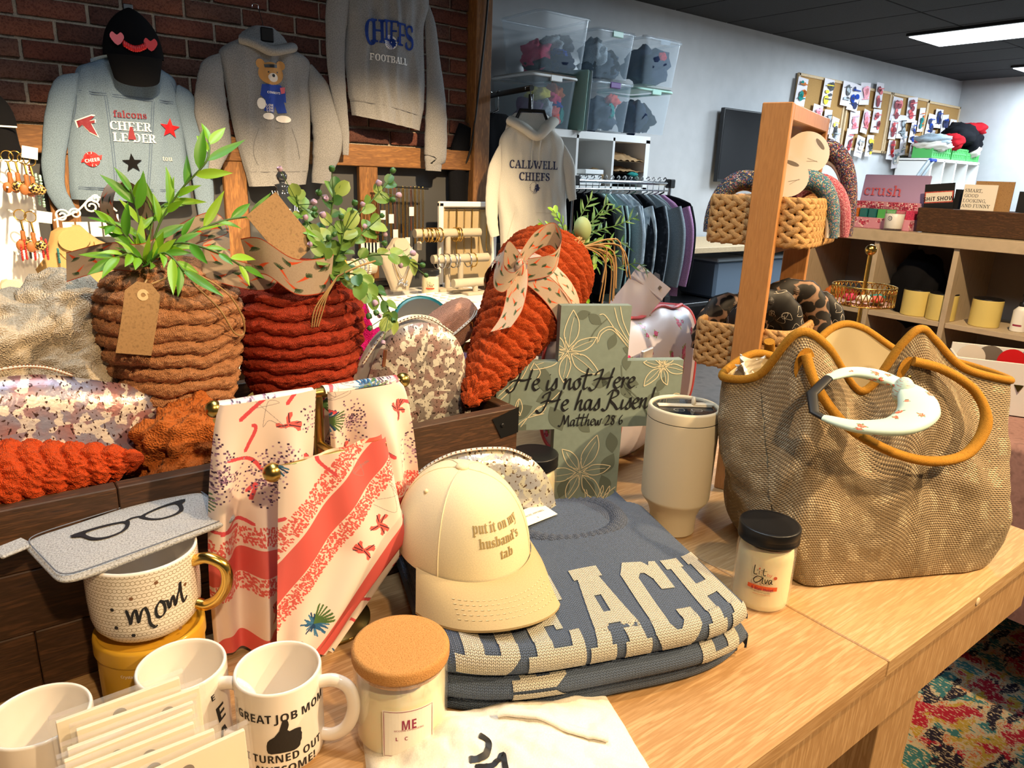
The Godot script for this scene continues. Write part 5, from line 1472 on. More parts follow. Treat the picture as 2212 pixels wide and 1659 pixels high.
func scarves() -> void:
	var st := thing("scarf_stand", "brass T-bar scarf stand with ball ends in front of the crate", "stand", Vector3(0.297, T, -0.765))
	part(B.new().lathe([Vector2(0.0001, 0.0), Vector2(0.055, 0.0), Vector2(0.055, 0.006), Vector2(0.02, 0.012), Vector2(0.0001, 0.013)], 36, Vector3(0, 0, 0)), "base", M.brass, st)
	part(B.new().tube([Vector3(0, 0.01, 0), Vector3(0, 0.305, 0)], 0.0062, 14), "post", M.brass, st)
	var ub := part(B.new().tube([Vector3(-0.112, 0.308, 0), Vector3(0.106, 0.308, 0)], 0.0062, 14), "upper_bar", M.brass, st)
	for x in [-0.115, 0.112]: part(B.new().ball(Vector3(x, 0.308, 0), Vector3.ONE * 0.0095, 18, 12), "ball_end", M.brass, ub)
	part(B.new().tube([Vector3(0, 0.245, 0), Vector3(0, 0.25, 0.07)], 0.005, 12), "bracket", M.brass, st)
	var lb := part(B.new().tube([Vector3(-0.075, 0.252, 0.07), Vector3(0.05, 0.258, 0.07)], 0.0062, 14), "lower_bar", M.brass, st)
	part(B.new().ball(Vector3(-0.079, 0.252, 0.07), Vector3.ONE * 0.0105, 18, 12), "ball_end", M.brass, lb)
	# back scarf over the upper bar: two hanging halves
	var t := thing("silk_scarf", "pale pink botanical silk scarf folded over the upper brass bar", "scarf", Vector3(0, T, 0))
	for h in 2:
		var rows := []
		for j in 30:
			var f := j / 29.0
			var y := 0.3145 - f * (0.305 if h == 0 else 0.21)
			var bow := sin(f * PI)
			if h == 0: rows.append([Vector3(0.186 - 0.028 * pow(f, 0.6) - 0.006 * bow, y, -0.756), Vector3(0.291 - 0.05 * f + 0.008 * bow, y + 0.004 * (1.0 - f), -0.752)])
			else: rows.append([Vector3(0.304 + 0.006 * f, y - 0.002, -0.752), Vector3(0.399 + 0.035 * pow(f, 0.5), y - 0.004, -0.756)])
		var ph := 0.8 if h == 0 else 2.3
		var b := B.new()
		b.loft(rows, 44, 0.009, func(u, w, q): return 0.018 * sin(u * 8.5 + ph + w * 1.6) * smoothstep(0.0, 0.4, w) + 0.008 * sin(u * 19.0 - w * 4.0 + ph) * smoothstep(0.05, 0.7, w))
		var yb: float = 0.0095 if h == 0 else 0.03
		reuv(b, func(q): return Vector2((q.y - yb) / 0.5, q.x / 0.5 + 0.3 * h))
		part(b, "hanging_half", M.scarf_print, t)
		var bk := B.new()
		var r2 := []
		for j in 12:
			var f := j / 11.0
			var a := f * PI
			r2.append(Vector3(0, 0.3085 + sin(a) * 0.0075, -0.7655 + cos(a) * 0.0095))
		for j in 8: r2.append(Vector3(0, 0.308 - 0.03 * (j + 1), -0.776 - 0.001 * j))
		var x0 := 0.186 if h == 0 else 0.304
		var x1 := 0.291 if h == 0 else 0.399
		bk.grid(16, r2.size() - 1, func(u, w): return r2[int(round(w * (r2.size() - 1)))] + Vector3(lerpf(x0, x1, u), 0, 0.001 * sin(u * 8.0)), false, 1, 1)
		reuv(bk, func(q): return Vector2((q.y + 0.06) / 0.5, q.x / 0.5))
		part(bk, "fold_over_bar", M.scarf_print, t)
	# front scarf, a folded corner hanging from the lower bar
	t = thing("silk_scarf", "coral striped silk scarf corner hanging from the lower brass bar", "scarf", Vector3(0, T, 0))
	var A := Vector2(0.222, 0.262)
	var Bp := Vector2(0.347, 0.268)
	var Cc := Vector2(0.374, 0.13)
	var D := Vector2(0.262, 0.012)
	var E := Vector2(0.207, 0.03)
	for layer in 2:
		var rows := []
		for j in 40:
			var f := j / 39.0
			var lp: Vector2 = A.lerp(E, f)
			var rp: Vector2 = Bp.lerp(Cc, f / 0.5) if f < 0.5 else Cc.lerp(D, (f - 0.5) / 0.5)
			if layer == 1:
				lp += Vector2(0.03, -0.004 * f); rp += Vector2(0.016 * smoothstep(0.2, 0.6, f), -0.012 * f)
			rows.append([Vector3(lp.x, lp.y, -0.688 - 0.008 * layer), Vector3(rp.x, rp.y, -0.692 - 0.010 * layer)])
		var b := B.new()
		b.loft(rows, 40, 0.006 - 0.003 * layer, func(u, w, q): return 0.007 * sin(u * 6.0 + w * 5.0) * w + 0.003 * sin(u * 15.0 - w * 3.0))
		var nd := (Cc - D).normalized()
		var nn := Vector2(-nd.y, nd.x)
		reuv(b, func(q): return Vector2((Vector2(q.x, q.y) - D).dot(nn) / 0.5 + 0.004 * layer, (Vector2(q.x, q.y) - D).dot(nd) / 0.5 + 0.2 + 0.4 * layer))
		part(b, ["front_layer", "under_layer"][layer], M.scarf_print2, t)

func cross_sign() -> void:
	var t := thing("cross_sign", "sage green wooden cross painted with lilies and black script", "sign", Vector3(0.806, T, -0.842), -0.436)
	var w := 0.0605
	var a := 0.163
	var y0 := 0.149
	var y1 := 0.267
	var h := 0.361
	var d := 0.0095
	var out := [Vector2(-w, 0), Vector2(w, 0), Vector2(w, y0), Vector2(a, y0), Vector2(a, y1), Vector2(w, y1), Vector2(w, h), Vector2(-w, h), Vector2(-w, y1), Vector2(-a, y1), Vector2(-a, y0), Vector2(-w, y0)]
	var b := B.new()
	print_poly(b, out, plane_fn(Vector3(0, 0, d), Vector3.RIGHT, Vector3.UP, 0.0), 1.0)
	print_poly(b, out, func(q): return Vector3(-q.x, q.y, -d), 1.0)
	for k in out.size():
		var p: Vector2 = out[k]
		var q: Vector2 = out[(k + 1) % out.size()]
		var e := q - p
		b.face([Vector3(p.x, p.y, d), Vector3(q.x, q.y, d), Vector3(q.x, q.y, -d), Vector3(p.x, p.y, -d)], Vector3(e.y, -e.x, 0))
	part(b, "board", M.sage_paint, t)
	var f1 := plane_fn(Vector3(0, 0, d), Vector3.RIGHT, Vector3.UP, 0.0003)
	var f2 := plane_fn(Vector3(0, 0, d), Vector3.RIGHT, Vector3.UP, 0.0006)
	var f3 := plane_fn(Vector3(0, 0, d), Vector3.RIGHT, Vector3.UP, 0.0009)
	# darker leaf silhouettes
	var lf := B.new()
	for s in [[0.01, 0.33, 0.03, 2.5], [0.035, 0.315, 0.03, 4.4], [0.05, 0.29, 0.026, -0.4], [0.03, 0.25, 0.03, -1.9], [-0.01, 0.35, 0.028, 3.4], [-0.14, 0.17, 0.045, 0.5], [-0.095, 0.2, 0.05, 0.3], [-0.08, 0.215, 0.045, 1.7], [-0.07, 0.19, 0.05, 5.2], [-0.11, 0.16, 0.04, 4.0], [0.07, 0.2, 0.035, 2.0], [0.1, 0.185, 0.035, 0.8], [0.085, 0.225, 0.03, 2.9], [0.12, 0.21, 0.03, 1.2], [0.06, 0.25, 0.03, 1.6], [0.04, 0.14, 0.04, 4.9], [0.05, 0.1, 0.045, 4.2], [0.03, 0.06, 0.04, 5.1], [-0.045, 0.02, 0.04, 1.2], [0.02, 0.02, 0.045, 2.2], [0.05, 0.17, 0.03, 3.6], [0.03, 0.23, 0.03, 3.2], [-0.02, 0.16, 0.03, 5.6]]:
		var c := Vector2(s[0], s[1])
		var dr := Vector2.from_angle(s[3])
		var nr := Vector2(-dr.y, dr.x)
		var pts := []
		for k in 9: pts.append(c + dr * s[2] * (k / 8.0) + nr * (sin(PI * k / 8.0) * s[2] * 0.3))
		for k in range(7, 0, -1): pts.append(c + dr * s[2] * (k / 8.0) - nr * (sin(PI * k / 8.0) * s[2] * 0.26))
		var ok := Geometry2D.intersect_polygons(PackedVector2Array(pts), PackedVector2Array(out))
		for pg in ok:
			var one := B.new()
			print_poly(one, Array(pg), f1, 1.0)
			part(one, "leaf_painting", M.sage_dark, t)
	for s in [[[0.02, 0.34], [0.0, 0.32], [-0.01, 0.30]], [[0.05, 0.26], [0.06, 0.22], [0.1, 0.18], [0.11, 0.152]], [[0.06, 0.22], [0.085, 0.2], [0.115, 0.153]], [[-0.14, 0.24], [-0.14, 0.2], [-0.15, 0.16]]]:
		print_line(lf, s.map(func(q): return Vector2(q[0], q[1])), 0.0022, f1)
	part(lf, "stem_painting", M.sage_dark, t)
	# cream lily outlines
	var ly := B.new()
	for s in [[-0.045, 0.285, 0.062, 0.4], [-0.01, 0.068, 0.065, 0.1], [0.125, 0.257, 0.042, 2.9]]:
		var c := Vector2(s[0], s[1])
		if s[0] != -0.045:
			part(ly, "lily_painting", M.cream_paint, t)
			ly = B.new()
		for k in 6:
			var an: float = s[3] + TAU * k / 6.0
			var dr := Vector2.from_angle(an)
			var nr := Vector2(-dr.y, dr.x)
			var r: float = s[2] * (0.85 + 0.25 * float(k % 2))
			for sd in [-1.0, 1.0]:
				var pts := [c + dr * r * 0.1, c + dr * r * 0.4 + nr * sd * r * 0.17, c + dr * r * 0.75 + nr * sd * r * 0.14, c + dr * r * 1.02 + nr * r * 0.05]
				clip_line(ly, pts, 0.0014, f2, out)
			clip_line(ly, [c + dr * r * 0.08, c + dr * r * 0.5 + nr * r * 0.02, c + dr * r * 0.85], 0.0008, f2, out)
			clip_line(ly, [c, c + dr.rotated(0.5) * r * 0.2, c + dr.rotated(0.35) * r * 0.36], 0.001, f2, out)
	part(ly, "lily_painting", M.cream_paint, t)
	ly = B.new()
	for s in [[[-0.12, 0.155], [-0.1, 0.18], [-0.07, 0.2], [-0.055, 0.215]], [[-0.125, 0.158], [-0.11, 0.17], [-0.08, 0.178]], [[-0.122, 0.175], [-0.13, 0.19], [-0.124, 0.205], [-0.118, 0.19], [-0.122, 0.175]], [[-0.12, 0.176], [-0.126, 0.19], [-0.124, 0.204]], [[-0.1, 0.18], [-0.09, 0.19], [-0.078, 0.19], [-0.085, 0.178], [-0.1, 0.176]], [[0.0, 0.005], [0.003, 0.02], [0.0, 0.035]], [[0.004, 0.005], [0.007, 0.02], [0.004, 0.034]],
			[[0.025, 0.01], [0.035, 0.028], [0.034, 0.04], [0.03, 0.03], [0.025, 0.012]], [[0.038, 0.01], [0.046, 0.026], [0.047, 0.038], [0.041, 0.028], [0.036, 0.012]], [[0.02, 0.0], [0.03, 0.012], [0.05, 0.03], [0.058, 0.036]], [[-0.16, 0.21], [-0.13, 0.24], [-0.12, 0.264]], [[-0.16, 0.2], [-0.125, 0.235], [-0.11, 0.264]], [[-0.158, 0.22], [-0.14, 0.264]], [[-0.1, 0.265], [-0.09, 0.25], [-0.098, 0.235]], [[0.06, 0.29], [0.035, 0.32], [0.015, 0.345], [0.005, 0.346]],
			[[0.06, 0.3], [0.04, 0.33], [0.03, 0.358]], [[0.06, 0.31], [0.047, 0.335], [0.04, 0.36]], [[0.006, 0.3], [0.012, 0.315], [0.03, 0.32], [0.06, 0.29]], [[0.004, 0.298], [0.008, 0.318], [0.03, 0.325], [0.06, 0.297]], [[0.14, 0.18], [0.15, 0.2], [0.162, 0.2]], [[0.138, 0.178], [0.15, 0.205], [0.162, 0.206]], [[-0.055, 0.005], [-0.03, 0.014], [-0.02, 0.012], [-0.012, 0.004]]]:
		clip_line(ly, s.map(func(q): return Vector2(q[0], q[1])), 0.0013, f2, out)
	part(ly, "bud_painting", M.cream_paint, t)
	var ink := B.new()
	script_text(ink, "He is not Here.", Vector2(-0.137, 0.2195), 0.0192, f3)
	script_text(ink, "He has Risen!", Vector2(-0.085, 0.182), 0.0192, f3)
	script_text(ink, "Matthew 28:6", Vector2(-0.052, 0.154), 0.0115, f3)
	part(ink, "script_lettering", M.ink, t)

func clip_line(b: B, pts: Array, wd: float, fn: Callable, out: Array) -> void:
	var s := spline(pts, 7)
	for pl in Geometry2D.intersect_polyline_with_polygon(PackedVector2Array(s), PackedVector2Array(out)):
		if pl.size() > 1: print_line(b, Array(pl), wd, fn, -10.0, 1)

# a slanted pen hand: strokes in units of the x-height, advance last
const HAND := {
	"H": [[[0.1, 0.0], [0.5, 0.9], [0.75, 1.8]], [[1.2, 0.0], [1.45, 0.9], [1.75, 1.9]], [[-0.1, 0.75], [0.4, 0.95], [1.0, 0.9], [1.7, 1.05]], [[0.75, 1.8], [0.2, 1.5], [0.05, 1.2]], [[0.1, 0.0], [-0.25, -0.15], [-0.5, 0.15]], 1.75],
	"e": [[[0.1, 0.45], [0.5, 0.6], [0.62, 0.85], [0.42, 0.98], [0.15, 0.7], [0.1, 0.25], [0.35, 0.0], [0.7, 0.22]], 0.72],
	"i": [[[0.25, 0.9], [0.12, 0.25], [0.22, 0.0], [0.45, 0.2]], [[0.36, 1.32], [0.4, 1.42]], 0.45],
	"s": [[[0.05, 0.15], [0.4, 0.75], [0.5, 1.02], [0.52, 0.6], [0.5, 0.15], [0.25, -0.02], [0.05, 0.12]], 0.65],
	"n": [[[0.02, 0.85], [0.18, 0.9], [0.05, 0.0]], [[0.1, 0.35], [0.4, 0.85], [0.6, 0.9], [0.52, 0.3], [0.62, 0.0], [0.85, 0.25]], 0.85],
	"o": [[[0.45, 0.95], [0.12, 0.6], [0.15, 0.1], [0.42, 0.03], [0.65, 0.45], [0.5, 0.93], [0.75, 0.85]], 0.78],
	"t": [[[0.55, 1.9], [0.35, 1.0], [0.2, 0.2], [0.35, 0.0], [0.6, 0.2]], [[-0.1, 1.15], [0.4, 1.25], [0.95, 1.3]], 0.68],
	"r": [[[0.05, 0.8], [0.2, 0.95], [0.08, 0.0]], [[0.12, 0.4], [0.35, 0.85], [0.6, 0.95], [0.62, 0.8]], 0.62],
	".": [[[0.1, 0.0], [0.18, 0.08]], 0.35],
	"h": [[[0.55, 1.9], [0.3, 1.0], [0.08, 0.0]], [[0.15, 0.35], [0.45, 0.85], [0.65, 0.85], [0.55, 0.3], [0.65, 0.0], [0.88, 0.22]], 0.88],
	"a": [[[0.65, 0.9], [0.3, 0.9], [0.08, 0.4], [0.2, 0.02], [0.5, 0.3], [0.68, 0.9], [0.58, 0.2], [0.7, 0.0], [0.9, 0.2]], 0.88],
	"R": [[[0.6, 1.7], [0.35, 0.8], [0.1, 0.0], [-0.2, -0.08], [-0.35, 0.1]], [[0.1, 1.35], [0.5, 1.75], [1.0, 1.7], [1.05, 1.3], [0.4, 0.9], [0.8, 0.4], [1.1, 0.0], [1.35, 0.15]], 1.35],
	"!": [[[0.55, 2.0], [0.35, 1.2], [0.25, 0.5]], [[0.14, 0.0], [0.2, 0.08]], 0.5],
	"M": [[[-0.2, 0.2], [0.1, 0.0], [0.45, 0.9], [0.6, 1.7], [0.75, 0.8], [0.8, 0.35], [1.3, 1.7], [1.3, 0.7], [1.4, 0.0], [1.65, 0.2]], 1.6],
	"w": [[[0.05, 0.9], [0.1, 0.2], [0.3, 0.02], [0.5, 0.8], [0.52, 0.15], [0.75, 0.05], [0.95, 0.9], [1.1, 0.85]], 1.1],
	"2": [[[0.1, 1.2], [0.4, 1.5], [0.65, 1.2], [0.4, 0.5], [0.05, 0.0], [0.7, 0.08]], 0.85],
	"8": [[[0.6, 1.3], [0.25, 1.4], [0.2, 1.0], [0.55, 0.5], [0.4, 0.0], [0.1, 0.25], [0.4, 0.8], [0.7, 1.35]], 0.85],
	":": [[[0.12, 0.2], [0.18, 0.28]], [[0.2, 0.75], [0.26, 0.83]], 0.4],
	"6": [[[0.6, 1.5], [0.2, 0.9], [0.12, 0.25], [0.35, 0.0], [0.6, 0.35], [0.45, 0.65], [0.15, 0.4]], 0.8]}

func script_text(b: B, s: String, at: Vector2, xh: float, fn: Callable) -> void:
	var x := 0.0
	for ch in s:
		if not HAND.has(ch):
			x += 0.5; continue
		var g: Array = HAND[ch]
		for k in g.size() - 1:
			print_line(b, g[k].map(func(q): return at + Vector2((x + q[0]) * xh, q[1] * xh)), xh * 0.2, fn, 0.7)
		x += g[g.size() - 1]

# ---------------------------------------------------------------- folded sweaters
func loaf(a: float, zf: float, zb: float, y0: float, r: float, crown: Callable) -> Callable:   # (x, s): s runs from under the front roll over the top to the back
	return func(q: Vector2):
		var e := pow(maxf(0.0, 1.0 - pow(absf(q.x) / a, 7.0)), 0.33)
		var cr := r * (0.25 + 0.75 * e)
		var front := zf - 0.035 * pow(absf(q.x) / a, 4.0)
		var pr := PI * cr
		if q.y < pr:
			var th := -PI / 2 + q.y / cr
			return Vector3(q.x, y0 + cr + sin(th) * cr, front - cr + cos(th) * cr)
		var z := front - cr - (q.y - pr)
		var bk := smoothstep(zb, zb + 0.04, z)
		return Vector3(q.x, y0 + 2.0 * cr * (0.35 + 0.65 * bk) + crown.call(q.x, z) * e * bk, z)

func sweater_layer(t: Node3D, called: String, fn: Callable, a: float, ln: float, m: Material) -> void:
	var b := B.new()
	b.grid(60, 70, func(u, w): return fn.call(Vector2((u - 0.5) * 2.0 * a * 0.9995, w * ln)), false, 2.0 * a, ln, false)
	for s in [-1.0, 1.0]:   # close the open ends
		b.grid(6, 40, func(u, w):
			var p: Vector3 = fn.call(Vector2(s * a * 0.9995, w * ln))
			return Vector3(p.x, lerpf(p.y, 0.0 if p.y < 0.03 else p.y - 0.03, u * 0.6), p.z), false, 0.03, ln, s > 0)
	part(b, called, m, t)

const BLOCK := {
	"B": [[[0, 0], [0.62, 0], [0.8, 0.14], [0.8, 0.42], [0.7, 0.52], [0.8, 0.62], [0.8, 0.86], [0.62, 1], [0, 1], [0, 0.86], [0.12, 0.86], [0.12, 0.14], [0, 0.14]], [[0.36, 0.16, 0.2, 0.24], [0.36, 0.6, 0.2, 0.24]]],
	"E": [[[0, 0], [0.8, 0], [0.8, 0.32], [0.66, 0.32], [0.62, 0.18], [0.36, 0.18], [0.36, 0.42], [0.5, 0.42], [0.5, 0.36], [0.6, 0.36], [0.6, 0.64], [0.5, 0.64], [0.5, 0.58], [0.36, 0.58], [0.36, 0.82], [0.62, 0.82], [0.66, 0.68], [0.8, 0.68], [0.8, 1], [0, 1], [0, 0.86], [0.12, 0.86], [0.12, 0.14], [0, 0.14]], []],
	"A": [[[-0.04, 0], [0.34, 0], [0.34, 0.14], [0.28, 0.14], [0.32, 0.3], [0.5, 0.3], [0.54, 0.14], [0.48, 0.14], [0.48, 0], [0.88, 0], [0.88, 0.14], [0.8, 0.14], [0.6, 0.86], [0.66, 0.86], [0.66, 1], [0.2, 1], [0.2, 0.86], [0.26, 0.86], [0.06, 0.14], [-0.04, 0.14]], [[0.36, 0.44, 0.11, 0.2]]],
	"C": [[[0.16, 0], [0.62, 0], [0.8, 0.16], [0.8, 0.36], [0.54, 0.36], [0.54, 0.22], [0.46, 0.16], [0.38, 0.16], [0.3, 0.22], [0.3, 0.78], [0.38, 0.84], [0.46, 0.84], [0.54, 0.76], [0.56, 0.62], [0.8, 0.62], [0.8, 1], [0.68, 1], [0.62, 0.94], [0.54, 1], [0.2, 1], [0.04, 0.84], [0.04, 0.16]], []],
	"H": [[[0, 0], [0.36, 0], [0.36, 0.14], [0.3, 0.14], [0.3, 0.42], [0.54, 0.42], [0.54, 0.14], [0.48, 0.14], [0.48, 0], [0.86, 0], [0.86, 0.14], [0.78, 0.14], [0.78, 0.86], [0.86, 0.86], [0.86, 1], [0.48, 1], [0.48, 0.86], [0.54, 0.86], [0.54, 0.6], [0.3, 0.6], [0.3, 0.86], [0.36, 0.86], [0.36, 1], [0, 1], [0, 0.86], [0.08, 0.86], [0.08, 0.14], [0, 0.14]], []]}

func block_letters(b: B, s: String, x0: float, step: float, y0: float, w: float, h: float, fn: Callable) -> void:
	for k in s.length():
		var g: Array = BLOCK[s[k]]
		var o := Vector2(x0 + step * k, y0)
		var pol := PackedVector2Array(g[0].map(func(q): return o + Vector2(q[0] * w, q[1] * h)))
		var pieces := [pol]
		for c in g[1]:
			var cx = o.x + (c[0] + c[2] * 0.5) * w   # split through the hole so that the counters stay open
			var hole := PackedVector2Array([o + Vector2(c[0] * w, c[1] * h), o + Vector2((c[0] + c[2]) * w, c[1] * h), o + Vector2((c[0] + c[2]) * w, (c[1] + c[3]) * h), o + Vector2(c[0] * w, (c[1] + c[3]) * h)])
			var nx := []
			for p in pieces:
				for half in [PackedVector2Array([Vector2(cx - 1, -1), Vector2(cx, -1), Vector2(cx, 1), Vector2(cx - 1, 1)]), PackedVector2Array([Vector2(cx, -1), Vector2(cx + 1, -1), Vector2(cx + 1, 1), Vector2(cx, 1)])]:
					for r in Geometry2D.intersect_polygons(p, half):
						for z in Geometry2D.clip_polygons(r, hole): nx.append(z)
			pieces = nx
		for p in pieces: print_poly(b, Array(p), fn, 0.007)

func sweaters() -> void:
	var turn := -atan2(0.115, 0.335)
	var org := Vector3(0.558, T, -0.612)
	# lower sweater
	var t := thing("folded_sweater", "lower folded slate blue knit sweater under the BEACH sweater", "sweater", org, turn, "folded BEACH sweaters")
	var fa := loaf(0.187, 0.168, -0.16, 0.0, 0.0125, func(x, z): return 0.0)
	var fb := loaf(0.192, 0.178, -0.162, 0.0245, 0.0125, func(x, z): return 0.002)
	sweater_layer(t, "under_fold", fa, 0.187, 0.36, M.knit_blue)
	sweater_layer(t, "upper_fold", fb, 0.192, 0.365, M.knit_blue)
	var w := B.new()
	block_letters(w, "H", 0.10, 0.08, -0.012, 0.085, 0.06, offs(fb, 0.0012))
	block_letters(w, "B", -0.12, 0.08, -0.055, 0.075, 0.075, offs(fb, 0.0012))
	block_letters(w, "B", -0.13, 0.08, -0.045, 0.085, 0.062, offs(fa, 0.0012))
	part(w, "knit_lettering", M.knit_cream, t)
	# top sweater
	t = thing("folded_sweater", "top folded slate blue knit sweater lettered BEACH in cream", "sweater", org + Vector3(0, 0.0495, 0), turn, "folded BEACH sweaters")
	var crown := func(x, z): return 0.016 * exp(-pow((x + 0.0) / 0.15, 2.0)) * smoothstep(0.17, 0.02, z) + 0.006 * sin(x * 26.0 + z * 9.0) * smoothstep(-0.16, -0.02, z) * 0.5
	var fc := loaf(0.19, 0.174, -0.165, 0.0, 0.0175, crown)
	sweater_layer(t, "body", fc, 0.19, 0.39, M.knit_blue)
	w = B.new()
	block_letters(w, "BEACH", -0.176, 0.0725, 0.018, 0.08, 0.138, offs(fc, 0.0013))
	part(w, "knit_lettering", M.knit_cream, t)
	# ribbed collar around the neck opening
	var cb := B.new()
	cb.grid(200, 10, func(u, v):
		var an: float = (u * 1.0) * TAU
		var rr = 0.058 + 0.026 * v
		var rib := 0.0016 * sin(u * TAU * 46.0) * sin(v * PI)
		var p := Vector3(0.035 + sin(an) * rr * 1.15, 0.0, -0.085 + cos(an) * rr * 0.95)
		var yy = 0.047 + 0.010 * sin(v * PI) + rib - 0.006 * v - 0.016 * smoothstep(-0.11, -0.17, p.z)
		return Vector3(p.x, yy, p.z), true, 0.5, 0.03, true)
	part(cb, "ribbed_collar", M.knit_slate, t)
	part(B.new().grid(30, 6, func(u, v): return Vector3(0.035 + sin(u * TAU) * 0.058 * v * 1.15, 0.0485 - 0.004 * (1.0 - v), -0.085 + cos(u * TAU) * 0.058 * v * 0.95), true, 0.3, 0.06), "neck_inside", M.knit_slate, t)
	var lab := part(B.new().box(Vector3(-0.012, 0.0555, -0.085), Vector3(0.066, 0.0012, 0.034), 0.0004, Basis(Vector3.UP, 0.42) * Basis(Vector3.RIGHT, 0.12)), "woven_label", M.label_cream, t)
	var li := B.new()
	var lb := Basis(Vector3.UP, 0.42) * Basis(Vector3.RIGHT, 0.12)
	var lf := plane_fn(Vector3(-0.012, 0.0555, -0.085) + lb * Vector3(0, 0.0008, 0), lb * Vector3.RIGHT, lb * Vector3.FORWARD, 0.0002)
	print_text(li, "PANACHE APPAREL", 0.0034, serif, lf, Vector2(0, 0.001))
	print_text(li, "S", 0.003, serif, lf, Vector2(0.002, -0.009))
	part(li, "label_lettering", M.ink, lab)

func offs(fn: Callable, d: float) -> Callable:
	return func(q: Vector2):
		var p: Vector3 = fn.call(q)
		var tx: Vector3 = fn.call(q + Vector2(0.001, 0)) - p
		var ty: Vector3 = fn.call(q + Vector2(0, 0.001)) - p
		return p + tx.cross(ty).normalized() * d

func cap() -> void:
	var t := thing("baseball_cap", "cream baseball cap with a tan brim on the folded sweaters", "cap", Vector3(0.446, T + 0.112, -0.676), -0.14)
	t.rotation.x = 0.06
	var H := 0.098
	var fn := func(an: float, th: float, off: float):
		var fr := pow(maxf(0.0, cos(an)), 2.0)
		var pr := lerpf(0.85, 0.42, fr)
		var rho := pow(maxf(0.0, cos(th)), pr)
		var R := Vector2(0.082, 0.094)
		var y := H * pow(sin(th), lerpf(1.0, 1.06, fr))
		return Vector3(sin(an) * (R.x + off) * rho, y + off * sin(th), cos(an) * (R.y + off) * rho - 0.012 * sin(th))
	part(B.new().grid(72, 26, func(u, w): return fn.call(u * TAU, w * PI * 0.4995, 0.0), true, 0.55, 0.14), "crown", M.cap_cream, t)
	part(B.new().ball(Vector3(0, H + 0.001, -0.013), Vector3(0.0085, 0.0045, 0.0085), 16, 8), "button", M.cap_cream, t)
	for a in [0.85, -0.85, 2.1, -2.1, PI]:
		var p := []
		for k in 16: p.append(fn.call(a, PI * 0.49 * k / 15.0, 0.0002))
		part(B.new().tube(p, 0.0011, 5), "panel_seam", M.cap_cream, t)
	for a in [1.45, -1.45]:
		var c: Vector3 = fn.call(a, 0.95, 0.0006)
		part(B.new().ball(c, Vector3(0.003, 0.003, 0.003), 10, 6), "eyelet", M.cap_cream, t)
	# brim
	var bf := func(u: float, w: float, dy: float):
		var an: float = lerpf(-1.2, 1.2, u)
		var i := Vector3(sin(an) * 0.083, 0.002, cos(an) * 0.095)
		var ex := 0.08 * pow(maxf(0.0, cos(an * 1.12)), 0.55)
		var o := Vector3(sin(an) * 0.097, 0, cos(an) * 0.092 + ex)
		var q := i.lerp(o, w)
		return Vector3(q.x, 0.004 - 0.026 * pow(q.x / 0.085, 2.0) * w - 0.006 * w + dy, q.z)
	var b := B.new()
	b.grid(48, 14, func(u, w): return bf.call(u, w, 0.0), false, 0.2, 0.08, true)
	b.grid(48, 14, func(u, w): return bf.call(u, w, -0.003), false, 0.2, 0.08)
	b.grid(48, 1, func(u, w): return bf.call(u, 1.0, -0.003 * w), false, 0.2, 0.01, true)
	part(b, "brim", M.cap_tan, t)
	var st := B.new()
	for r in 5:
		for k in 40:
			if k % 2: continue
			var u0 := 0.2 + 0.6 * k / 40.0
			st.tube([bf.call(u0, 0.42 + 0.1 * r, 0.0004), bf.call(u0 + 0.013, 0.42 + 0.1 * r, 0.0004)], 0.0005, 4, false, 1.0, Vector3.UP, false)
	var sm := part(st, "brim_stitching", M.cap_cream, t)
	sm.set_meta("kind", "stuff")
	# embroidery on the front panel
	var em := B.new()
	var tf := func(q: Vector2):
		var th := asin(clampf(pow(clampf(q.y / H, 0.0, 1.0), 0.94), 0.0, 1.0))
		return fn.call(q.x / 0.088, th, 0.0009)
	print_text(em, "put it on my", 0.0105, serifb, tf, Vector2(0.008, 0.063), 0.02, 0.85)
	print_text(em, "husband's", 0.0105, serifb, tf, Vector2(0.01, 0.0465), 0.02, 0.85)
	print_text(em, "tab", 0.0105, serifb, tf, Vector2(0.016, 0.031), 0.02, 0.85)
	part(em, "embroidered_lettering", M.thread_tan, t)

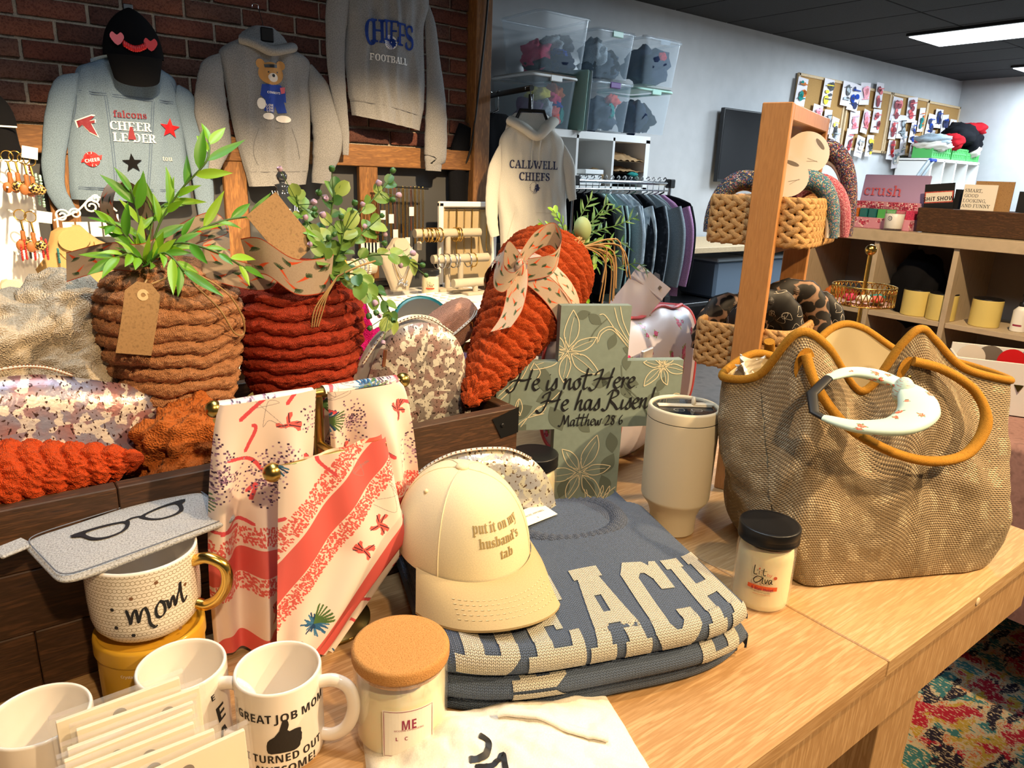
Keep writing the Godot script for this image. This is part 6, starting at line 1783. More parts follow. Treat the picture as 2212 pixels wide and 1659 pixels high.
func tshirt() -> void:
	var t := thing("folded_tshirt", "white folded t-shirt with black brush lettering at the bottom edge", "t-shirt", Vector3(0.335, T, -0.40), -0.35)
	var n := FastNoiseLite.new(); n.seed = 77; n.frequency = 1.0
	var fn := func(q: Vector2):
		var e := pow(maxf(0.0, 1.0 - pow(absf(q.x) / 0.135, 5.0)), 0.5) * pow(maxf(0.0, 1.0 - pow(absf(q.y) / 0.125, 5.0)), 0.5)
		var pk := 0.016 * exp(-pow((q.x + 0.052) / 0.03, 2.0) - pow((q.y - 0.085) / 0.045, 2.0)) + 0.014 * exp(-pow((q.x - 0.02) / 0.05, 2.0) - pow((q.y - 0.05) / 0.09, 2.0))
		var wr := absf(n.get_noise_2d(q.x * 9.0 + q.y * 5.0, q.y * 11.0)) * 0.012 + n.get_noise_2d(q.x * 26.0, q.y * 20.0) * 0.0025
		return Vector3(q.x, e * (0.016 + pk + wr), -q.y)
	part(B.new().grid(110, 100, func(u, w): return fn.call(Vector2((u - 0.5) * 0.27, (w - 0.5) * 0.25)), false, 0.27, 0.25), "body", M.tee_white, t)
	var rim := []
	for k in 24:
		var f := k / 23.0
		rim.append(fn.call(Vector2(0.0 + 0.1 * f, 0.085 - 0.05 * f)) + Vector3(0, 0.004, 0))
	part(B.new().tube(rim, 0.0055, 8, false, 0.6), "collar_fold", M.tee_white, t)
	var ink := B.new()
	var pf := offs(func(q: Vector2): return fn.call(q), 0.0012)
	var sx := func(q): return Vector2(-0.072 + q[0] * 0.001, 0.062 - q[1] * 0.001)
	for s in [[[44, 4], [52, 10], [46, 22], [30, 22]], [[34, 30], [50, 36], [62, 26], [60, 44]], [[46, 32], [40, 42]], [[44, 54], [64, 44]], [[40, 56], [30, 62], [32, 74], [46, 70], [46, 58], [40, 56]], [[56, 66], [66, 62], [82, 70], [76, 86]], [[56, 66], [60, 78], [74, 74]], [[-34, 62], [-10, 66], [0, 54]], [[-34, 62], [-46, 78], [-50, 96]], [[-26, 64], [-20, 80], [-34, 96]]]:
		print_line(ink, s.map(sx), 0.0062, pf, -10.0, 8)
	part(ink, "brush_lettering", M.ink, t)

func duffel() -> void:
	var S := az(70)
	var L := az(-20)
	var o := Vector3(0.945, T, -0.875)
	var t := thing("duffel_bag", "white duffel bag with pink roses and coral zip behind the tumbler", "bag", o)
	var fn := func(u: float, w: float):
		var an: float = u * TAU
		var px := signf(cos(an)) * pow(absf(cos(an)), 0.55)
		var py := signf(sin(an)) * pow(absf(sin(an)), 0.7)
		var e := 1.0 - 0.1 * pow(absf(w - 0.5) * 2.0, 3.0)
		return S * (w * 0.40) + L * (0.105 + px * 0.1 * e) + Vector3(0, 0.15 + py * 0.148 * e + 0.006 * sin(w * 14.0 + an * 3.0), 0)
	part(B.new().grid(60, 30, fn, true, 0.75 * 3.0, 0.4 * 3.0), "body", M.rose_print, t)
	for w in [0.0, 1.0]:
		var b := B.new()
		b.grid(60, 8, func(u, v): return (fn.call(u, w) as Vector3).lerp(S * (w * 0.40) + L * 0.105 + Vector3(0, 0.15, 0), v) + S * ((w - 0.5) * 0.03 * sin(v * PI * 0.5)), true, 2.2, 0.6, w > 0.5)
		part(b, "end_panel", M.rose_print, t)
		var pp := []
		for k in 60: pp.append(fn.call(k / 60.0, w))
		part(B.new().tube(pp, 0.004, 6, true), "piping", M.coral_piping, t)
	var z := []
	for k in 20: z.append(fn.call(0.29, k / 19.0) + Vector3(0, 0.003, 0))
	part(B.new().tube(z, 0.0055, 8, false, 0.6), "zip", M.coral_piping, t)
	var hk := part(B.new().box(S * 0.05 + L * -0.004 + Vector3(0, 0.235, 0), Vector3(0.045, 0.04, 0.008), 0.002, Basis(S, Vector3.UP, -L)), "strap_tab", M.silver_leather, t)
	var ring := []
	for k in 20: ring.append(S * (0.05 + cos(TAU * k / 20) * 0.022) + L * -0.012 + Vector3(0, 0.21 + sin(TAU * k / 20) * 0.018, 0))
	part(B.new().tube(ring, 0.003, 6, true), "strap_ring", M.silver, hk)
	# resealable bag lying on top
	var p := thing("resealable_pouch", "milky resealable plastic pouch sticking up above the painted cross", "pouch", Vector3(1.03, 1.06, -1.02), -0.5)
	p.rotation.z = -0.62
	var b2 := B.new()
	for s in [1.0, -1.0]:
		b2.grid(20, 24, func(u, w): return Vector3((u - 0.5) * 0.085, w * 0.17 - 0.03, s * 0.012 * sin(PI * u) * smoothstep(1.0, 0.6, w) + 0.002 * sin(u * 9.0 + w * 12.0)), false, 1, 1, s < 0)
	part(b2, "film_body", M.milky_film, p)
	part(B.new().box(Vector3(0, 0.112, 0.004), Vector3(0.084, 0.004, 0.003), 0.001), "press_seal", M.milky_film, p)
	part(B.new().box(Vector3(0.022, 0.128, 0.002), Vector3(0.006, 0.006, 0.002), 0.0), "hang_hole", M.hole_grey, p)
	# bright sliver of a packet behind the basket
	var q := thing("cello_packet", "clear cellophane packet with an orange strip behind the lower basket", "packet", Vector3(1.30, 1.06, -1.16), -0.5)
	var c := B.new()
	print_poly(c, [Vector2(-0.045, 0), Vector2(0.03, 0), Vector2(0.012, 0.085), Vector2(0.0, 0.09)], plane_fn(Vector3.ZERO, Vector3.RIGHT, Vector3.UP, 0.0), 1.0)
	print_poly(c, [Vector2(-0.045, 0), Vector2(0.03, 0), Vector2(0.012, 0.085), Vector2(0.0, 0.09)], plane_fn(Vector3(0, 0, -0.003), Vector3.RIGHT, Vector3.UP, 0.0), 1.0)
	part(c, "film_body", M.film, q)
	part(B.new().tube([Vector3(-0.02, 0.0, 0.003), Vector3(-0.003, 0.06, 0.003)], 0.003, 6), "strip", M.orange_ink, q)

# ---------------------------------------------------------------- tote
func tote() -> void:
	var ex := Vector3(0.909, 0, 0.417).normalized()
	var dn := Vector3(0.417, 0, -0.909).normalized()   # away from the viewer
	var o := Vector3(0.893, T + 0.001, -0.462)
	var t := thing("tote_bag", "large beige woven tote bag with mustard suede trim and handles", "bag", o)
	var W := func(s: float, h: float, d: float): return ex * s + dn * d + Vector3(0, h, 0)
	var rim := [[-0.05, 0.105, 0.293], [-0.022, 0.072, 0.362], [0.025, 0.068, 0.345], [0.105, 0.078, 0.272], [0.148, 0.068, 0.345], [0.173, 0.066, 0.368], [0.2, 0.066, 0.352], [0.255, 0.06, 0.31], [0.355, 0.07, 0.285], [0.385, 0.13, 0.28], [0.36, 0.19, 0.285], [0.26, 0.185, 0.30], [0.17, 0.185, 0.345], [0.12, 0.185, 0.345], [0.05, 0.17, 0.3], [-0.01, 0.185, 0.305], [-0.06, 0.175, 0.285], [-0.085, 0.14, 0.28]]
	var bas := [[0.0, 0.02], [0.02, 0.0], [0.06, 0.0], [0.12, 0.0], [0.17, 0.0], [0.2, 0.0], [0.24, 0.0], [0.29, 0.0], [0.34, 0.02], [0.352, 0.1], [0.34, 0.2], [0.28, 0.215], [0.2, 0.215], [0.15, 0.215], [0.09, 0.215], [0.03, 0.215], [0.0, 0.2], [-0.008, 0.11]]
	var R := spline(rim.map(func(q): return W.call(q[0], q[2], q[1])), 8, true)
	var G := spline(bas.map(func(q): return W.call(q[0], 0.002, q[1])), 8, true)
	var n := R.size()
	var ctr: Vector3 = W.call(0.165, 0.0, 0.11)
	var fn := func(u: float, w: float, off: float):
		var k := int(round(u * n)) % n
		var q: Vector3 = G[k].lerp(R[k], w)
		var out: Vector3 = (G[k] - ctr)
		out.y = 0.0
		out = out.normalized()
		var soft := sin(PI * pow(w, 0.75))
		var cre := 0.012 * sin(u * 31.0 + w * 5.0) * w * (1.0 - w) * 2.0 + nz.get_noise_3d(u * 9.0, w * 3.0, 1.0) * 0.012 * soft
		return q + out * (0.02 * soft + cre + off) + Vector3(0, -0.004 * w * 0.0, 0)
	part(B.new().grid(n, 60, func(u, w): return fn.call(u, w, 0.0), true, 1.12 / 0.2, 0.31 / 0.2), "woven_body", M.tote_weave, t)
	part(B.new().grid(n, 16, func(u, w): return fn.call(u, lerpf(0.1, 1.0, w), -0.005), true, 5, 1, true), "lining", M.lining_cream, t)
	var bt := B.new()
	bt.grid(n, 4, func(u, w): return G[int(round(u * n)) % n].lerp(ctr + Vector3(0, 0.002, 0), w), true, 5.6, 0.4)
	part(bt, "base_panel", M.tote_weave, t)
	part(B.new().tube(R, 0.0062, 10, true), "rim_binding", M.suede, t)
	var hp := spline([[-0.017, 0.337, 0.052], [-0.003, 0.294, 0.035], [0.034, 0.246, 0.012], [0.094, 0.213, -0.012], [0.160, 0.198, -0.018], [0.219, 0.206, -0.014], [0.253, 0.246, 0.0], [0.242, 0.286, 0.018], [0.199, 0.314, 0.035], [0.159, 0.324, 0.052]].map(func(q): return W.call(q[0], q[1], q[2])), 8)
	part(B.new().tube(hp, 0.0085, 12, false, 0.8), "handle", M.suede, t)
	var hb := spline([[0.02, 0.32, 0.2], [0.05, 0.28, 0.225], [0.13, 0.25, 0.24], [0.22, 0.28, 0.23], [0.25, 0.3, 0.2]].map(func(q): return W.call(q[0], q[1], q[2])), 8)
	part(B.new().tube(hb, 0.0085, 12, false, 0.8), "handle", M.suede, t)
	for c in [[-0.012, 0.32, 0.052], [0.155, 0.305, 0.05]]:
		var p := B.new()
		print_poly(p, disc(0.016, 18, Vector2.ZERO, 1.55), func(q): return W.call(c[0] + q.x, c[1] + q.y, c[2] + 0.006 + 0.0 * q.y), 0.01)
		part(p, "handle_patch", M.suede, t)
		part(B.new().ball(W.call(c[0] + 0.003, c[1] - 0.005, c[2] + 0.003), Vector3.ONE * 0.0035, 10, 6), "rivet", M.brass, t)
	# tissue paper in the gusset
	var tp := thing("tissue_paper", "crumpled white tissue paper showing at the tote's left corner", "paper", o + W.call(-0.045, 0.27, 0.145))
	part(B.new().grid(14, 12, func(u, w): return Vector3((u - 0.5) * 0.045, w * 0.04 + 0.004 * sin(u * 7.0), 0.01 * sin(u * 5.0 + w * 3.0) + nz.get_noise_2d(u * 8.0, w * 8.0) * 0.008)), "sheet", M.paper, tp)
	part(B.new().grid(10, 8, func(u, w): return Vector3((u - 0.3) * 0.05, w * 0.026, -0.012 + nz.get_noise_2d(u * 8.0 + 3.0, w * 8.0) * 0.01)), "sheet", M.paper, tp)
	# floral turban headband hung on the handle
	var h := thing("headband", "mint floral turban headband hanging on the tote's front handle", "headband", Vector3(0.915, 1.085, -0.432))
	var path := spline([Vector3(-0.062, -0.012, -0.02), Vector3(-0.05, -0.014, 0.02), Vector3(-0.015, -0.01, 0.052), Vector3(0.03, 0.002, 0.055), Vector3(0.062, 0.018, 0.028), Vector3(0.058, 0.028, -0.012), Vector3(0.03, 0.032, -0.04), Vector3(-0.005, 0.026, -0.052)], 8)
	var rad := []
	for k in path.size():
		var f := float(k) / (path.size() - 1)
		rad.append(0.008 + 0.017 * sin(PI * pow(f, 0.9)) - 0.007 * exp(-pow((f - 0.62) / 0.07, 2.0)))
	part(B.new().tube(path, rad, 16, false, 0.42, Vector3.UP), "band", M.mint_floral, h)
	part(B.new().ball(Vector3(0.058, 0.016, 0.02), Vector3(0.014, 0.02, 0.014), 16, 10), "twist_knot", M.mint_floral, h)
	part(B.new().tube([Vector3(-0.005, 0.026, -0.052), Vector3(-0.045, 0.01, -0.05), Vector3(-0.064, -0.008, -0.032), Vector3(-0.062, -0.012, -0.02)], 0.0075, 8, false, 0.4), "elastic", M.black_rubber, h)

# ---------------------------------------------------------------- ladder stand with baskets
func braid_basket(label: String, c: Vector3, w: float, d: float, h: float, turn: float) -> Node3D:
	var t := thing("woven_basket", label, "basket", c, turn, "woven baskets on the wooden stand")
	var per := func(f: float, grow: float):   # rounded rectangle, f in 0..1
		var an: float = f * TAU
		var e := 0.3
		return Vector3(signf(cos(an)) * pow(absf(cos(an)), e) * (w * 0.5 + grow), 0, signf(sin(an)) * pow(absf(sin(an)), e) * (d * 0.5 + grow))
	var ring := []
	var total := 0.0
	var cum := [0.0]
	for k in 241:
		ring.append(per.call(k / 240.0, 0.0))
		if k > 0:
			total += ring[k].distance_to(ring[k - 1]); cum.append(total)
	var at := func(s: float):
		s = fposmod(s, total)
		var lo := 0
		while cum[lo + 1] < s: lo += 1
		return ring[lo].lerp(ring[lo + 1], (s - cum[lo]) / maxf(1e-6, cum[lo + 1] - cum[lo]))
	var rows := 4
	var rh := h / rows
	for r in rows:
		var b := B.new()
		var n := int(total / 0.021)
		for k in n:
			for q in 2:
				var s := total * (k + 0.5 * q) / n
				var p: Vector3 = at.call(s)
				var nx: Vector3 = at.call(s + 0.004)
				var tg := (nx - p).normalized()
				var outw := tg.cross(Vector3.UP)
				if outw.dot(p) < 0: outw = -outw
				var tilt := (0.62 if q == 0 else -0.62)
				var dir := (tg * cos(tilt) + Vector3.UP * sin(tilt)).normalized()
				var bas := Basis(dir, outw.cross(dir).normalized(), outw)
				b.ball(p + Vector3(0, rh * (r + 0.5) + (rh * 0.2 if q == 0 else -rh * 0.2), 0) + outw * 0.0015, Vector3(0.017, rh * 0.36, 0.0066), 8, 5, bas)
		part(b, "braid_row", M.seagrass, t)
	for y in [0.002, h - 0.001]:
		var p := []
		for k in 60: p.append(per.call(k / 60.0, 0.0) + Vector3(0, y, 0))
		part(B.new().tube(p, 0.0055, 8, true), "rim_cord", M.seagrass, t)
	part(B.new().grid(60, 3, func(u, v): return per.call(u, -0.004) * (1.0 - v) + Vector3(0, 0.004, 0), true), "basket_floor", M.seagrass, t)
	part(B.new().grid(60, 3, func(u, v): return per.call(u, -0.005) + Vector3(0, h * v, 0), true, 1, 1, true), "inner_wall", M.seagrass, t)
	return t

func ladder() -> void:
	var S := az(70)
	var L := az(-20)
	var p0 := Vector3(1.073, T, -0.76)
	var rot := Basis(-L, Vector3.UP, -L.cross(Vector3.UP))
	rot = Basis(L, Vector3.UP, L.cross(Vector3.UP))   # columns: along the post's wide face, up, across
	var t := thing("basket_stand", "tall beech wood stand with two posts holding woven baskets", "stand", p0)
	var mid := L * -0.0245
	for s in [0.0, 0.30]:
		part(B.new().box(mid + S * (s + 0.008) + Vector3(0, 0.345, 0), Vector3(0.049, 0.69, 0.016), 0.0015, rot), "post", M.beech_y, t)
	part(B.new().box(mid + S * 0.158 + Vector3(0, 0.676, 0), Vector3(0.049, 0.026, 0.284), 0.0015, rot), "top_bar", M.beech_y, t)
	for y in [0.225, 0.452]:
		part(B.new().box(mid + S * 0.158 + Vector3(0, y, 0), Vector3(0.03, 0.016, 0.284), 0.001, rot), "shelf_bar", M.beech_y, t)
	var ang := atan2(-S.z, S.x)
	var c := p0 + L * -0.008 + S * 0.158
	braid_basket("upper woven seagrass basket holding glitter headbands", c + Vector3(0, 0.461, 0), 0.278, 0.175, 0.076, ang)
	braid_basket("lower woven seagrass basket holding black print headbands", c + Vector3(0, 0.234, 0), 0.278, 0.175, 0.076, ang)
	# sprinkle headbands in the upper basket
	var cols := [["multicolour sprinkle headband behind the post in the upper basket", M.sprinkle_multi, 0.07, 0.03, 0.2], ["teal and yellow sprinkle headband in the upper basket", M.sprinkle_teal, 0.12, -0.062, 0.3], ["pink glitter headband in the upper basket", M.sprinkle_pink, 0.17, -0.072, 0.25], ["dark purple sprinkle headband, tallest in the upper basket", M.sprinkle_dark, 0.225, -0.07, 0.1]]
	for k in 4:
		var q: Array = cols[k]
		var hb := thing("headband", q[0], "headband", p0 + S * q[2] + L * q[3] + Vector3(0, 0.472, 0), ang + q[4], "sprinkle headbands in the upper basket")
		var path := []
		var hgt: float = [0.095, 0.10, 0.095, 0.155][k]
		for i in 25:
			var an := PI * i / 24.0
			path.append(Vector3(0.004 * sin(an * 3.0), sin(an) * hgt, cos(an) * 0.058))
		var rd := []
		for i in 25: rd.append(0.008 + 0.010 * sin(PI * i / 24.0))
		part(B.new().tube(path, rd, 12), "padded_band", q[1], hb)
		part(B.new().tube(path.map(func(v): return Vector3(v.x, v.y * 0.86, v.z * 0.84)), 0.005, 8), "inner_band", M.tee_white, hb)
	# oval hang cards
	var i := 0
	for q in [[0.055, -0.04, 0.575, -0.35, "front oval card with a barcode hanging on a headband in the upper basket"], [0.13, -0.055, 0.618, -0.9, "upper tilted oval card in the upper basket"], [0.15, -0.012, 0.628, 0.3, "rear shaded oval card in the upper basket"]]:
		var cd := thing("hang_card", q[4], "card", p0 + S * q[0] + L * q[1] + Vector3(0, q[2], 0), 0, "oval headband cards")
		var nrm := (Vector3(0, 1.36, 0) - cd.position).normalized()
		nrm = (nrm + Vector3(0.1 * i, 0.25, 0.05)).normalized()
		var xx := Vector3.UP.cross(nrm).normalized()
		var bb := Basis(xx, nrm.cross(xx), nrm).rotated(nrm, q[3])
		var b := B.new()
		print_poly(b, disc(0.038, 36, Vector2.ZERO, 0.92), func(v): return bb * Vector3(v.x, v.y, 0.0012), 0.02)
		print_poly(b, disc(0.038, 36, Vector2.ZERO, 0.92), func(v): return bb * Vector3(-v.x, v.y, 0.0), 0.02)
		part(b, "card", M.card_taupe, cd)
		var ho := B.new()
		print_poly(ho, disc(0.012, 16, Vector2(0, 0.024), 0.28), func(v): return bb * Vector3(v.x, v.y, 0.0016), 0.02)
		print_line(ho, [Vector2(0.008, -0.006), Vector2(0.024, 0.004)], 0.001, func(v): return bb * Vector3(v.x, v.y, 0.0018))
		print_line(ho, [Vector2(0.012, -0.01), Vector2(0.022, 0.004)], 0.001, func(v): return bb * Vector3(v.x, v.y, 0.0018))
		part(ho, "slot", M.hole_grey, cd)
		if i == 0:
			var bc := B.new()
			for k in 12:
				if k % 3 != 2: print_poly(bc, [Vector2(-0.018 + k * 0.0014, -0.028), Vector2(-0.0172 + k * 0.0014, -0.028), Vector2(-0.0172 + k * 0.0014, -0.018), Vector2(-0.018 + k * 0.0014, -0.018)], func(v): return bb * Vector3(v.x, v.y, 0.0016), 1.0)
			part(bc, "barcode", M.ink, cd)
		i += 1
	# black print headbands in the lower basket
	i = 0
	for q in [[0.10, -0.03, M.black_floral, 0.11, 0.3, "black headband with white line flowers at the front of the lower basket"], [0.17, -0.06, M.leopard, 0.125, 0.15, "leopard print headband in the lower basket"], [0.225, -0.08, M.black_floral, 0.10, -0.1, "black line-flower headband at the right of the lower basket"], [0.13, 0.045, M.leopard, 0.09, 0.6, "leopard headband leaning out behind the post of the lower basket"], [0.2, 0.0, M.black_plain, 0.105, 0.2, "plain black headband deep in the lower basket"]]:
		var hb := thing("headband", q[5], "headband", p0 + S * q[0] + L * q[1] + Vector3(0, 0.243, 0), ang + q[4], "black print headbands in the lower basket")
		var path := []
		var rd := []
		for k in 25:
			var an := PI * k / 24.0
			path.append(Vector3(0.012 * sin(an * 2.0), sin(an) * q[3], cos(an) * 0.062))
			rd.append(0.010 + 0.019 * sin(an) - 0.008 * exp(-pow((k - 12) / 1.6, 2.0)) + 0.002 * sin(k * 2.1))
		part(B.new().tube(path, rd, 14, false, 0.5, Vector3.RIGHT), "gathered_band", q[2], hb)
		part(B.new().ball(path[12], Vector3(0.014, 0.012, 0.012), 12, 8), "knot", q[2], hb)
		i += 1

const JACKET := [[[-0.004,0.491,0.156,0.494], [-0.040,0.475,0.200,0.473], [-0.077,0.453,0.233,0.445], [-0.094,0.390,0.238,0.382], [-0.111,0.315,0.249,0.308], [-0.130,0.224,0.251,0.213], [-0.138,0.132,0.248,0.126], [-0.144,0.063,0.251,0.062], [-0.143,0.023,0.253,0.016]], [[[-0.075,0.436,0.021], [-0.118,0.388,0.036], [-0.148,0.298,0.040], [-0.170,0.207,0.036], [-0.185,0.131,0.034], [-0.186,0.054,0.030], [-0.165,-0.000,0.027], [-0.152,-0.027,0.024]], [[0.238,0.430,0.022], [0.256,0.384,0.036], [0.276,0.280,0.038], [0.290,0.173,0.039], [0.298,0.071,0.036], [0.299,-0.042,0.029]]]]
const HOODIE := [[[-0.115,0.518,0.047,0.526], [-0.168,0.491,0.097,0.496], [-0.200,0.460,0.149,0.463], [-0.194,0.402,0.143,0.387], [-0.183,0.329,0.144,0.315], [-0.176,0.257,0.143,0.263], [-0.161,0.159,0.136,0.149], [-0.137,0.050,0.126,0.060], [-0.131,0.028,0.122,0.041], [-0.122,-0.021,0.111,-0.007]], [[[-0.201,0.450,0.025], [-0.231,0.396,0.042], [-0.244,0.315,0.054], [-0.245,0.225,0.061], [-0.232,0.135,0.050], [-0.244,0.067,0.027], [-0.255,0.036,0.019], [-0.253,0.010,0.019]], [[0.148,0.454,0.025], [0.176,0.371,0.046], [0.199,0.276,0.061], [0.212,0.186,0.068], [0.196,0.103,0.058], [0.178,0.047,0.043], [0.174,-0.002,0.043]]]]
const SWEAT := [[[-0.160,0.545,0.160,0.568], [-0.183,0.442,0.206,0.461], [-0.179,0.308,0.181,0.358], [-0.189,0.205,0.183,0.238], [-0.181,0.117,0.186,0.126], [-0.175,0.048,0.181,0.030], [-0.170,0.032,0.176,0.010], [-0.163,-0.023,0.160,-0.067]], [[[-0.196,0.473,0.040], [-0.212,0.404,0.048], [-0.227,0.302,0.044], [-0.232,0.181,0.038], [-0.224,0.060,0.033], [-0.204,-0.074,0.021], [-0.199,-0.123,0.016], [-0.201,-0.184,0.014]], [[0.194,0.450,0.023], [0.208,0.361,0.028], [0.220,0.254,0.033], [0.235,0.102,0.046], [0.239,-0.035,0.056], [0.235,-0.171,0.057], [0.227,-0.179,0.047], [0.225,-0.234,0.042]]]]
const WHITE_HOODIE := [[[-0.084,0.073,0.078,0.073], [-0.122,0.031,0.120,0.034], [-0.146,-0.017,0.159,-0.005], [-0.147,-0.109,0.175,-0.096], [-0.152,-0.254,0.186,-0.244], [-0.134,-0.382,0.199,-0.374], [-0.120,-0.556,0.214,-0.552], [-0.105,-0.736,0.226,-0.736]], [[[-0.137,-0.026,0.028], [-0.164,-0.150,0.033], [-0.175,-0.276,0.031], [-0.170,-0.382,0.027], [-0.155,-0.447,0.022]], [[0.152,-0.014,0.027], [0.188,-0.116,0.030], [0.206,-0.222,0.025], [0.220,-0.269,0.019]]]]

func fold_fn(sd: int, amp: float) -> Callable:
	var n := FastNoiseLite.new(); n.seed = sd; n.frequency = 1.0; n.fractal_octaves = 2
	return func(_u, w, q): return (n.get_noise_2d(q.x * 11.0, q.y * 2.6) * 0.75 + n.get_noise_2d(q.x * 24.0 + 5.0, q.y * 5.0) * 0.3) * amp * smoothstep(0.0, 0.25, w)

func garment(t: Node3D, G: Array, m: Material, bulge: float, sd: int, amp := 0.012, sleeve := "sleeve") -> Callable:
	var rows := []
	var R: Array = G[0]
	var L2 := spline(R.map(func(q): return Vector2(q[0], q[1])), 6)
	var R2 := spline(R.map(func(q): return Vector2(q[2], q[3])), 6)
	for k in L2.size(): rows.append([Vector3(L2[k].x, L2[k].y, 0.004), Vector3(R2[k].x, R2[k].y, 0.004)])
	var dz := fold_fn(sd, amp)
	part(B.new().loft(rows, 40, bulge, dz), "body", m, t)
	for s in G[1]:
		var p := spline(s.map(func(q): return Vector3(q[0], q[1], 0.016)), 5)
		var rr := spline(s.map(func(q): return Vector2(q[2], 0)), 5)
		var n := FastNoiseLite.new(); n.seed = sd + 5; n.frequency = 22.0
		var rad := []
		for k in p.size(): rad.append(rr[k].x * smoothstep(-2.0, 5.0, float(k)) * (1.0 + 0.08 * n.get_noise_1d(k * 0.02)))
		part(B.new().tube(p, rad, 20, false, 0.42, Vector3.BACK), sleeve, m, t)
	return func(q: Vector2):
		var j := 0
		while j < rows.size() - 2 and (rows[j + 1][0].y + rows[j + 1][1].y) * 0.5 > q.y: j += 1
		var xl: float = rows[j][0].x
		var xr: float = rows[j][1].x
		var u := clampf((q.x - xl) / (xr - xl), 0.0, 1.0)
		var e := pow(maxf(0.0, 1.0 - pow(2.0 * u - 1.0, 2.0)), 0.4)
		return Vector3(q.x, q.y, 0.004 + (bulge + dz.call(u, float(j) / (rows.size() - 1), Vector3(q.x, q.y, 0))) * e)

func star(c: Vector2, r: float, rot := 0.0) -> Array:
	var o := []
	for k in 10: o.append(c + Vector2.from_angle(PI / 2 + rot + TAU * k / 10) * (r if k % 2 == 0 else r * 0.42))
	return o

func printed(t: Node3D, called: String, m: Material, f: Callable, polys := [], texts := [], lines := [], lift := 0.002) -> void:
	var b := B.new()
	var g := func(q: Vector2): return (f.call(q) as Vector3) + Vector3(0, 0, lift)
	for p in polys: print_poly(b, p, g, 0.012)
	for x in texts: print_text(b, x[0], x[1], x[2], g, x[3], x[4] if x.size() > 4 else 0.0, x[5] if x.size() > 5 else 1.0)
	for l in lines: print_line(b, l[0], l[1], g)
	part(b, called, m, t)

func chief_head(t: Node3D, f: Callable, c: Vector2, s: float, m: Material, pale: Material) -> void:
	printed(t, "emblem_ground", pale, f, [disc(s, 24, c)], [], [], 0.002)
	var ls := []
	for k in 13:
		var a := PI * 0.5 + PI * 1.05 * k / 12.0
		ls.append([[c + Vector2(s * 0.25, 0) + Vector2.from_angle(a) * s * 0.12, c + Vector2(s * 0.1, 0) + Vector2.from_angle(a) * s * 1.0], s * 0.15])
	printed(t, "emblem", m, f, [[c + Vector2(0.3, 0.55) * s, c + Vector2(0.62, 0.5) * s, c + Vector2(0.72, 0.1) * s, c + Vector2(0.95, -0.12) * s, c + Vector2(0.78, -0.2) * s, c + Vector2(0.78, -0.5) * s, c + Vector2(0.5, -0.55) * s, c + Vector2(0.4, -0.85) * s, c + Vector2(0.2, -0.4) * s]], [], ls, 0.0032)

func hanger_hook(t: Node3D, top: Vector3, neck: Vector3) -> void:
	part(B.new().tube(spline([neck, neck.lerp(top, 0.5) + Vector3(0.008, 0, 0), top + Vector3(0.012, -0.008, 0), top + Vector3(0.008, 0.01, 0), top + Vector3(-0.01, 0.008, 0), top + Vector3(-0.012, -0.004, 0)], 6), 0.0018, 6), "hanger_hook", M.chrome, t)

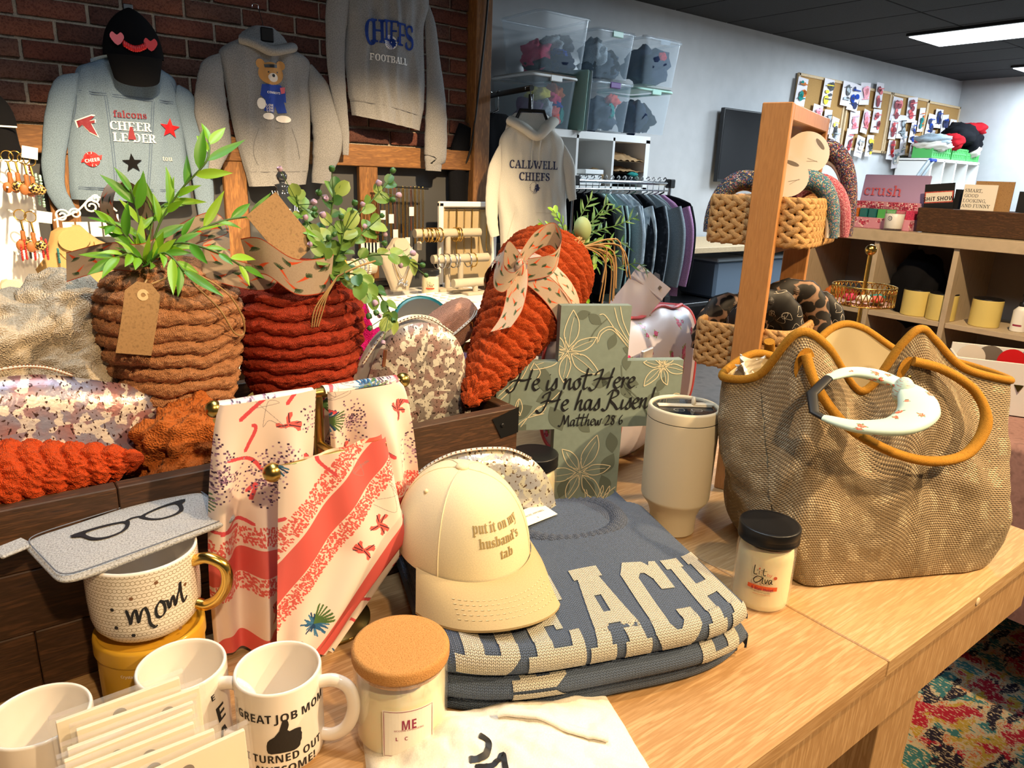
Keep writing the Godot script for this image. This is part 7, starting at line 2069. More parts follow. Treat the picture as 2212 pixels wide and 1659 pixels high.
func wall_clothes() -> void:
	var t := thing("denim_jacket", "light blue denim jacket with red and white cheer patches on the brick wall", "jacket", Vector3(0.44, 1.2, -2.985))
	var f := garment(t, JACKET, M.denim, 0.035, 3, 0.01)
	var sm := []
	for s in [[[-0.1, 0.384], [0.06, 0.376], [0.23, 0.37]], [[-0.1, 0.377], [0.06, 0.369], [0.23, 0.363]], [[-0.007, 0.373], [-0.004, 0.2], [-0.007, 0.07]], [[0.0, 0.373], [0.003, 0.2], [0.0, 0.07]], [[0.148, 0.364], [0.125, 0.2], [0.104, 0.067]], [[0.141, 0.364], [0.118, 0.2], [0.097, 0.067]], [[-0.12, 0.066], [0.06, 0.062], [0.25, 0.062]], [[-0.12, 0.06], [0.06, 0.056], [0.25, 0.056]], [[-0.075, 0.45], [-0.085, 0.4], [-0.095, 0.33], [-0.11, 0.28]], [[0.215, 0.44], [0.235, 0.38], [0.25, 0.3], [0.262, 0.26]]]:
		sm.append([s.map(func(q): return Vector2(q[0], q[1])), 0.0028])
	printed(t, "stitched_seams", M.denim_dark, f, [], [], sm, 0.0015)
	printed(t, "script_patch", M.patch_maroon, f, [], [["falcons", 0.022, serifb, Vector2(0.065, 0.315), 0.0, 0.95]], [], 0.005)
	printed(t, "cheer_patch", M.white_ink, f, [], [["CHEER", 0.029, serifb, Vector2(0.063, 0.276), 0.0, 0.95], ["LE", 0.029, serifb, Vector2(0.028, 0.238), 0.0, 0.95], ["DER", 0.029, serifb, Vector2(0.103, 0.238), 0.0, 0.9]], [], 0.004)
	printed(t, "megaphone_patch", M.patch_maroon, f, [[Vector2(0.05, 0.232), Vector2(0.076, 0.232), Vector2(0.068, 0.275), Vector2(0.06, 0.275)]], [], [], 0.005)
	printed(t, "star_patch", M.patch_red, f, [star(Vector2(0.193, 0.278), 0.036, -0.1)], [], [], 0.005)
	printed(t, "star_patch", M.black_plain, f, [star(Vector2(0.056, 0.152), 0.034, 0.05)], [], [], 0.005)
	printed(t, "badge_patch", M.patch_red, f, [disc(0.025, 22, Vector2(-0.069, 0.16)), [Vector2(-0.102, 0.148), Vector2(-0.098, 0.16), Vector2(-0.036, 0.176), Vector2(-0.04, 0.16)]], [], [], 0.004)
	printed(t, "badge_lettering", M.white_ink, f, [], [["CHEER", 0.011, sansb, Vector2(-0.068, 0.157), 0.18]], [[[Vector2(-0.069, 0.178), Vector2(-0.069, 0.184)], 0.003], [[Vector2(-0.079, 0.176), Vector2(-0.082, 0.182)], 0.003], [[Vector2(-0.06, 0.143), Vector2(-0.056, 0.138)], 0.003], [[Vector2(-0.07, 0.143), Vector2(-0.07, 0.136)], 0.003]], 0.0065)
	var lg := [Vector2(-0.1, 0.283), Vector2(-0.055, 0.303), Vector2(-0.045, 0.302), Vector2(-0.062, 0.285), Vector2(-0.045, 0.29), Vector2(-0.047, 0.28), Vector2(-0.058, 0.278), Vector2(-0.042, 0.238), Vector2(-0.065, 0.25), Vector2(-0.084, 0.273), Vector2(-0.096, 0.262)]
	printed(t, "bird_patch", M.white_ink, f, [lg.map(func(q): return Vector2(-0.07, 0.272) + (q - Vector2(-0.07, 0.272)) * 1.15)], [], [], 0.003)
	printed(t, "bird_patch_fill", M.patch_maroon, f, [lg], [], [[[Vector2(-0.085, 0.272), Vector2(-0.05, 0.243)], 0.001]], 0.0045)
	printed(t, "tan_lettering", M.card_taupe, f, [], [["tou", 0.016, serif, Vector2(0.175, 0.172)]], [], 0.004)
	var cl := B.new()
	cl.grid(40, 6, func(u, w): return Vector3(lerpf(-0.035, 0.1, u), 0.475 + 0.018 * sin(u * PI) + 0.012 * w, 0.02 + 0.02 * sin(u * PI) * w))
	part(cl, "collar", M.denim, t)
	# black cap hung on the jacket
	var c := thing("baseball_cap", "black baseball cap with a red heart charm chain hung over the jacket", "cap", Vector3(0.535, 1.69, -2.93), -0.1)
	var cf := func(an: float, th: float): return Vector3(sin(an) * 0.094 * pow(cos(th), 0.6), 0.012 + 0.155 * sin(th) * (0.75 + 0.25 * cos(an)), cos(an) * 0.055 * pow(cos(th), 0.7))
	part(B.new().grid(48, 16, func(u, w): return cf.call(u * TAU, w * PI * 0.499), true), "crown", M.black_cotton, c)
	part(B.new().grid(30, 10, func(u, w):
		var a: float = lerpf(-1.25, 1.25, u)
		return Vector3(sin(a) * lerpf(0.09, 0.074, w), 0.012 - 0.098 * w * pow(cos(a * 0.9), 0.35), 0.02 + cos(a) * 0.042 * (1.0 - 0.1 * w))), "brim", M.black_cotton, c)
	var hk := part(B.new().box(Vector3(0, 0.175, -0.045), Vector3(0.03, 0.02, 0.03), 0.002), "wall_hook", M.black_plastic, c)
	var ch := B.new()
	for k in 11:
		var u := k / 10.0
		ch.ball(Vector3(lerpf(-0.03, 0.032, u), 0.045 - 0.012 * sin(u * PI), 0.063), Vector3(0.006, 0.011, 0.004), 8, 6)
	part(ch, "charm_chain", M.patch_red, c)
	var heart := func(o: Vector2, s: float): return spline([Vector2(0, -1), Vector2(-0.95, 0.1), Vector2(-0.6, 0.85), Vector2(0, 0.45), Vector2(0.6, 0.85), Vector2(0.95, 0.1)].map(func(q): return o + q * s), 3, true)
	var pf := func(q: Vector2): return Vector3(q.x, q.y, 0.058)
	printed(c, "heart_charm", M.patch_pink, pf, [heart.call(Vector2(-0.05, 0.06), 0.022)], [], [], 0.006)
	printed(c, "heart_charm", M.patch_red, pf, [heart.call(Vector2(0.05, 0.052), 0.022)], [], [], 0.006)
	# second black cap, half out of frame
	var c2 := thing("baseball_cap", "black cap at the left edge above the keychain display", "cap", Vector3(0.09, 1.44, -2.8), 0.1)
	part(B.new().grid(40, 14, func(u, w): return cf.call(u * TAU, w * PI * 0.499) * Vector3(0.75, 0.7, 1.0), true), "crown", M.black_cotton, c2)
	part(B.new().loft([[Vector3(-0.07, 0.012, 0.0), Vector3(0.066, 0.008, 0.0)], [Vector3(-0.075, -0.04, 0), Vector3(0.07, -0.045, 0)], [Vector3(-0.075, -0.08, 0), Vector3(0.082, -0.095, 0)]], 20, 0.05, func(u, w, q): return 0.0), "brim", M.black_cotton, c2)
	part(B.new().box(Vector3(0.012, 0.006, 0.052), Vector3(0.1, 0.005, 0.004), 0.001), "white_strip", M.white_plastic, c2)
	part(B.new().box(Vector3(0, 0.0, -0.1), Vector3(0.02, 0.02, 0.2), 0.002), "peg", M.black_plastic, c2)
	# grey hoodie with the bear print
	t = thing("grey_hoodie", "heather grey hoodie with a teddy bear in blue on its front", "hoodie", Vector3(1.03, 1.3, -2.97))
	f = garment(t, HOODIE, M.grey_fleece, 0.04, 7, 0.016)
	hanger_hook(t, Vector3(-0.05, 0.635, -0.01), Vector3(-0.03, 0.53, 0.02))
	var hd := [Vector3(-0.125, 0.51, 0.03), Vector3(-0.085, 0.5, 0.055), Vector3(-0.03, 0.478, 0.07), Vector3(0.03, 0.492, 0.055), Vector3(0.07, 0.505, 0.03)]
	part(B.new().tube(spline(hd, 6), 0.026, 14, false, 0.7), "hood_edge", M.grey_fleece, t)
	part(B.new().loft([[Vector3(-0.07, 0.565, 0), Vector3(0.01, 0.565, 0)], [Vector3(-0.11, 0.54, 0), Vector3(0.05, 0.54, 0)], [Vector3(-0.13, 0.5, 0), Vector3(0.08, 0.5, 0)], [Vector3(-0.1, 0.47, 0), Vector3(0.05, 0.47, 0)]], 20, 0.04, func(u, w, q): return 0.0), "hood", M.grey_fleece, t)
	part(B.new().box(Vector3(-0.03, 0.535, 0.045), Vector3(0.05, 0.05, 0.01), 0.004), "hanger", M.black_plastic, t)
	printed(t, "pocket_seams", M.grey_seam, f, [], [], [[[Vector2(-0.079, 0.2), Vector2(-0.1, 0.15), Vector2(-0.105, 0.1), Vector2(-0.09, 0.06)], 0.003], [[Vector2(-0.079, 0.2), Vector2(0.049, 0.207)], 0.002], [[Vector2(0.049, 0.207), Vector2(0.07, 0.15), Vector2(0.08, 0.09)], 0.003], [[Vector2(-0.12, 0.035), Vector2(0.0, 0.04), Vector2(0.11, 0.045)], 0.003]], 0.001)
	printed(t, "bear_print", M.bear_tan, f, [disc(0.048, 24, Vector2(-0.023, 0.4), 0.85), disc(0.017, 14, Vector2(-0.062, 0.432)), disc(0.017, 14, Vector2(0.016, 0.432))], [], [], 0.003)
	printed(t, "bear_muzzle", M.card_taupe, f, [disc(0.02, 16, Vector2(-0.018, 0.386), 0.8)], [], [], 0.0042)
	printed(t, "bear_outfit", M.bear_blue, f, [[Vector2(-0.06, 0.36), Vector2(0.012, 0.362), Vector2(0.03, 0.34), Vector2(0.03, 0.3), Vector2(0.02, 0.3), Vector2(0.03, 0.262), Vector2(-0.004, 0.258), Vector2(-0.014, 0.285), Vector2(-0.022, 0.258), Vector2(-0.058, 0.264), Vector2(-0.05, 0.305), Vector2(-0.068, 0.32)]], [], [], 0.003)
	printed(t, "bear_shoes", M.white_ink, f, [disc(0.021, 14, Vector2(-0.042, 0.245), 0.6), disc(0.03, 14, Vector2(0.016, 0.238), 0.45), disc(0.016, 12, Vector2(-0.066, 0.29), 1.3)], [["COWBOYS", 0.008, sansb, Vector2(-0.018, 0.332)], ["LOVE", 0.008, sansb, Vector2(-0.036, 0.285)], ["LOVE", 0.008, sansb, Vector2(-0.036, 0.275)], ["LOVE", 0.008, sansb, Vector2(-0.036, 0.265)]], [], 0.0045)
	printed(t, "bear_features", M.ink, f, [disc(0.006, 10, Vector2(-0.017, 0.393)), disc(0.003, 8, Vector2(-0.036, 0.404)), disc(0.003, 8, Vector2(0.0, 0.406)), [Vector2(-0.05, 0.43), Vector2(0.0, 0.434), Vector2(0.0, 0.422), Vector2(-0.048, 0.419)]], [], [], 0.0058)
	printed(t, "drink_print", M.patch_pink, f, [[Vector2(0.008, 0.352), Vector2(0.028, 0.356), Vector2(0.026, 0.334), Vector2(0.012, 0.33)]], [], [], 0.0058)
	# chiefs sweatshirt
	t = thing("grey_sweatshirt", "heather grey sweatshirt printed CHIEFS FOOTBALL hanging by the timber post", "sweatshirt", Vector3(1.51, 1.6, -2.955))
	f = garment(t, SWEAT, M.grey_fleece, 0.045, 17, 0.02)
	var ty := 0.0
	var cb := B.new()
	var k := 0
	for ch2 in "CHIEFS":
		var x: float = [-0.098, -0.062, -0.024, 0.008, 0.046, 0.086][k]
		var d := absf(k - 2.5) / 2.5
		print_text(cb, ch2, 0.075 + 0.022 * d, serifb, func(q): return (f.call(q) as Vector3) + Vector3(0, 0, 0.003), Vector2(x + 0.004, 0.318 - 0.02 * d), 0.0, 0.62)
		k += 1
	part(cb, "chest_lettering", M.chief_blue, t)
	chief_head(t, f, Vector2(-0.002, 0.272), 0.028, M.chief_blue, M.white_ink)
	printed(t, "sport_lettering", M.white_ink, f, [], [["FOOTBALL", 0.026, serifb, Vector2(-0.007, 0.206), -0.02, 0.86]], [], 0.003)
	printed(t, "hem_seam", M.grey_seam, f, [], [], [[[Vector2(-0.17, 0.035), Vector2(0.0, 0.02), Vector2(0.15, -0.005)], 0.003]], 0.0012)

const ORD := ["first", "second", "third", "fourth", "fifth", "sixth", "seventh", "eighth", "ninth", "tenth", "eleventh", "twelfth", "thirteenth", "fourteenth", "fifteenth", "sixteenth"]
const JT := 0.83

func ring(b: B, c: Vector3, r: float, w: float, bas := Basis(), flat := 1.0) -> B:   # a hoop around the local x axis
	var p := []
	for k in 20: p.append(c + bas * Vector3(0, cos(TAU * k / 20) * r, sin(TAU * k / 20) * r * flat))
	return b.tube(p, w, 6, true)

func bust(t: Node3D, m: Material, s := 1.0) -> void:
	var rows := []
	for q in [[0.0, 0.225, 0.012], [0.0, 0.22, 0.03], [0.0, 0.2, 0.042], [0.0, 0.178, 0.058], [0.0, 0.15, 0.09], [0.0, 0.12, 0.087], [0.0, 0.08, 0.07], [0.0, 0.04, 0.055], [0.0, 0.0, 0.04]]:
		rows.append([Vector3(-q[2] * s, q[1] * s, 0), Vector3(q[2] * s, q[1] * s, 0)])
	part(B.new().loft(rows, 24, 0.035 * s, func(u, w, q): return 0.0), "bust", m, t)
	var oval := B.new()
	print_poly(oval, disc(0.033 * s, 24, Vector2(0, 0.198 * s), 0.78), func(q): return Vector3(q.x, q.y, 0.037 * s + (0.198 * s - q.y) * 0.1), 0.02)
	part(oval, "neck_cut", m, t)
	part(B.new().box(Vector3(0, 0.08 * s, -0.02), Vector3(0.05 * s, 0.16 * s, 0.012), 0.002, Basis(Vector3.RIGHT, -0.2)), "back_stay", m, t)

func vee(t: Node3D, m: Material, w: float, top: float, bot: float, z: float, r := 0.0012, called := "chain") -> void:
	part(B.new().tube(spline([Vector3(-w, top, z * 0.55), Vector3(-w * 0.72, lerpf(top, bot, 0.45), z), Vector3(0, bot, z), Vector3(w * 0.72, lerpf(top, bot, 0.45), z), Vector3(w, top, z * 0.55)], 8), r, 6), called, m, t)

func jewellery() -> void:
	var t := thing("jewellery_table", "long white table below the brick wall covered with jewellery displays", "table")
	part(B.new().box(Vector3(0.5, JT - 0.015, -2.63), Vector3(2.85, 0.03, 0.7), 0.003), "tabletop", M.white_paint, t)
	for x in [-0.85, 1.85]:
		for z in [-2.32, -2.94]: part(B.new().box(Vector3(x, 0.4, z), Vector3(0.06, 0.8, 0.06), 0.002), "leg", M.white_paint, t)
	part(B.new().box(Vector3(0.5, 0.76, -2.30), Vector3(2.7, 0.08, 0.02), 0.002), "apron", M.white_paint, t)
	# divided tray
	t = thing("divided_tray", "white jewellery tray of small compartments at the front of the jewellery table", "tray", Vector3(1.3, JT, -2.47), 0.12)
	part(B.new().box(Vector3(0, 0.003, 0), Vector3(0.6, 0.006, 0.3), 0.001), "tray_floor", M.white_plastic, t)
	for k in 13: part(B.new().box(Vector3(-0.297 + 0.0495 * k, 0.017, 0), Vector3(0.004 if k % 4 else 0.012, 0.03, 0.3), 0.001), "divider", M.white_plastic, t)
	for k in 7: part(B.new().box(Vector3(0, 0.017, -0.147 + 0.049 * k), Vector3(0.6, 0.028, 0.004 if k % 6 else 0.01), 0.001), "divider", M.white_plastic, t)
	# linen bust
	t = thing("necklace_bust", "linen necklace bust with silver and gold necklaces by the wall", "bust", Vector3(1.478, JT + 0.03, -2.79), -0.15)
	bust(t, M.linen)
	vee(t, M.gold, 0.05, 0.18, 0.03, 0.042); vee(t, M.silver, 0.052, 0.185, 0.05, 0.041); vee(t, M.silver, 0.044, 0.18, 0.06, 0.043)
	var cl := B.new()
	for k in 16: cl.ball(Vector3(rng.randf_range(-0.025, 0.025), 0.035 + rng.randf_range(-0.012, 0.012), 0.046), Vector3.ONE * 0.005, 6, 4)
	part(cl, "charm_cluster", M.silver, t)
	single(B.new().box(Vector3(1.478, JT + 0.015, -2.77), Vector3(0.12, 0.03, 0.08), 0.002), "acrylic_block", M.clear, "clear acrylic block under the linen bust", "block")
	mason_candle("small jar candle with black lid standing beside the linen bust", Vector3(1.6, JT, -2.73), -0.55)
	# bracelet roll
	t = thing("bracelet_roll", "cream roll of beaded bracelets left of the linen bust", "display", Vector3(1.28, JT, -2.8))
	part(B.new().tube([Vector3(-0.1, 0.13, 0), Vector3(0.085, 0.135, 0)], 0.03, 20), "roll", M.linen, t)
	part(B.new().box(Vector3(-0.02, 0.055, 0), Vector3(0.03, 0.11, 0.03), 0.002), "stand", M.linen, t)
	for k in 7:
		var b := B.new()
		for i in 22: b.ball(Vector3([-0.085, -0.07, -0.055, -0.01, 0.01, 0.03, 0.05][k], 0.132 + cos(TAU * i / 22) * 0.034, sin(TAU * i / 22) * 0.034), Vector3(0.007, 0.0052, 0.0052), 6, 4)
		part(b, "beaded_bracelet", [M.black_plastic, M.bead_amber, M.bead_amber, M.linen, M.bead_grey, M.bead_grey, M.card_taupe][k], t)
	single(B.new().box(Vector3(1.44, JT + 0.018, -2.88), Vector3(0.15, 0.036, 0.1), 0.003), "gift_box", M.brown_box, "dark brown gift box beside the linen bust", "box")
	single(B.new().box(Vector3(1.42, JT + 0.05, -2.885), Vector3(0.11, 0.026, 0.08), 0.003), "gift_box", M.black_plastic, "black gift box stacked on the brown box", "box")
	var pk := single(B.new().box(Vector3(0, 0.025, 0), Vector3(0.1, 0.05, 0.09), 0.012), "satin_pouch", M.blush, "blush pink satin pouch behind the divided tray", "pouch")
	pk.position = Vector3(1.21, JT, -2.68)
	# bar stands with bracelets
	for q in [[1.757, 1.095, -2.84, 0.175, "upper linen bracelet bar before the picture frame"], [1.79, 0.985, -2.78, 0.15, "middle linen bracelet bar with silver bangles"], [1.82, 0.885, -2.70, 0.12, "lowest linen bracelet bar, empty"]]:
		t = thing("bracelet_bar", q[4], "display", Vector3(q[0], JT, q[2]))
		part(B.new().tube([Vector3(-q[3], q[1] - JT, 0), Vector3(q[3], q[1] - JT, 0)], 0.02, 20), "bar", M.linen, t)
		part(B.new().tube([Vector3(0, 0.01, 0), Vector3(0, q[1] - JT, 0)], 0.013, 16), "post", M.linen, t)
		part(B.new().box(Vector3(0, 0.006, 0), Vector3(0.12, 0.012, 0.07), 0.002), "base", M.linen, t)
	var bi := 0
	for q in [[1.62, 0], [1.645, 0], [1.655, 0], [1.667, 0], [1.68, 0], [1.69, 0], [1.715, 0], [1.795, 0], [1.807, 0], [1.82, 0], [1.66, 1], [1.69, 1], [1.72, 1], [1.75, 1], [1.775, 1], [1.83, 1], [1.86, 2]]:
		var y: float = 1.087 if q[1] == 0 else 0.975
		var zz: float = -2.84 if q[1] == 0 else -2.78
		single(ring(B.new(), Vector3(q[0], y, zz), 0.031, 0.0028, Basis(Vector3.UP, rng.randf_range(-0.2, 0.2)), 0.9), "bangle", M.gold if q[1] != 1 else M.silver, "%s %s bangle from the left on the %s bracelet bar" % [ORD[bi if q[1] == 0 else bi - 10], "gold" if q[1] != 1 else "silver", "upper" if q[1] == 0 else "middle"], "bangle", "bangles on the linen bars")
		bi += 1
	# white frame with chains
	t = thing("chain_display", "white picture frame with linen back and gold chains", "frame", Vector3(1.905, JT, -2.9))
	for q in [[0, 0.39, 0.33, 0.026], [0, 0.013, 0.33, 0.026]]: part(B.new().box(Vector3(0, q[1], 0), Vector3(q[2], q[3], 0.022), 0.005), "frame_rail", M.white_paint, t)
	for x in [-0.152, 0.152]: part(B.new().box(Vector3(x, 0.2, 0), Vector3(0.026, 0.4, 0.022), 0.005), "frame_stile", M.white_paint, t)
	part(B.new().box(Vector3(0, 0.2, -0.006), Vector3(0.29, 0.36, 0.004)), "linen_back", M.linen_gold, t)
	part(B.new().tube([Vector3(-0.13, 0.37, 0.006), Vector3(0.13, 0.37, 0.006)], 0.003, 6), "hook_rail", M.black_metal, t)
	for k in 6: part(B.new().tube([Vector3(-0.11 + 0.043 * k, 0.37, 0.008), Vector3(-0.112 + 0.043 * k, 0.2, 0.008), Vector3(-0.106 + 0.043 * k, 0.09 + 0.04 * (k % 3), 0.008)], 0.0018 + 0.001 * (k % 2), 5), "gold_chain", M.gold, t)
	# rod of necklaces
	t = thing("necklace_rod", "thin dark metal rod on the grey wall holding necklaces", "rod", Vector3(1.575, 1.29, -2.985))
	part(B.new().tube([Vector3(-0.13, 0.004, 0.045), Vector3(0.135, -0.004, 0.045)], 0.004, 8), "bar", M.black_metal, t)
	for x in [-0.1, 0.1]: part(B.new().tube([Vector3(x, 0, -0.03), Vector3(x, 0, 0.045)], 0.003, 6), "bracket", M.black_metal, t)
	var lens := [0.2, 0.24, 0.17, 0.22, 0.24, 0.26, 0.25, 0.24, 0.19, 0.25, 0.26, 0.2]
	for k in 12:
		var x := 1.455 + 0.0205 * k
		var nk := thing("necklace", "%s gold necklace from the left on the wall rod" % ORD[k], "necklace", Vector3(x, 1.29, -2.94), 0.0, "necklaces on the wall rod")
		for s in [-0.0035, 0.0035]: part(B.new().tube([Vector3(0, 0.005, 0), Vector3(s, -0.01, 0.002), Vector3(s, -lens[k] * 0.6, 0.003), Vector3(s * 0.4, -lens[k], 0.003)], 0.0018 if k % 3 else 0.0026, 5), "chain", M.gold if k % 4 else M.rose_gold, nk)
		if k in [1, 3, 4, 7, 8, 10]: part(B.new().box(Vector3(0, -lens[k] * [0.5, 0.62, 0.85, 1.0, 0.55, 1.0][[1, 3, 4, 7, 8, 10].find(k)], 0.007), Vector3(0.024, 0.04, 0.001), 0.0), "price_tag", M.paper, nk)
	for k in 5:
		var nk := thing("necklace", "%s gold necklace from the left hanging before the timber batten" % ORD[k], "necklace", Vector3(1.395 + 0.017 * k, 1.23, -2.975), 0.0, "necklaces on the batten")
		part(B.new().tube([Vector3(0, 0, -0.012), Vector3(0, 0, 0.008)], 0.002, 5), "nail", M.gold, nk)
		part(B.new().tube([Vector3(0, 0, 0.006), Vector3(0.002, -0.1, 0.008), Vector3(0, -0.19, 0.008)], 0.002, 5), "chain", M.gold, nk)
		part(B.new().box(Vector3(0, -0.205, 0.009), Vector3(0.026, 0.045, 0.001)), "price_tag", M.paper, nk)
	# black bust
	t = thing("necklace_bust", "glossy black necklace bust with silver chains behind the red carrot", "bust", Vector3(0.99, JT, -2.82), -0.1)
	part(B.new().lathe([Vector2(0.0001, 0), Vector2(0.075, 0), Vector2(0.075, 0.01), Vector2(0.012, 0.02), Vector2(0.012, 0.19), Vector2(0.06, 0.22), Vector2(0.082, 0.33), Vector2(0.07, 0.385), Vector2(0.03, 0.41), Vector2(0.022, 0.45), Vector2(0.03, 0.462), Vector2(0.01, 0.467), Vector2(0.012, 0.475), Vector2(0.019, 0.485), Vector2(0.021, 0.497), Vector2(0.012, 0.512), Vector2(0.0001, 0.515)], 28), "turned_bust", M.smoke_lid, t)
	for w in [0.03, 0.04, 0.05]: vee(t, M.silver, w, 0.44, 0.32 - w * 1.5, 0.085, 0.0022)
	# tan bust and scroll stand
	t = thing("necklace_bust", "tan burlap necklace bust tilted under a white scroll stand", "bust", Vector3(0.315, JT, -2.78), 0.2)
	t.rotation.z = 0.22
	bust(t, M.burlap, 1.45)
	vee(t, M.gold, 0.06, 0.27, 0.2, 0.055)
	t = thing("scroll_stand", "white wire scroll stand for earrings behind the peach carrot leaves", "stand", Vector3(0.325, JT, -2.85))
	var sc := func(c: Vector2, r: float, a0: float, turns: float):
		var p := []
		for k in 26: p.append(Vector3(c.x + cos(a0 + turns * TAU * k / 25.0) * r * (1.0 - 0.72 * k / 25.0), c.y + sin(a0 + turns * TAU * k / 25.0) * r * (1.0 - 0.72 * k / 25.0), 0))
		return p
	for q in [[Vector2(-0.075, 0.345), 0.022, 0.2, 1.4], [Vector2(-0.035, 0.352), 0.018, 3.0, -1.4], [Vector2(0.015, 0.375), 0.024, 0.0, 1.5], [Vector2(0.06, 0.37), 0.022, 3.0, -1.5], [Vector2(0.03, 0.4), 0.014, 1.0, 1.3]]: part(B.new().tube(sc.call(q[0], q[1], q[2], q[3]), 0.0035, 6), "scroll", M.white_paint, t)
	part(B.new().tube(spline([Vector3(-0.1, 0.33, 0), Vector3(-0.03, 0.36, 0), Vector3(0.03, 0.41, 0), Vector3(0.09, 0.36, 0)], 8), 0.0035, 6), "top_wire", M.white_paint, t)
	for x in [-0.09, 0.09]: part(B.new().tube([Vector3(x, 0, 0), Vector3(x, 0.35, 0)], 0.0035, 6), "upright", M.white_paint, t)
	for k in 4: part(B.new().box(Vector3(-0.06 + 0.04 * k, 0.3, 0.004), Vector3(0.034, 0.05, 0.001)), "earring_card", M.paper, t)
	# jewellery case with the R patch on a wood slab
	single(B.new().lathe([Vector2(0.0001, 0), Vector2(0.1, 0), Vector2(0.104, 0.008), Vector2(0.1, 0.03), Vector2(0.0001, 0.032)], 30, Vector3(0.225, JT, -2.68)), "wood_slab", M.pale_wood, "round pale wood slab under the white jewellery case", "slab")
	t = thing("jewellery_case", "white square jewellery case with a pink letter R patch", "case", Vector3(0.213, JT + 0.0325, -2.665), -0.1)
	part(B.new().box(Vector3(0, 0.056, 0), Vector3(0.112, 0.112, 0.085), 0.016), "case_body", M.white_plastic, t)
	part(B.new().box(Vector3(-0.012, 0.056, 0), Vector3(0.003, 0.1125, 0.0855), 0.001), "zip_line", M.gold, t)
	printed(t, "letter_edge", M.gold, func(q): return Vector3(q.x, q.y, 0.0428), [], [["R", 0.05, serifb, Vector2(0.014, 0.028), 0.0, 1.12]], [], 0.0006)
	printed(t, "letter_patch", M.patch_pink_lt, func(q): return Vector3(q.x, q.y, 0.0428), [], [["R", 0.045, serifb, Vector2(0.014, 0.0305), 0.0, 1.08]], [], 0.0014)
	# charm bust
	t = thing("necklace_bust", "cream bust with gold charm necklaces and paper charm cards at the left edge", "bust", Vector3(0.075, JT, -2.62), -0.05)
	bust(t, M.linen, 0.78)
	vee(t, M.gold, 0.05, 0.13, 0.02, 0.03, 0.003); vee(t, M.gold, 0.035, 0.135, 0.05, 0.033, 0.002)
	for q in [[0.005, 0.045, 0.0], [0.018, 0.122, -0.4]]:
		part(B.new().box(Vector3(q[0], q[1], 0.04), Vector3(0.042, 0.034, 0.001), 0.0, Basis(Vector3(0, 0, 1), q[2])), "charm_card", M.paper, t)
	printed(t, "charm_lettering", M.ink, func(q): return Vector3(q.x, q.y, 0.0405), [], [["CHARM", 0.007, sans, Vector2(0.005, 0.046)], ["IT", 0.005, sans, Vector2(0.005, 0.036)]], [], 0.0008)
	# white peg board with keychains
	t = thing("peg_display", "white freestanding peg board full of keychains at the left edge", "display", Vector3(0.08, JT, -2.75))
	part(B.new().box(Vector3(0, 0.26, 0), Vector3(0.19, 0.52, 0.02), 0.003), "board", M.white_plastic, t)
	part(B.new().box(Vector3(0, 0.01, 0.03), Vector3(0.19, 0.02, 0.12), 0.003), "foot", M.white_plastic, t)
	for y in [0.545, 0.47, 0.4, 0.275]:
		for x in [0.02, 0.075]: part(B.new().tube([Vector3(x, y - 0.03, 0.0), Vector3(x + 0.004, y - 0.028, 0.12)], 0.003, 6), "peg", M.white_plastic, t)
	var ki := 0
	for q in [[0.115, 1.36, -2.66, 0], [0.135, 1.36, -2.67, 0], [0.155, 1.355, -2.65, 0], [0.17, 1.35, -2.66, 0], [0.125, 1.19, -2.66, 1], [0.15, 1.185, -2.65, 1]]:
		var kc := thing("keychain", "%s gold keychain with a tan tassel and leopard charm on the peg board" % ORD[ki], "keychain", Vector3(q[0], q[1], q[2]), 0.0, "leopard keychains on the peg board")
		part(ring(B.new(), Vector3(0, 0, 0), 0.016, 0.0018, Basis(Vector3.UP, 1.2)), "split_ring", M.gold, kc)
		part(B.new().tube([Vector3(0, -0.016, 0), Vector3(0.002, -0.045, 0.004)], 0.0035, 6), "chain", M.gold, kc)
		part(B.new().lathe([Vector2(0.004, -0.045), Vector2(0.007, -0.05), Vector2(0.006, -0.06), Vector2(0.012, -0.1), Vector2(0.0001, -0.1)], 10), "tassel", M.tan_leather, kc)
		part(B.new().ball(Vector3(0.016, -0.085, 0.01), Vector3(0.017, 0.015, 0.008), 10, 7), "leopard_charm", M.leopard_gold, kc)
		part(B.new().ball(Vector3(-0.01, -0.09, 0.008), Vector3(0.013, 0.016, 0.006), 10, 7), "leather_flower", M.tan_leather, kc)
		ki += 1
	for q in [[0.172, 1.372, "upper"], [0.185, 1.185, "lower"]]: single(B.new().box(Vector3(q[0], q[1], -2.635), Vector3(0.04, 0.034, 0.001), 0.0, Basis(Vector3(0, 0, 1), -0.15)), "price_card", M.paper, "%s white price card hanging on the peg board" % q[2], "card")
	for k in 7:
		var b := B.new()
		for i in 26: b.ball(Vector3(0, cos(TAU * i / 26) * 0.03, sin(TAU * i / 26) * 0.014), Vector3(0.0035, 0.0035, 0.0035), 6, 4)
		var o := single(b, "bead_bracelet", [M.bead_red, M.bead_red, M.black_plastic, M.bead_red, M.white_plastic, M.bead_red, M.bead_red][k], "%s bead bracelet in the red cluster on the peg board" % ORD[k], "bracelet", "red bead bracelets")
		o.position = Vector3(0.115 + 0.011 * k, 1.085 + 0.003 * (k % 3), -2.66)
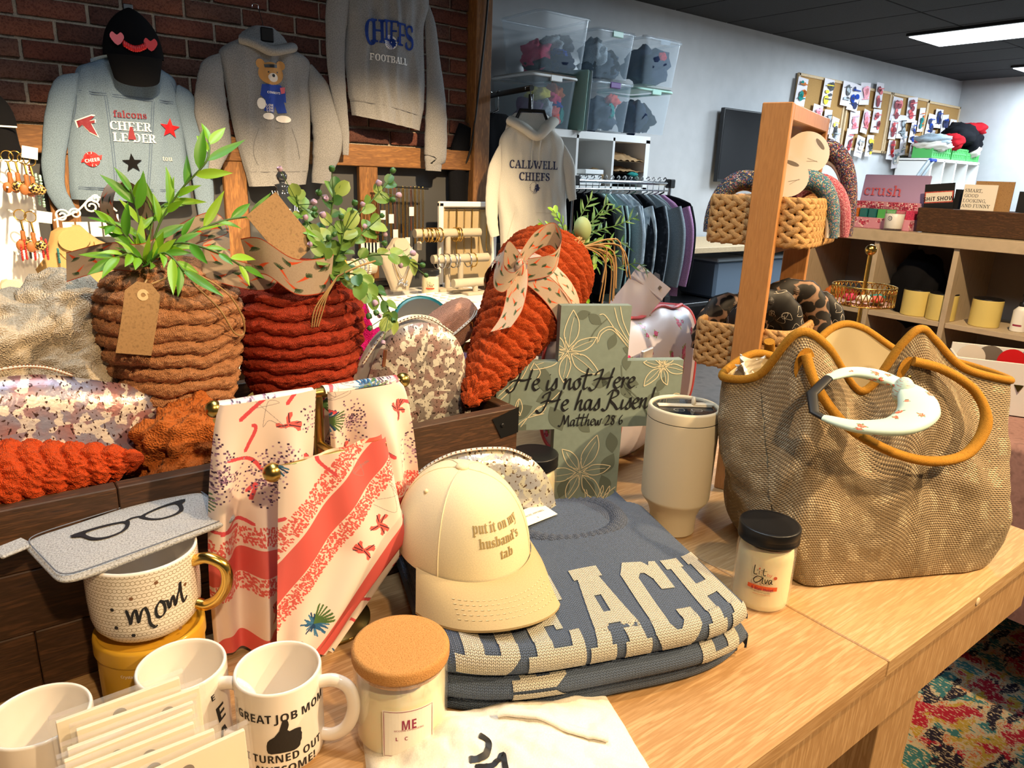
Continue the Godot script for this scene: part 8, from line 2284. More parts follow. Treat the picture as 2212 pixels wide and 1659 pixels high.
	for k in 4:
		var b := B.new()
		for i in 24: b.ball(Vector3(0, cos(TAU * i / 24) * 0.045, sin(TAU * i / 24) * 0.012), Vector3.ONE * 0.0042, 6, 4)
		var o := single(b, "bead_bracelet", [M.bead_mint, M.bead_mint, M.bead_pink, M.teal_enamel][k], "%s bead bracelet hanging at the right of the peg board" % ["outer mint", "inner mint", "pink", "small teal"][k], "bracelet", "pastel bead bracelets")
		o.position = [Vector3(0.192, 1.26, -2.68), Vector3(0.182, 1.265, -2.69), Vector3(0.17, 1.29, -2.7), Vector3(0.213, 1.06, -2.7)][k]
		if k == 3: o.scale = Vector3(1, 0.5, 0.7)
	for k in 3:
		var b := B.new()
		for i in 26: b.ball(Vector3(0, cos(TAU * i / 26) * 0.026, sin(TAU * i / 26) * 0.026), Vector3.ONE * 0.0042, 6, 4)
		var o := single(b, "bead_bracelet", [M.bead_red, M.bead_pink, M.bead_red][k], "%s bead bracelet stacked left of the white jewellery case" % ["near red", "pink", "far red"][k], "bracelet", "bead bracelets by the case")
		o.position = Vector3(0.128 + 0.012 * k, JT + 0.062, -2.73)

# ---------------------------------------------------------------- storage corner
func bin(label: String, c: Vector3, w: float, h: float, d: float, lidm: Material, latch: Material, goods: Array) -> void:
	var t := thing("storage_bin", label, "bin", c, 0.0, "clear storage bins on the cube shelf")
	var b := B.new()
	var sh := func(f: float, y: float):
		var an: float = f * TAU
		var k := 0.86 + 0.14 * y / h
		return Vector3(signf(cos(an)) * pow(absf(cos(an)), 0.18) * w * 0.5 * k, y, signf(sin(an)) * pow(absf(sin(an)), 0.18) * d * 0.5 * k)
	b.grid(64, 4, func(u, v): return sh.call(u, v * (h - 0.02)), true, 1, 1, true)
	b.grid(64, 2, func(u, v): return sh.call(u, 0.0) * (1.0 - v), true)
	part(b, "tub", M.bin_plastic, t)
	var rim := []
	for k in 64: rim.append(sh.call(k / 64.0, h - 0.02) * Vector3(1.015, 1, 1.015))
	part(B.new().tube(rim, 0.008, 6, true), "rim", lidm, t)
	if latch:
		part(B.new().grid(64, 3, func(u, v): return sh.call(u, h) * Vector3(1.0 - v, 1, 1.0 - v) + Vector3(0, -0.004, 0), true, 1, 1, true), "lid", lidm, t)
		part(B.new().box(Vector3(0, h - 0.03, d * 0.5 + 0.004), Vector3(0.09, 0.035, 0.012), 0.004), "latch", latch, t)
	var k := 0
	for g in goods:
		var o := single(blob(B.new(), Vector3(g[0] * w, g[1] * h, g[2] * d), Vector3(g[3] * w, g[4] * h, g[5] * d), 100 + k * 7 + int(c.x * 30.0), 0.5, 0.004, 26, 16), "stored_garment", M[g[6]], g[7] + ", in the " + label.get_slice(" storage bin", 0) + " bin", "garment", "clothes in the storage bins")
		o.position = c
		k += 1

func storage() -> void:
	var z := -3.69
	bin("big open top left clear storage bin with pink and blue clothes", Vector3(2.953, 1.958, z), 0.40, 0.325, 0.40, M.bin_plastic, null, [[-0.25, 0.28, 0.1, 0.18, 0.25, 0.25, "c_pink", "bright pink folded garment"], [0.1, 0.22, 0.2, 0.3, 0.2, 0.2, "c_navy", "navy folded garment"], [0.02, 0.5, 0.12, 0.16, 0.16, 0.2, "c_pale", "pale grey garment"], [0.24, 0.55, 0.05, 0.2, 0.16, 0.25, "c_slate", "slate garment"], [0.05, 0.34, 0.25, 0.14, 0.08, 0.15, "c_blue", "royal blue garment"], [-0.15, 0.12, 0.15, 0.25, 0.12, 0.25, "c_black", "black garment"]])
	bin("lidded top middle clear storage bin with grey clothes", Vector3(3.369, 1.966, z), 0.345, 0.28, 0.40, M.bin_plastic, M.mint_plastic, [[0.0, 0.3, 0.15, 0.36, 0.3, 0.25, "c_slate", "dark slate garment"], [-0.2, 0.5, 0.15, 0.2, 0.3, 0.25, "c_pale", "light grey garment"], [0.12, 0.3, 0.2, 0.22, 0.28, 0.2, "c_black", "black garment"]])
	bin("top right clear storage bin of dark bagged clothes", Vector3(3.80, 1.966, z), 0.36, 0.29, 0.40, M.bin_plastic, M.bin_plastic, [[0.0, 0.45, 0.1, 0.38, 0.4, 0.34, "c_navy", "large navy bundle"], [0.12, 0.62, 0.36, 0.1, 0.1, 0.05, "c_red", "red and white tagged patch"]])
	bin("lower left clear storage bin with rainbow clothes", Vector3(2.885, 1.645, z), 0.36, 0.3, 0.42, M.white_plastic, M.white_plastic, [[-0.2, 0.3, 0.15, 0.2, 0.28, 0.25, "c_plum", "plum garment"], [-0.1, 0.62, 0.2, 0.18, 0.14, 0.2, "c_yellow", "yellow garment"], [0.15, 0.55, 0.25, 0.16, 0.14, 0.15, "c_pink", "pink garment"], [0.25, 0.65, 0.2, 0.13, 0.2, 0.15, "c_orange", "orange garment"], [0.1, 0.25, 0.28, 0.2, 0.22, 0.15, "c_coral", "coral garment"], [0.28, 0.25, 0.25, 0.12, 0.2, 0.15, "c_teal", "teal garment"], [-0.02, 0.35, 0.3, 0.14, 0.2, 0.12, "c_pale", "pale blue garment"], [0.2, 0.42, 0.28, 0.12, 0.12, 0.12, "c_blue", "blue garment"]])
	bin("lower middle clear storage bin with a purple latch", Vector3(3.378, 1.655, z), 0.345, 0.3, 0.40, M.bin_plastic, M.purple_plastic, [[0.0, 0.35, 0.1, 0.38, 0.33, 0.3, "c_slate", "slate blue bundle"], [0.16, 0.62, 0.32, 0.16, 0.12, 0.08, "c_coral", "coral garment"], [0.05, 0.4, 0.38, 0.1, 0.14, 0.05, "c_teal", "teal tagged garment"]])
	bin("lower right clear storage bin with a mint lid", Vector3(3.757, 1.66, z), 0.345, 0.29, 0.40, M.mint_plastic, M.mint_plastic, [[-0.2, 0.4, 0.1, 0.22, 0.36, 0.32, "c_navy", "navy bundle"], [0.08, 0.35, 0.15, 0.16, 0.3, 0.25, "c_black", "black folded bundle"]])
	for k in 2:
		var l := thing("bin_lid", ["pale teal bin lid standing on edge between the bins", "grey bin lid standing on edge behind the teal one"][k], "lid", Vector3(3.115 + 0.03 * k, 1.645, -3.68), PI / 2)
		l.rotation.z = 0.06
		part(B.new().box(Vector3(0, 0.18, 0), Vector3(0.42, 0.35, 0.016), 0.007), "panel", M.mint_plastic if k == 0 else M.grey_plastic, l)
		part(B.new().box(Vector3(0, 0.18, 0.012), Vector3(0.36, 0.29, 0.012), 0.005), "raised_panel", M.mint_plastic if k == 0 else M.grey_plastic, l)
	# cube shelf
	var t := thing("cube_shelf", "tall white cube shelf carrying the storage bins", "shelf", Vector3(3.125, 0, -3.72))
	for x in [-0.64, -0.323, -0.005, 0.312, 0.63]: part(B.new().box(Vector3(x, 0.81, 0), Vector3(0.02 if absf(x) < 0.5 else 0.04, 1.62, 0.4), 0.001), "upright", M.white_paint, t)
	for y in [0.02, 0.34, 0.66, 0.98, 1.3, 1.62]: part(B.new().box(Vector3(-0.005, y, 0), Vector3(1.31, 0.025 if y < 1.6 else 0.045, 0.4), 0.001), "shelf_board", M.white_paint, t)
	part(B.new().box(Vector3(-0.005, 0.81, -0.195), Vector3(1.3, 1.6, 0.01)), "back_panel", M.white_paint, t)
	for k in 3: single(B.new().box(Vector3(3.27, 1.332 + 0.034 * k, -3.66 + 0.01 * k), Vector3(0.2 - 0.01 * k, 0.03, 0.24), 0.004, Basis(Vector3.UP, 0.1 * k - 0.1)), "flat_box", M.white_plastic, "%s white box from the bottom, stacked in the left cube" % ORD[k], "box", "white boxes in the cube")
	single(blob(B.new(), Vector3(3.36, 1.37, -3.63), Vector3(0.05, 0.055, 0.1), 201, 0.3, 0.002, 24, 14), "tan_cap", M.c_tan, "tan rolled cap beside the white boxes", "cap")
	for k in 2:
		var b := B.new()
		b.grid(16, 16, func(u, v): return Vector3((u - 0.5) * 0.26, 0.012 + 0.03 * k + 0.03 * sin(u * PI) * sin(v * PI) + nz.get_noise_2d(u * 5.0 + k * 9.0, v * 5.0) * 0.012 + v * 0.05 * k, (0.5 - v) * 0.3))
		b.grid(16, 16, func(u, v): return Vector3((u - 0.5) * 0.26, 0.004 + 0.03 * k + v * 0.05 * k, (0.5 - v) * 0.3), false, 1, 1, true)
		var o := single(b, "kraft_mailer", M.kraft, ["lower", "upper"][k] + " crumpled kraft paper mailer in the right cube", "mailer", "kraft mailers")
		o.position = Vector3(3.6, 1.4 + 0.04 * k, -3.66)
	single(blob(B.new(), Vector3(3.6, 1.355, -3.62), Vector3(0.11, 0.04, 0.12), 205, 0.3, 0.002, 24, 14), "folded_pouch", M.c_black, "black pouch with folded cloth under the kraft mailers", "pouch")
	single(blob(B.new(), Vector3(3.63, 1.395, -3.52), Vector3(0.05, 0.016, 0.02), 206, 0.2, 0.001, 20, 12), "melon_toy", M.c_teal, "small green and red melon toy under the kraft mailers", "toy")

func shirt(label: String, x: float, m: Material, hm: Material, ln: float, group: String, wdt := 0.24, at := Vector3(0, 1.35, -3.2)) -> void:
	var t := thing("hanging_shirt", label, "shirt", Vector3(x, at.y, at.z), rng.randf_range(-0.22, 0.22) - PI / 2, group)
	# local x runs across the shoulders, z is the thickness
	part(B.new().tube(spline([Vector3(0, 0.006, 0), Vector3(0.012, 0.018, 0), Vector3(0, 0.03, 0), Vector3(-0.014, 0.018, 0)], 5), 0.0035, 6), "hanger_hook", hm, t)
	part(B.new().tube([Vector3(-wdt * 0.8, -0.135, 0), Vector3(0, -0.06, 0), Vector3(0, 0.008, 0), Vector3(0, -0.06, 0.0005), Vector3(wdt * 0.8, -0.135, 0)], 0.005, 6), "hanger", hm, t)
	for s in [1.0, -1.0]:
		var rows := []
		for k in 16:
			var f := k / 15.0
			var w := lerpf(0.05, wdt, pow(clampf(f / 0.22, 0.0, 1.0), 0.7)) - 0.02 * smoothstep(0.3, 0.8, f)
			rows.append([Vector3(-w * s, -0.075 - f * ln, 0), Vector3(w * s, -0.075 - f * ln, 0)])
		var b := B.new().loft(rows, 18, 0.018, fold_fn(int(x * 97.0) + int(s), 0.02))
		if s < 0:
			for i in b.v.size(): b.v[i].z = -b.v[i].z
		part(b, "front" if s > 0 else "back", m, t)
	for s in [-1.0, 1.0]:
		part(B.new().tube(spline([Vector3(s * (wdt - 0.04), -0.15, 0), Vector3(s * (wdt + 0.005), -0.28, 0), Vector3(s * (wdt + 0.01), -0.45, 0), Vector3(s * (wdt - 0.01), -0.62, 0)], 5), 0.05, 10, false, 0.45, Vector3.BACK), "sleeve", m, t)

func racks() -> void:
	# white hoodie on the end of the near rack
	var t := thing("white_hoodie", "cream white hoodie printed CALDWELL CHIEFS on a black hanger", "hoodie", Vector3(2.142, 1.525, -2.75), -0.436)
	var f := garment(t, WHITE_HOODIE, M.white_fleece, 0.05, 27, 0.02)
	part(B.new().tube(spline([Vector3(-0.1, 0.075, 0.02), Vector3(-0.05, 0.045, 0.07), Vector3(0.012, 0.01, 0.085), Vector3(0.06, 0.05, 0.07), Vector3(0.1, 0.08, 0.02)], 6), 0.032, 14, false, 0.7), "hood_edge", M.white_fleece, t)
	part(B.new().loft([[Vector3(-0.075, 0.11, 0), Vector3(0.075, 0.11, 0)], [Vector3(-0.11, 0.08, 0), Vector3(0.11, 0.08, 0)], [Vector3(-0.12, 0.03, 0), Vector3(0.12, 0.03, 0)]], 16, 0.04, func(u, w, q): return 0.0), "hood", M.white_fleece, t)
	part(B.new().tube([Vector3(-0.08, 0.07, 0.03), Vector3(-0.06, 0.12, 0.035), Vector3(0.05, 0.12, 0.035), Vector3(0.075, 0.07, 0.03)], 0.014, 8, false, 0.6), "hanger", M.black_plastic, t)
	hanger_hook(t, Vector3(-0.02, 0.215, 0.0), Vector3(-0.005, 0.12, 0.03))
	for x in [-0.004, 0.03]: part(B.new().tube([Vector3(x, 0.0, 0.09), Vector3(x - 0.004, -0.06, 0.082), Vector3(x - 0.002, -0.12, 0.08)], 0.0028, 6), "drawstring", M.white_fleece, t)
	printed(t, "chest_lettering", M.chief_navy, f, [], [["CALDWELL", 0.036, serifb, Vector2(0.012, -0.115), 0.0, 0.78], ["CHIEFS", 0.036, serifb, Vector2(0.016, -0.168), 0.0, 0.78]], [], 0.004)
	chief_head(t, f, Vector2(0.018, -0.215), 0.028, M.chief_navy, M.white_fleece)
	printed(t, "pocket_seam", M.seam_cream, f, [], [], [[[Vector2(-0.07, -0.33), Vector2(0.11, -0.33)], 0.003], [[Vector2(-0.07, -0.33), Vector2(-0.1, -0.45)], 0.003], [[Vector2(0.11, -0.33), Vector2(0.14, -0.45)], 0.003]], 0.0012)
	# near rack rail running back to the wall
	t = thing("garment_rack", "black garment rack behind the white hoodie", "rack", Vector3(2.3, 0, -3.15))
	part(B.new().tube([Vector3(-0.15, 1.72, -0.25), Vector3(-0.16, 1.745, 0.4)], 0.013, 10), "rail", M.black_metal, t)
	for z in [-0.24, 0.385]: part(B.new().tube([Vector3(-0.15, 0.0, z), Vector3(-0.15, 1.72, z)], 0.012, 10), "upright", M.black_metal, t)
	part(B.new().box(Vector3(-0.15, 0.02, 0.07), Vector3(0.05, 0.04, 0.75), 0.004), "foot", M.black_metal, t)
	for k in 6: shirt("%s dark garment from the wall on the rack behind the white hoodie" % ORD[k], 2.14, [M.c_black, M.c_slate, M.c_black, M.c_olive, M.c_navy, M.c_black][k], M.chrome, 0.62, "garments behind the white hoodie", 0.22, Vector3(0, 1.72, -3.36 + 0.07 * k))
	var made := get_children().slice(-6)
	for o in made: o.rotation.y = rng.randf_range(-0.1, 0.1) + 0.0
	# rolling rack of shirts
	t = thing("garment_rack", "chrome rolling rack full of sweatshirts below the cube shelf", "rack", Vector3(3.23, 0, -3.2))
	part(B.new().tube([Vector3(-0.42, 1.345, 0), Vector3(0.42, 1.345, 0)], 0.012, 10), "rail", M.chrome, t)
	part(B.new().tube([Vector3(-0.4, 1.3, 0), Vector3(0.4, 1.3, 0)], 0.005, 8), "lower_rail", M.chrome, t)
	for x in [-0.4, 0.42]:
		part(B.new().tube([Vector3(x, 0.05, 0), Vector3(x, 1.345, 0)], 0.012, 10), "upright", M.chrome, t)
		part(B.new().box(Vector3(x, 1.345, 0), Vector3(0.05, 0.055, 0.05), 0.006), "corner_joint", M.black_plastic, t)
		part(B.new().box(Vector3(x, 0.04, 0), Vector3(0.04, 0.04, 0.45), 0.004), "foot", M.black_plastic, t)
	var ms := [["black", M.c_black], ["black", M.c_black], ["black", M.c_black], ["mint", M.c_mint], ["mint", M.c_mint], ["pale blue", M.c_pale], ["tie-dye grey", M.c_tie], ["tie-dye grey", M.c_tie], ["charcoal leopard", M.c_leo], ["charcoal leopard", M.c_leo], ["light grey", M.c_heather], ["light grey", M.c_heather], ["light grey", M.c_heather], ["pink", M.c_lilac], ["black", M.c_black]]
	for k in 15: shirt("%s sweatshirt, %s from the near upright on the chrome rack" % [ms[k][0], ORD[k]], 2.87 + 0.052 * k, ms[k][1], M.white_plastic if k in [4, 5, 6, 7, 10, 12] else (M.mint_plastic if k == 9 else (M.black_plastic if k == 14 else M.chrome)), 0.62 if k != 14 else 0.2, "sweatshirts on the chrome rack")

# ---------------------------------------------------------------- far corner
func far_corner() -> void:
	var t := thing("television", "black flat television mounted on the white wall", "television", Vector3(5.52, 1.66, -3.93))
	part(B.new().box(Vector3(0, 0, 0), Vector3(0.98, 0.58, 0.04), 0.004), "casing", M.black_plastic, t)
	part(B.new().box(Vector3(0, 0.006, 0.021), Vector3(0.955, 0.545, 0.002)), "screen", M.tv_glass, t)
	part(B.new().box(Vector3(0, 0, -0.04), Vector3(0.3, 0.3, 0.06), 0.003), "wall_mount", M.black_metal, t)
	var bd := [[6.5, 2.03, "first cork board from the left"], [7.36, 2.02, "second cork board from the left"], [8.2, 2.02, "third cork board from the left"], [8.98, 2.01, "cork board nearest the corner"]]
	for q in bd:
		t = thing("cork_board", q[2] + " on the white wall", "board", Vector3(q[0], q[1], -3.985), 0.0, "cork boards")
		part(B.new().box(Vector3.ZERO, Vector3(0.78, 0.56, 0.016)), "cork", M.cork_sheet, t)
		for s in [-1.0, 1.0]:
			part(B.new().box(Vector3(0, s * 0.285, 0.006), Vector3(0.82, 0.025, 0.026), 0.003), "frame_rail", M.pale_wood, t)
			part(B.new().box(Vector3(s * 0.4, 0, 0.006), Vector3(0.025, 0.595, 0.026), 0.003), "frame_stile", M.pale_wood, t)
	var r := RandomNumberGenerator.new(); r.seed = 3
	var spots := [[6.13, 2.17, 0], [6.55, 2.2, 3], [6.42, 1.98, 4], [6.62, 1.95, 1], [6.75, 1.9, 3], [6.86, 2.22, 1], [6.8, 1.8, 6], [7.02, 2.2, 2], [7.2, 2.25, 4], [7.1, 1.98, 4], [7.3, 2.0, 4], [7.5, 2.02, 5], [7.48, 2.26, 5], [7.05, 1.8, 5], [7.26, 1.76, 6], [7.46, 1.78, 3], [7.87, 2.16, 5], [7.87, 1.97, 5], [8.05, 2.0, 1], [8.2, 2.18, 5], [8.3, 1.97, 2], [8.15, 1.84, 6], [8.45, 2.1, 0], [7.9, 1.76, 5], [8.05, 1.68, 6], [8.4, 1.82, 5], [8.67, 2.06, 2], [8.85, 2.14, 2], [9.02, 2.08, 2], [9.22, 2.05, 7], [8.75, 1.9, 1], [8.95, 1.88, 6]]
	var per := [-1, -1, -1, -1]
	var kinds := ["multicolour", "black and grey", "blue", "yellow and black", "pink", "red", "pale", "blue bear"]
	var k := 0
	for q in spots:
		var w := r.randf_range(0.13, 0.17)
		var h := r.randf_range(0.19, 0.25)
		var bn := int(clampf((q[0] - 6.1) / 0.82, 0, 3))
		per[bn] += 1
		t = thing("pinned_print", "%s transfer print, %s of those pinned around the %s cork board" % [kinds[q[2]], ORD[per[bn]], ["first", "second", "third", "last"][bn]], "print", Vector3(q[0], q[1], -3.962 + 0.003 * (k % 3)), r.randf_range(-0.12, 0.12), "transfer prints pinned to the cork boards")
		t.rotation.z = r.randf_range(-0.14, 0.14)
		part(B.new().grid(5, 6, func(u, v): return Vector3((u - 0.5) * w, (v - 0.5) * h, 0.01 + 0.012 * pow(1.0 - v, 2.0) * sin(u * 3.0)), false), "sheet", M.print_paper, t)
		var ink: Array = [[M.c_orange, M.c_teal], [M.ink, M.grey_plastic], [M.c_blue, M.chief_navy], [M.yellow_ink, M.ink], [M.patch_pink_lt, M.patch_pink], [M.patch_red, M.patch_maroon], [M.grey_plastic, M.card_taupe], [M.bear_blue, M.bear_tan]][q[2]]
		for s in 2:
			var b := B.new()
			for i in 3:
				var c := Vector2(r.randf_range(-0.25, 0.25) * w, r.randf_range(-0.32, 0.32) * h)
				print_poly(b, disc(w * r.randf_range(0.12, 0.26), 8, c, r.randf_range(0.5, 1.3)), func(p): return Vector3(p.x, p.y, 0.024 + 0.002 * s), 1.0)
			print_line(b, [Vector2(-0.35 * w, (0.25 - 0.5 * s) * h), Vector2(0.35 * w, (0.28 - 0.5 * s) * h)], h * 0.08, func(p): return Vector3(p.x, p.y, 0.028))
			part(b, "artwork", ink[s], t)
		k += 1
	# white cubby with tubs and clothes
	t = thing("cubby_unit", "white cubby unit in the far corner under the green tubs", "cubby", Vector3(8.68, 0, -3.78))
	for x in [-0.57, -0.285, 0.0, 0.285, 0.57]: part(B.new().box(Vector3(x, 0.84, 0), Vector3(0.03, 1.66, 0.36), 0.001), "upright", M.white_paint, t)
	for y in [0.1, 0.62, 1.14, 1.675]: part(B.new().box(Vector3(0, y, 0), Vector3(1.17, 0.03, 0.36), 0.001), "shelf_board", M.white_paint, t)
	part(B.new().box(Vector3(0, 0.85, -0.17), Vector3(1.16, 1.6, 0.01)), "back_panel", M.white_paint, t)
	for q in 3: single(blob(B.new(), Vector3(8.25 + 0.29 * q, 1.3, -3.72), Vector3(0.1, 0.15, 0.12), 300 + q, 0.3, 0.004, 22, 14), "white_textile", M.tee_white, "white textile bundle in the %s cubby of the corner unit" % ["left", "second", "third"][q], "textile", "white bundles in the cubby")
	k = 0
	for q in [[8.32, 0.42], [8.75, 0.34], [9.1, 0.3]]:
		t = thing("green_tub", "%s bright green plastic tub on the corner cubby" % ["longest", "middle", "right-hand"][k], "tub", Vector3(q[0], 1.692, -3.72), 0.0, "green plastic tubs")
		part(B.new().box(Vector3(0, 0.06, 0), Vector3(q[1] - 0.02, 0.11, 0.2), 0.004), "inner_wall", M.green_plastic, t)
		for j in 3: part(B.new().box(Vector3(0, 0.012 + 0.05 * j, 0.1), Vector3(q[1], 0.018, 0.012), 0.003), "slat_rail", M.green_plastic, t)
		for j in 9: part(B.new().box(Vector3(-q[1] * 0.5 + q[1] * j / 8.0, 0.06, 0.1), Vector3(0.012, 0.12, 0.012), 0.003), "slat", M.green_plastic, t)
		part(B.new().box(Vector3(-q[1] * 0.5, 0.06, 0), Vector3(0.01, 0.12, 0.2), 0.003), "end_wall", M.green_plastic, t)
		part(B.new().box(Vector3(q[1] * 0.5, 0.06, 0), Vector3(0.01, 0.12, 0.2), 0.003), "end_wall", M.green_plastic, t)
		k += 1
	for q in [[8.25, 1.88, 0.2, 0.06, "c_pale", "pale folded stack on the left green tub"], [8.28, 1.82, 0.22, 0.06, "tee_white", "cream folded stack on the left green tub"], [8.62, 1.87, 0.1, 0.09, "c_red", "red garment between the stacks on the tubs"], [8.85, 1.96, 0.22, 0.13, "c_black", "large black garment pile on the tubs"], [9.05, 1.9, 0.16, 0.14, "c_black", "black garment slumped on the right tub"], [9.12, 2.03, 0.14, 0.08, "c_red", "red garment on top of the black pile"], [9.1, 1.8, 0.1, 0.08, "tee_white", "white garment edge under the black pile"]]:
		single(blob(B.new(), Vector3(q[0], q[1], -3.7), Vector3(q[2], q[3], 0.16), int(q[0] * 50), 0.3, 0.006, 28, 18), "piled_garment", M[q[4]], q[5], "garment", "garments piled on the green tubs")
	# heat press
	t = thing("heat_press", "heat press with bent grey levers before the corner cubby", "press", Vector3(7.55, 0.9, -3.55))
	part(B.new().box(Vector3(0, 0.16, 0), Vector3(0.45, 0.12, 0.45), 0.02), "platen", M.white_plastic, t)
	part(B.new().box(Vector3(0, 0.03, 0), Vector3(0.4, 0.06, 0.5), 0.01), "base", M.black_plastic, t)
	for x in [0.1, 0.2]: part(B.new().tube(spline([Vector3(x, 0.2, -0.1), Vector3(x - 0.05, 0.45, 0.0), Vector3(x, 0.62, 0.05), Vector3(x + 0.15, 0.75, 0.05)], 6), 0.016, 8), "lever", M.grey_plastic, t)
	part(B.new().box(Vector3(0.34, 0.76, 0.05), Vector3(0.14, 0.035, 0.035), 0.01), "lever_grip", M.bear_blue, t)
	t = thing("work_table", "long pale work table along the white wall with dark shelves under it", "table", Vector3(5.55, 0, -3.6))
	part(B.new().box(Vector3(0.3, 0.9, 0), Vector3(4.2, 0.04, 0.7), 0.003), "tabletop", M.pale_wood, t)
	part(B.new().box(Vector3(0.3, 0.5, -0.02), Vector3(4.1, 0.03, 0.62), 0.003), "lower_shelf", M.black_plastic, t)
	for x in [-1.7, 0.3, 2.3]: part(B.new().box(Vector3(x, 0.44, 0), Vector3(0.06, 0.88, 0.6), 0.003), "leg_panel", M.black_plastic, t)
	k = 0
	for q in [[4.6, 0.52], [5.1, 0.52], [4.75, 0.02], [5.3, 0.02], [5.7, 0.52]]:
		t = thing("plastic_tote", "%s greyish plastic tote under the work table" % ORD[k], "tote", Vector3(q[0], q[1], -3.5), 0.0, "plastic totes under the work table")
		part(B.new().box(Vector3(0, 0.14, 0), Vector3(0.4, 0.28, 0.34), 0.02), "tub", M.tote_blue, t)
		part(B.new().box(Vector3(0, 0.29, 0), Vector3(0.43, 0.025, 0.37), 0.008), "lid", M.grey_plastic, t)
		k += 1

# ---------------------------------------------------------------- counter on the right
func counter() -> void:
	var X := 2.7
	var t := thing("shelf_counter", "pale oak cubby counter along the right with three open bays", "counter", Vector3(X, 0, -0.95))
	var y1 := 1.195
	part(B.new().box(Vector3(0.165, y1, 0.02), Vector3(0.35, 0.04, 1.42), 0.0015), "countertop", M.pale_oak, t)
	for z in [-0.665, -0.388, -0.112, 0.164, 0.44, 0.7]: part(B.new().box(Vector3(0.16, 0.59, z), Vector3(0.32, 1.17, 0.018), 0.001), "divider", M.pale_oak, t)
	for y in [0.06, 0.335, 0.62, 0.908]:
		for k in 5: part(B.new().box(Vector3(0.16, y, -0.5265 + 0.2763 * k), Vector3(0.31, 0.018, 0.256), 0.001), "shelf_board", M.pale_oak, t)
	part(B.new().box(Vector3(0.32, 0.59, 0.02), Vector3(0.01, 1.17, 1.38)), "back_panel", M.taupe_panel, t)
	var k := 0
	for q in [[-1.19, 0.07], [-1.095, 0.06], [-0.96, 0.08]]:
		var c := thing("pillar_candle", "%s cream yellow pillar candle on the counter shelf" % ["left of the pair,", "right of the pair,", "single"][k], "candle", Vector3(X + q[1], 0.917, q[0]), 0.0, "cream candles on the shelf")
		part(B.new().lathe([Vector2(0.0001, 0), Vector2(0.045, 0), Vector2(0.047, 0.003), Vector2(0.047, 0.09), Vector2(0.0455, 0.093), Vector2(0.043, 0.09), Vector2(0.0001, 0.088)], 28), "wax_jar", M.cream_yellow, c)
		part(B.new().lathe([Vector2(0.0455, 0.091), Vector2(0.047, 0.094), Vector2(0.044, 0.097), Vector2(0.0001, 0.097)], 28), "lid", M.black_plastic, c)
		k += 1
	t = thing("lotion_bottle", "white lotion bottle with a black pump on the counter shelf", "bottle", Vector3(X + 0.08, 0.917, -0.855))
	part(B.new().lathe([Vector2(0.0001, 0), Vector2(0.022, 0), Vector2(0.0245, 0.004), Vector2(0.0245, 0.07), Vector2(0.012, 0.085), Vector2(0.0001, 0.086)], 24), "bottle", M.white_plastic, t)
	part(B.new().lathe([Vector2(0.012, 0.083), Vector2(0.0125, 0.098), Vector2(0.005, 0.1), Vector2(0.005, 0.118), Vector2(0.009, 0.12), Vector2(0.009, 0.126), Vector2(0.0001, 0.127)], 16), "pump", M.black_plastic, t)
	printed(t, "label_print", M.maroon_ink, func(q): return Vector3(-sqrt(maxf(0.0, 0.0247 * 0.0247 - q.x * q.x)), q.y, q.x), [[Vector2(-0.012, 0.02), Vector2(0.014, 0.02), Vector2(0.014, 0.026), Vector2(-0.012, 0.026)]], [], [], 0.0)
	t = thing("lotion_bottle", "amber bottle with a white label at the right edge of the counter shelf", "bottle", Vector3(X + 0.07, 0.917, -0.79))
	part(B.new().lathe([Vector2(0.0001, 0), Vector2(0.026, 0), Vector2(0.028, 0.004), Vector2(0.028, 0.075), Vector2(0.02, 0.085), Vector2(0.0001, 0.086)], 24), "bottle", M.bead_amber, t)
	part(B.new().lathe([Vector2(0.022, 0.083), Vector2(0.023, 0.1), Vector2(0.0001, 0.101)], 20), "cap", M.cork, t)
	part(B.new().grid(10, 1, func(u, w): return Vector3(-cos((u - 0.5) * 1.6) * 0.0285, 0.02 + 0.04 * w, sin((u - 0.5) * 1.6) * 0.0285)), "label", M.paper, t)
	single(blob(B.new(), Vector3(X + 0.15, 1.0, -1.225), Vector3(0.1, 0.14, 0.085), 401, 0.2, 0.001, 30, 20), "black_knapsack", M.black_cotton, "rounded black bag in the middle bay behind the candles", "bag")
	for q in [[-1.52, 0.94, "c_orange", "orange and red packet in the left bay"], [-1.46, 0.935, "c_red", "red packet in the left bay"], [-1.2, 0.66, "c_purple", "purple folded cloth in the low middle bay"], [-1.13, 0.65, "c_orange", "orange folded cloth in the low middle bay"], [-1.07, 0.655, "c_pale", "pale folded cloth in the low middle bay"], [-0.9, 0.7, "c_black", "black bundle in the low right bay"]]:
		single(blob(B.new(), Vector3(X + 0.1, q[1], q[0]), Vector3(0.07, 0.035, 0.05), int(absf(q[0]) * 100), 0.3, 0.002, 20, 12), "shelf_item", M[q[2]], q[3], "cloth")
	# lip colour display
	t = thing("cosmetic_display", "lilac and pink cosmetic display with crush lettering on the counter", "display", Vector3(X + 0.12, 1.215, -1.385), -PI / 2)
	part(B.new().box(Vector3(0, 0.1, -0.03), Vector3(0.25, 0.2, 0.006), 0.004, Basis(Vector3.RIGHT, -0.12)), "header_card", M.lilac_card, t)
	part(B.new().box(Vector3(0, 0.02, 0.02), Vector3(0.25, 0.04, 0.09), 0.002), "floral_tray", M.pink_floral, t)
	part(B.new().box(Vector3(0, 0.085, -0.005), Vector3(0.245, 0.03, 0.02), 0.002), "label_strip", M.pink_floral, t)
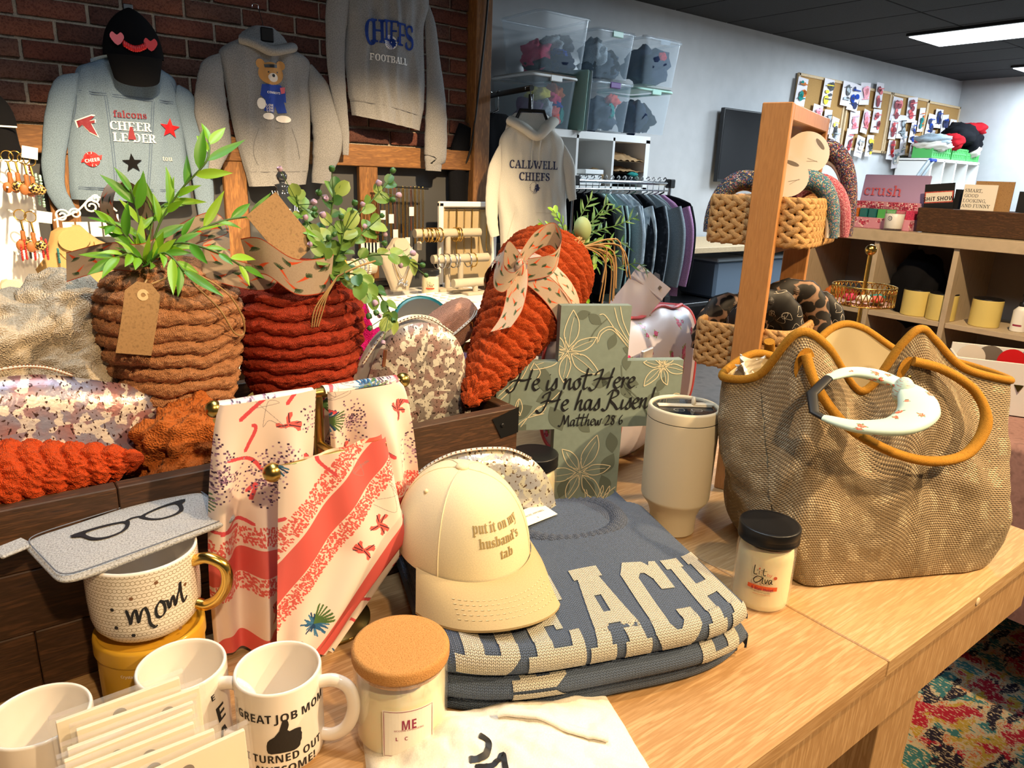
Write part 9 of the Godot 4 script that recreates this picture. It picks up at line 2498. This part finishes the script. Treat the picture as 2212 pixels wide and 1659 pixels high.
	for i in 7: part(B.new().box(Vector3(-0.105 + 0.035 * i, 0.055, 0.02), Vector3(0.03, 0.035, 0.03), 0.002), "lip_box", [M.c_orange, M.teal_enamel, M.teal_enamel, M.green_plastic, M.green_plastic, M.c_pink, M.c_pink][i], t)
	printed(t, "lettering", M.patch_pink, func(q): return Vector3(q.x, q.y, -0.024 - (q.y - 0.1) * 0.12), [], [["crush", 0.036, serif, Vector2(-0.04, 0.14), 0.0, 1.1]], [], 0.003)
	printed(t, "strip_lettering", M.maroon_ink, func(q): return Vector3(q.x, q.y, 0.006), [], [["crush crush crush", 0.013, serif, Vector2(0, 0.08)]], [], 0.0008)
	t = thing("glass_candle", "white glass candle with a blue ring logo before the cosmetic display", "candle", Vector3(X + 0.04, 1.215, -1.31))
	part(B.new().lathe([Vector2(0.0001, 0.008), Vector2(0.03, 0.008), Vector2(0.033, 0.06), Vector2(0.0001, 0.06)], 28), "wax", M.white_plastic, t)
	part(B.new().lathe([Vector2(0.0001, 0), Vector2(0.031, 0), Vector2(0.0355, 0.07), Vector2(0.0345, 0.0705), Vector2(0.0335, 0.068)], 32), "glass", M.clear, t)
	var rg := disc(0.007, 16, Vector2(0.0, 0.045)); rg.append(rg[0])
	printed(t, "logo", M.chief_navy, func(q): return Vector3(-sqrt(maxf(0.0, 0.0348 * 0.0348 - q.x * q.x)), q.y, q.x), [disc(0.002, 8, Vector2(0, 0.045))], [], [[rg, 0.0018]], 0.0)
	# dark wooden box with cards
	t = thing("wooden_box", "dark stained long wooden box of funny cards on the counter", "box", Vector3(X + 0.14, 1.215, -0.87), -PI / 2)
	part(B.new().box(Vector3(0, 0.045, 0.07), Vector3(0.74, 0.085, 0.014), 0.002, Basis(Vector3.RIGHT, 0.12)), "front_board", M.walnut_z2, t)
	part(B.new().box(Vector3(0, 0.045, -0.07), Vector3(0.74, 0.085, 0.014), 0.002, Basis(Vector3.RIGHT, -0.12)), "back_board", M.walnut_z2, t)
	for s in [-1.0, 1.0]: part(B.new().box(Vector3(s * 0.365, 0.045, 0), Vector3(0.014, 0.085, 0.14), 0.002, Basis(Vector3(0, 0, 1), -s * 0.15)), "end_board", M.walnut_z2, t)
	part(B.new().box(Vector3(0, 0.006, 0), Vector3(0.7, 0.01, 0.13)), "bottom_board", M.walnut_z2, t)
	var hh := part(B.new().tube(spline([Vector3(-0.372, 0.06, 0.02), Vector3(-0.4, 0.05, 0.02), Vector3(-0.405, 0.02, 0.02), Vector3(-0.385, 0.012, 0.02)], 6), 0.008, 8), "rope_handle", M.twine, t)
	k = 0
	for q in [[-0.33, 0.12, 0.03, 0.1, 0.055, "ink", "small black and white sign card reading SHIT SHOW"], [-0.2, 0.11, 0.03, 0.105, 0.075, "paper", "white card reading SMART, GOOD LOOKING"], [-0.17, 0.115, 0.0, 0.12, 0.09, "kraft", "brown kraft envelope behind the white card"], [-0.27, 0.1, -0.01, 0.05, 0.06, "ink", "narrow black card between the front cards"], [-0.04, 0.095, 0.02, 0.09, 0.07, "ink", "black card lettered ING"], [0.06, 0.1, 0.0, 0.1, 0.09, "c_slate", "slate grey card at the right of the box"], [0.17, 0.1, 0.02, 0.1, 0.09, "c_black", "black card at the right end of the box"]]:
		var c := thing("greeting_card", q[6], "card", t.position + Vector3(0.0, q[1], q[0]) + Vector3(-q[2], 0, 0), -PI / 2, "cards in the wooden box")
		c.rotation.z = 0.1 if k == 0 else 0.0
		part(B.new().box(Vector3(0, 0, 0), Vector3(q[3], q[4] + 0.05, 0.003)), "card", M[q[5]], c)
		if k == 0:
			part(B.new().box(Vector3(0, 0.006, 0.002), Vector3(0.096, 0.04, 0.001)), "red_border", M.c_coral, c)
			part(B.new().box(Vector3(0, 0.006, 0.0028), Vector3(0.088, 0.032, 0.001)), "white_field", M.paper, c)
			printed(c, "lettering", M.ink, func(p): return Vector3(p.x, p.y, 0.0034), [], [["SHiT SHOW", 0.014, sansb, Vector2(0, 0.0)]], [], 0.0003)
		if k == 1:
			printed(c, "lettering", M.ink, func(p): return Vector3(p.x, p.y, 0.0016), [], [["SMART,", 0.011, serif, Vector2(-0.02, 0.042)], ["GOOD", 0.011, serif, Vector2(-0.025, 0.025)], ["LOOKING,", 0.011, serif, Vector2(-0.012, 0.008)], ["AND FUNNY", 0.011, serif, Vector2(-0.006, -0.009)]], [], 0.0003)
		if k == 4: printed(c, "lettering", M.white_ink, func(p): return Vector3(p.x, p.y, 0.0016), [], [["ING", 0.017, sansb, Vector2(0.0, 0.02), 0.05]], [], 0.0003)
		k += 1

# ---------------------------------------------------------------- cloth covered table on the right
func cloth_table() -> void:
	var t := thing("draped_table", "table under a dusty pink cloth beside the display table", "table", Vector3(2.34, 0, -0.62))
	part(B.new().box(Vector3(0, 0.745, 0), Vector3(0.6, 0.02, 1.36), 0.004), "tabletop", M.pale_wood, t)
	for x in [-0.26, 0.26]:
		for z in [-0.6, 0.6]: part(B.new().box(Vector3(x, 0.3675, z), Vector3(0.05, 0.735, 0.05), 0.002), "leg", M.pale_wood, t)
	var b := B.new()
	b.grid(160, 30, func(u, w):
		var an: float = u * TAU
		var px := signf(cos(an)) * pow(absf(cos(an)), 0.12)
		var pz := signf(sin(an)) * pow(absf(sin(an)), 0.12)
		if w < 0.3: return Vector3(px * 0.305 * w / 0.3, 0.757, pz * 0.685 * w / 0.3)
		var f: float = (w - 0.3) / 0.7
		var fo := (0.016 + 0.012 * sin(u * 251.0)) * sin(u * 138.0 + 2.0 * sin(f * 3.0)) * f
		return Vector3(px * (0.308 + 0.02 * f + fo), 0.757 - 0.45 * f, pz * (0.688 + 0.03 * f + fo)), true, 1, 1, true)
	part(b, "tablecloth", M.dusty_cloth, t)
	# tiered gold stand
	t = thing("tiered_stand", "gold wire two tier stand with a ball finial behind the tote", "stand", Vector3(2.16, 0.76, -1.085))
	part(B.new().tube([Vector3(0, 0.0, 0), Vector3(0, 0.41, 0)], 0.006, 12), "rod", M.gold, t)
	part(B.new().lathe(range(13).map(func(k): return Vector2(maxf(0.0001, sin(PI * k / 12.0) * 0.0165), 0.424 - cos(PI * k / 12.0) * 0.0165)), 24), "finial", M.gold, t)
	for q in [[0.02, 0.1, 0.055], [0.262, 0.09, 0.055]]:
		var tr := part(B.new().lathe([Vector2(0.0001, q[0]), Vector2(q[1], q[0]), Vector2(q[1], q[0] + 0.004), Vector2(0.0001, q[0] + 0.004)], 40), "tray_base", M.rose_gold, t)
		for y in [0.0, 1.0]: part(B.new().tube(range(40).map(func(k): return Vector3(sin(TAU * k / 40) * q[1], q[0] + y * q[2], cos(TAU * k / 40) * q[1])), 0.0022, 6, true), "rim_wire", M.gold, tr)
		for i in 3:
			part(B.new().tube(range(96).map(func(k): return Vector3(sin(TAU * k / 96) * q[1], q[0] + q[2] * (0.5 + 0.5 * sin(k * PI / 4.0 + i * TAU / 3.0)), cos(TAU * k / 96) * q[1])), 0.0016, 5, true), "lattice_wire", M.gold, tr)
	var n := 0
	for q in [[0.27, 0.03, 0.03, "c_teal"], [0.27, -0.03, 0.02, "tee_white"], [0.27, 0.0, 0.045, "c_coral"], [0.27, -0.04, -0.02, "c_pink"], [0.025, 0.03, 0.05, "c_lilac"], [0.025, -0.04, 0.04, "c_plum"], [0.025, 0.06, -0.01, "c_coral"]]:
		single(blob(B.new(), t.position + Vector3(q[1], q[0] + 0.012, q[2]), Vector3(0.026, 0.011, 0.02), 500 + n, 0.3, 0.001, 18, 10), "hair_tie", M[q[3]], "%s coloured hair tie on the %s tier of the gold stand" % [ORD[n], "upper" if q[0] > 0.1 else "lower"], "hair tie", "hair ties on the gold stand")
		n += 1
	# small packets on the cloth and sticker box
	for i in 6: single(blob(B.new(), Vector3(2.12 + 0.07 * i, 0.785, -0.93 + 0.06 * (i % 3)), Vector3(0.06, 0.025, 0.05), 520 + i, 0.4, 0.002, 20, 12), "accessory_packet", M[["c_lilac", "c_coral", "c_pale", "c_plum", "c_pink", "tee_white"][i]], "%s small accessory packet behind the tote on the pink cloth" % ORD[i], "packet", "accessory packets on the cloth")
	t = thing("sticker_box", "white open box of round stickers with a gold triangle stud at the right edge", "box", Vector3(2.34, 0.76, -0.70), -1.05)
	part(B.new().box(Vector3(0, 0.075, 0.06), Vector3(0.32, 0.15, 0.006), 0.001), "front_panel", M.white_paint, t)
	part(B.new().box(Vector3(0, 0.085, -0.06), Vector3(0.32, 0.17, 0.006), 0.001), "back_panel", M.white_paint, t)
	for s in [-1.0, 1.0]: part(B.new().box(Vector3(s * 0.16, 0.075, 0), Vector3(0.006, 0.15, 0.12), 0.001), "end_panel", M.white_paint, t)
	part(B.new().box(Vector3(0, 0.004, 0), Vector3(0.31, 0.006, 0.12)), "bottom_panel", M.white_paint, t)
	var tb := B.new()
	tb.face([Vector3(-0.012, 0.09, 0.064), Vector3(0.012, 0.09, 0.064), Vector3(0, 0.07, 0.068)], Vector3.BACK)
	part(tb, "triangle_stud", M.gold, t)
	for i in 6:
		var c := single(B.new().lathe([Vector2(0.0001, -0.001), Vector2(0.036, -0.001), Vector2(0.036, 0.001), Vector2(0.0001, 0.001)], 24, Vector3.ZERO, Basis(Vector3.RIGHT, PI / 2)), "round_sticker", [M.card_taupe, M.hole_grey, M.patch_red, M.grey_plastic, M.card_taupe, M.hole_grey][i], "%s round sticker from the left standing in the white box" % ORD[i], "sticker", "stickers in the white box")
		c.position = t.position + Basis(Vector3.UP, -1.05) * Vector3(-0.12 + 0.05 * i, 0.145, 0.02 - 0.02 * (i % 2))
		c.rotation.y = -1.05
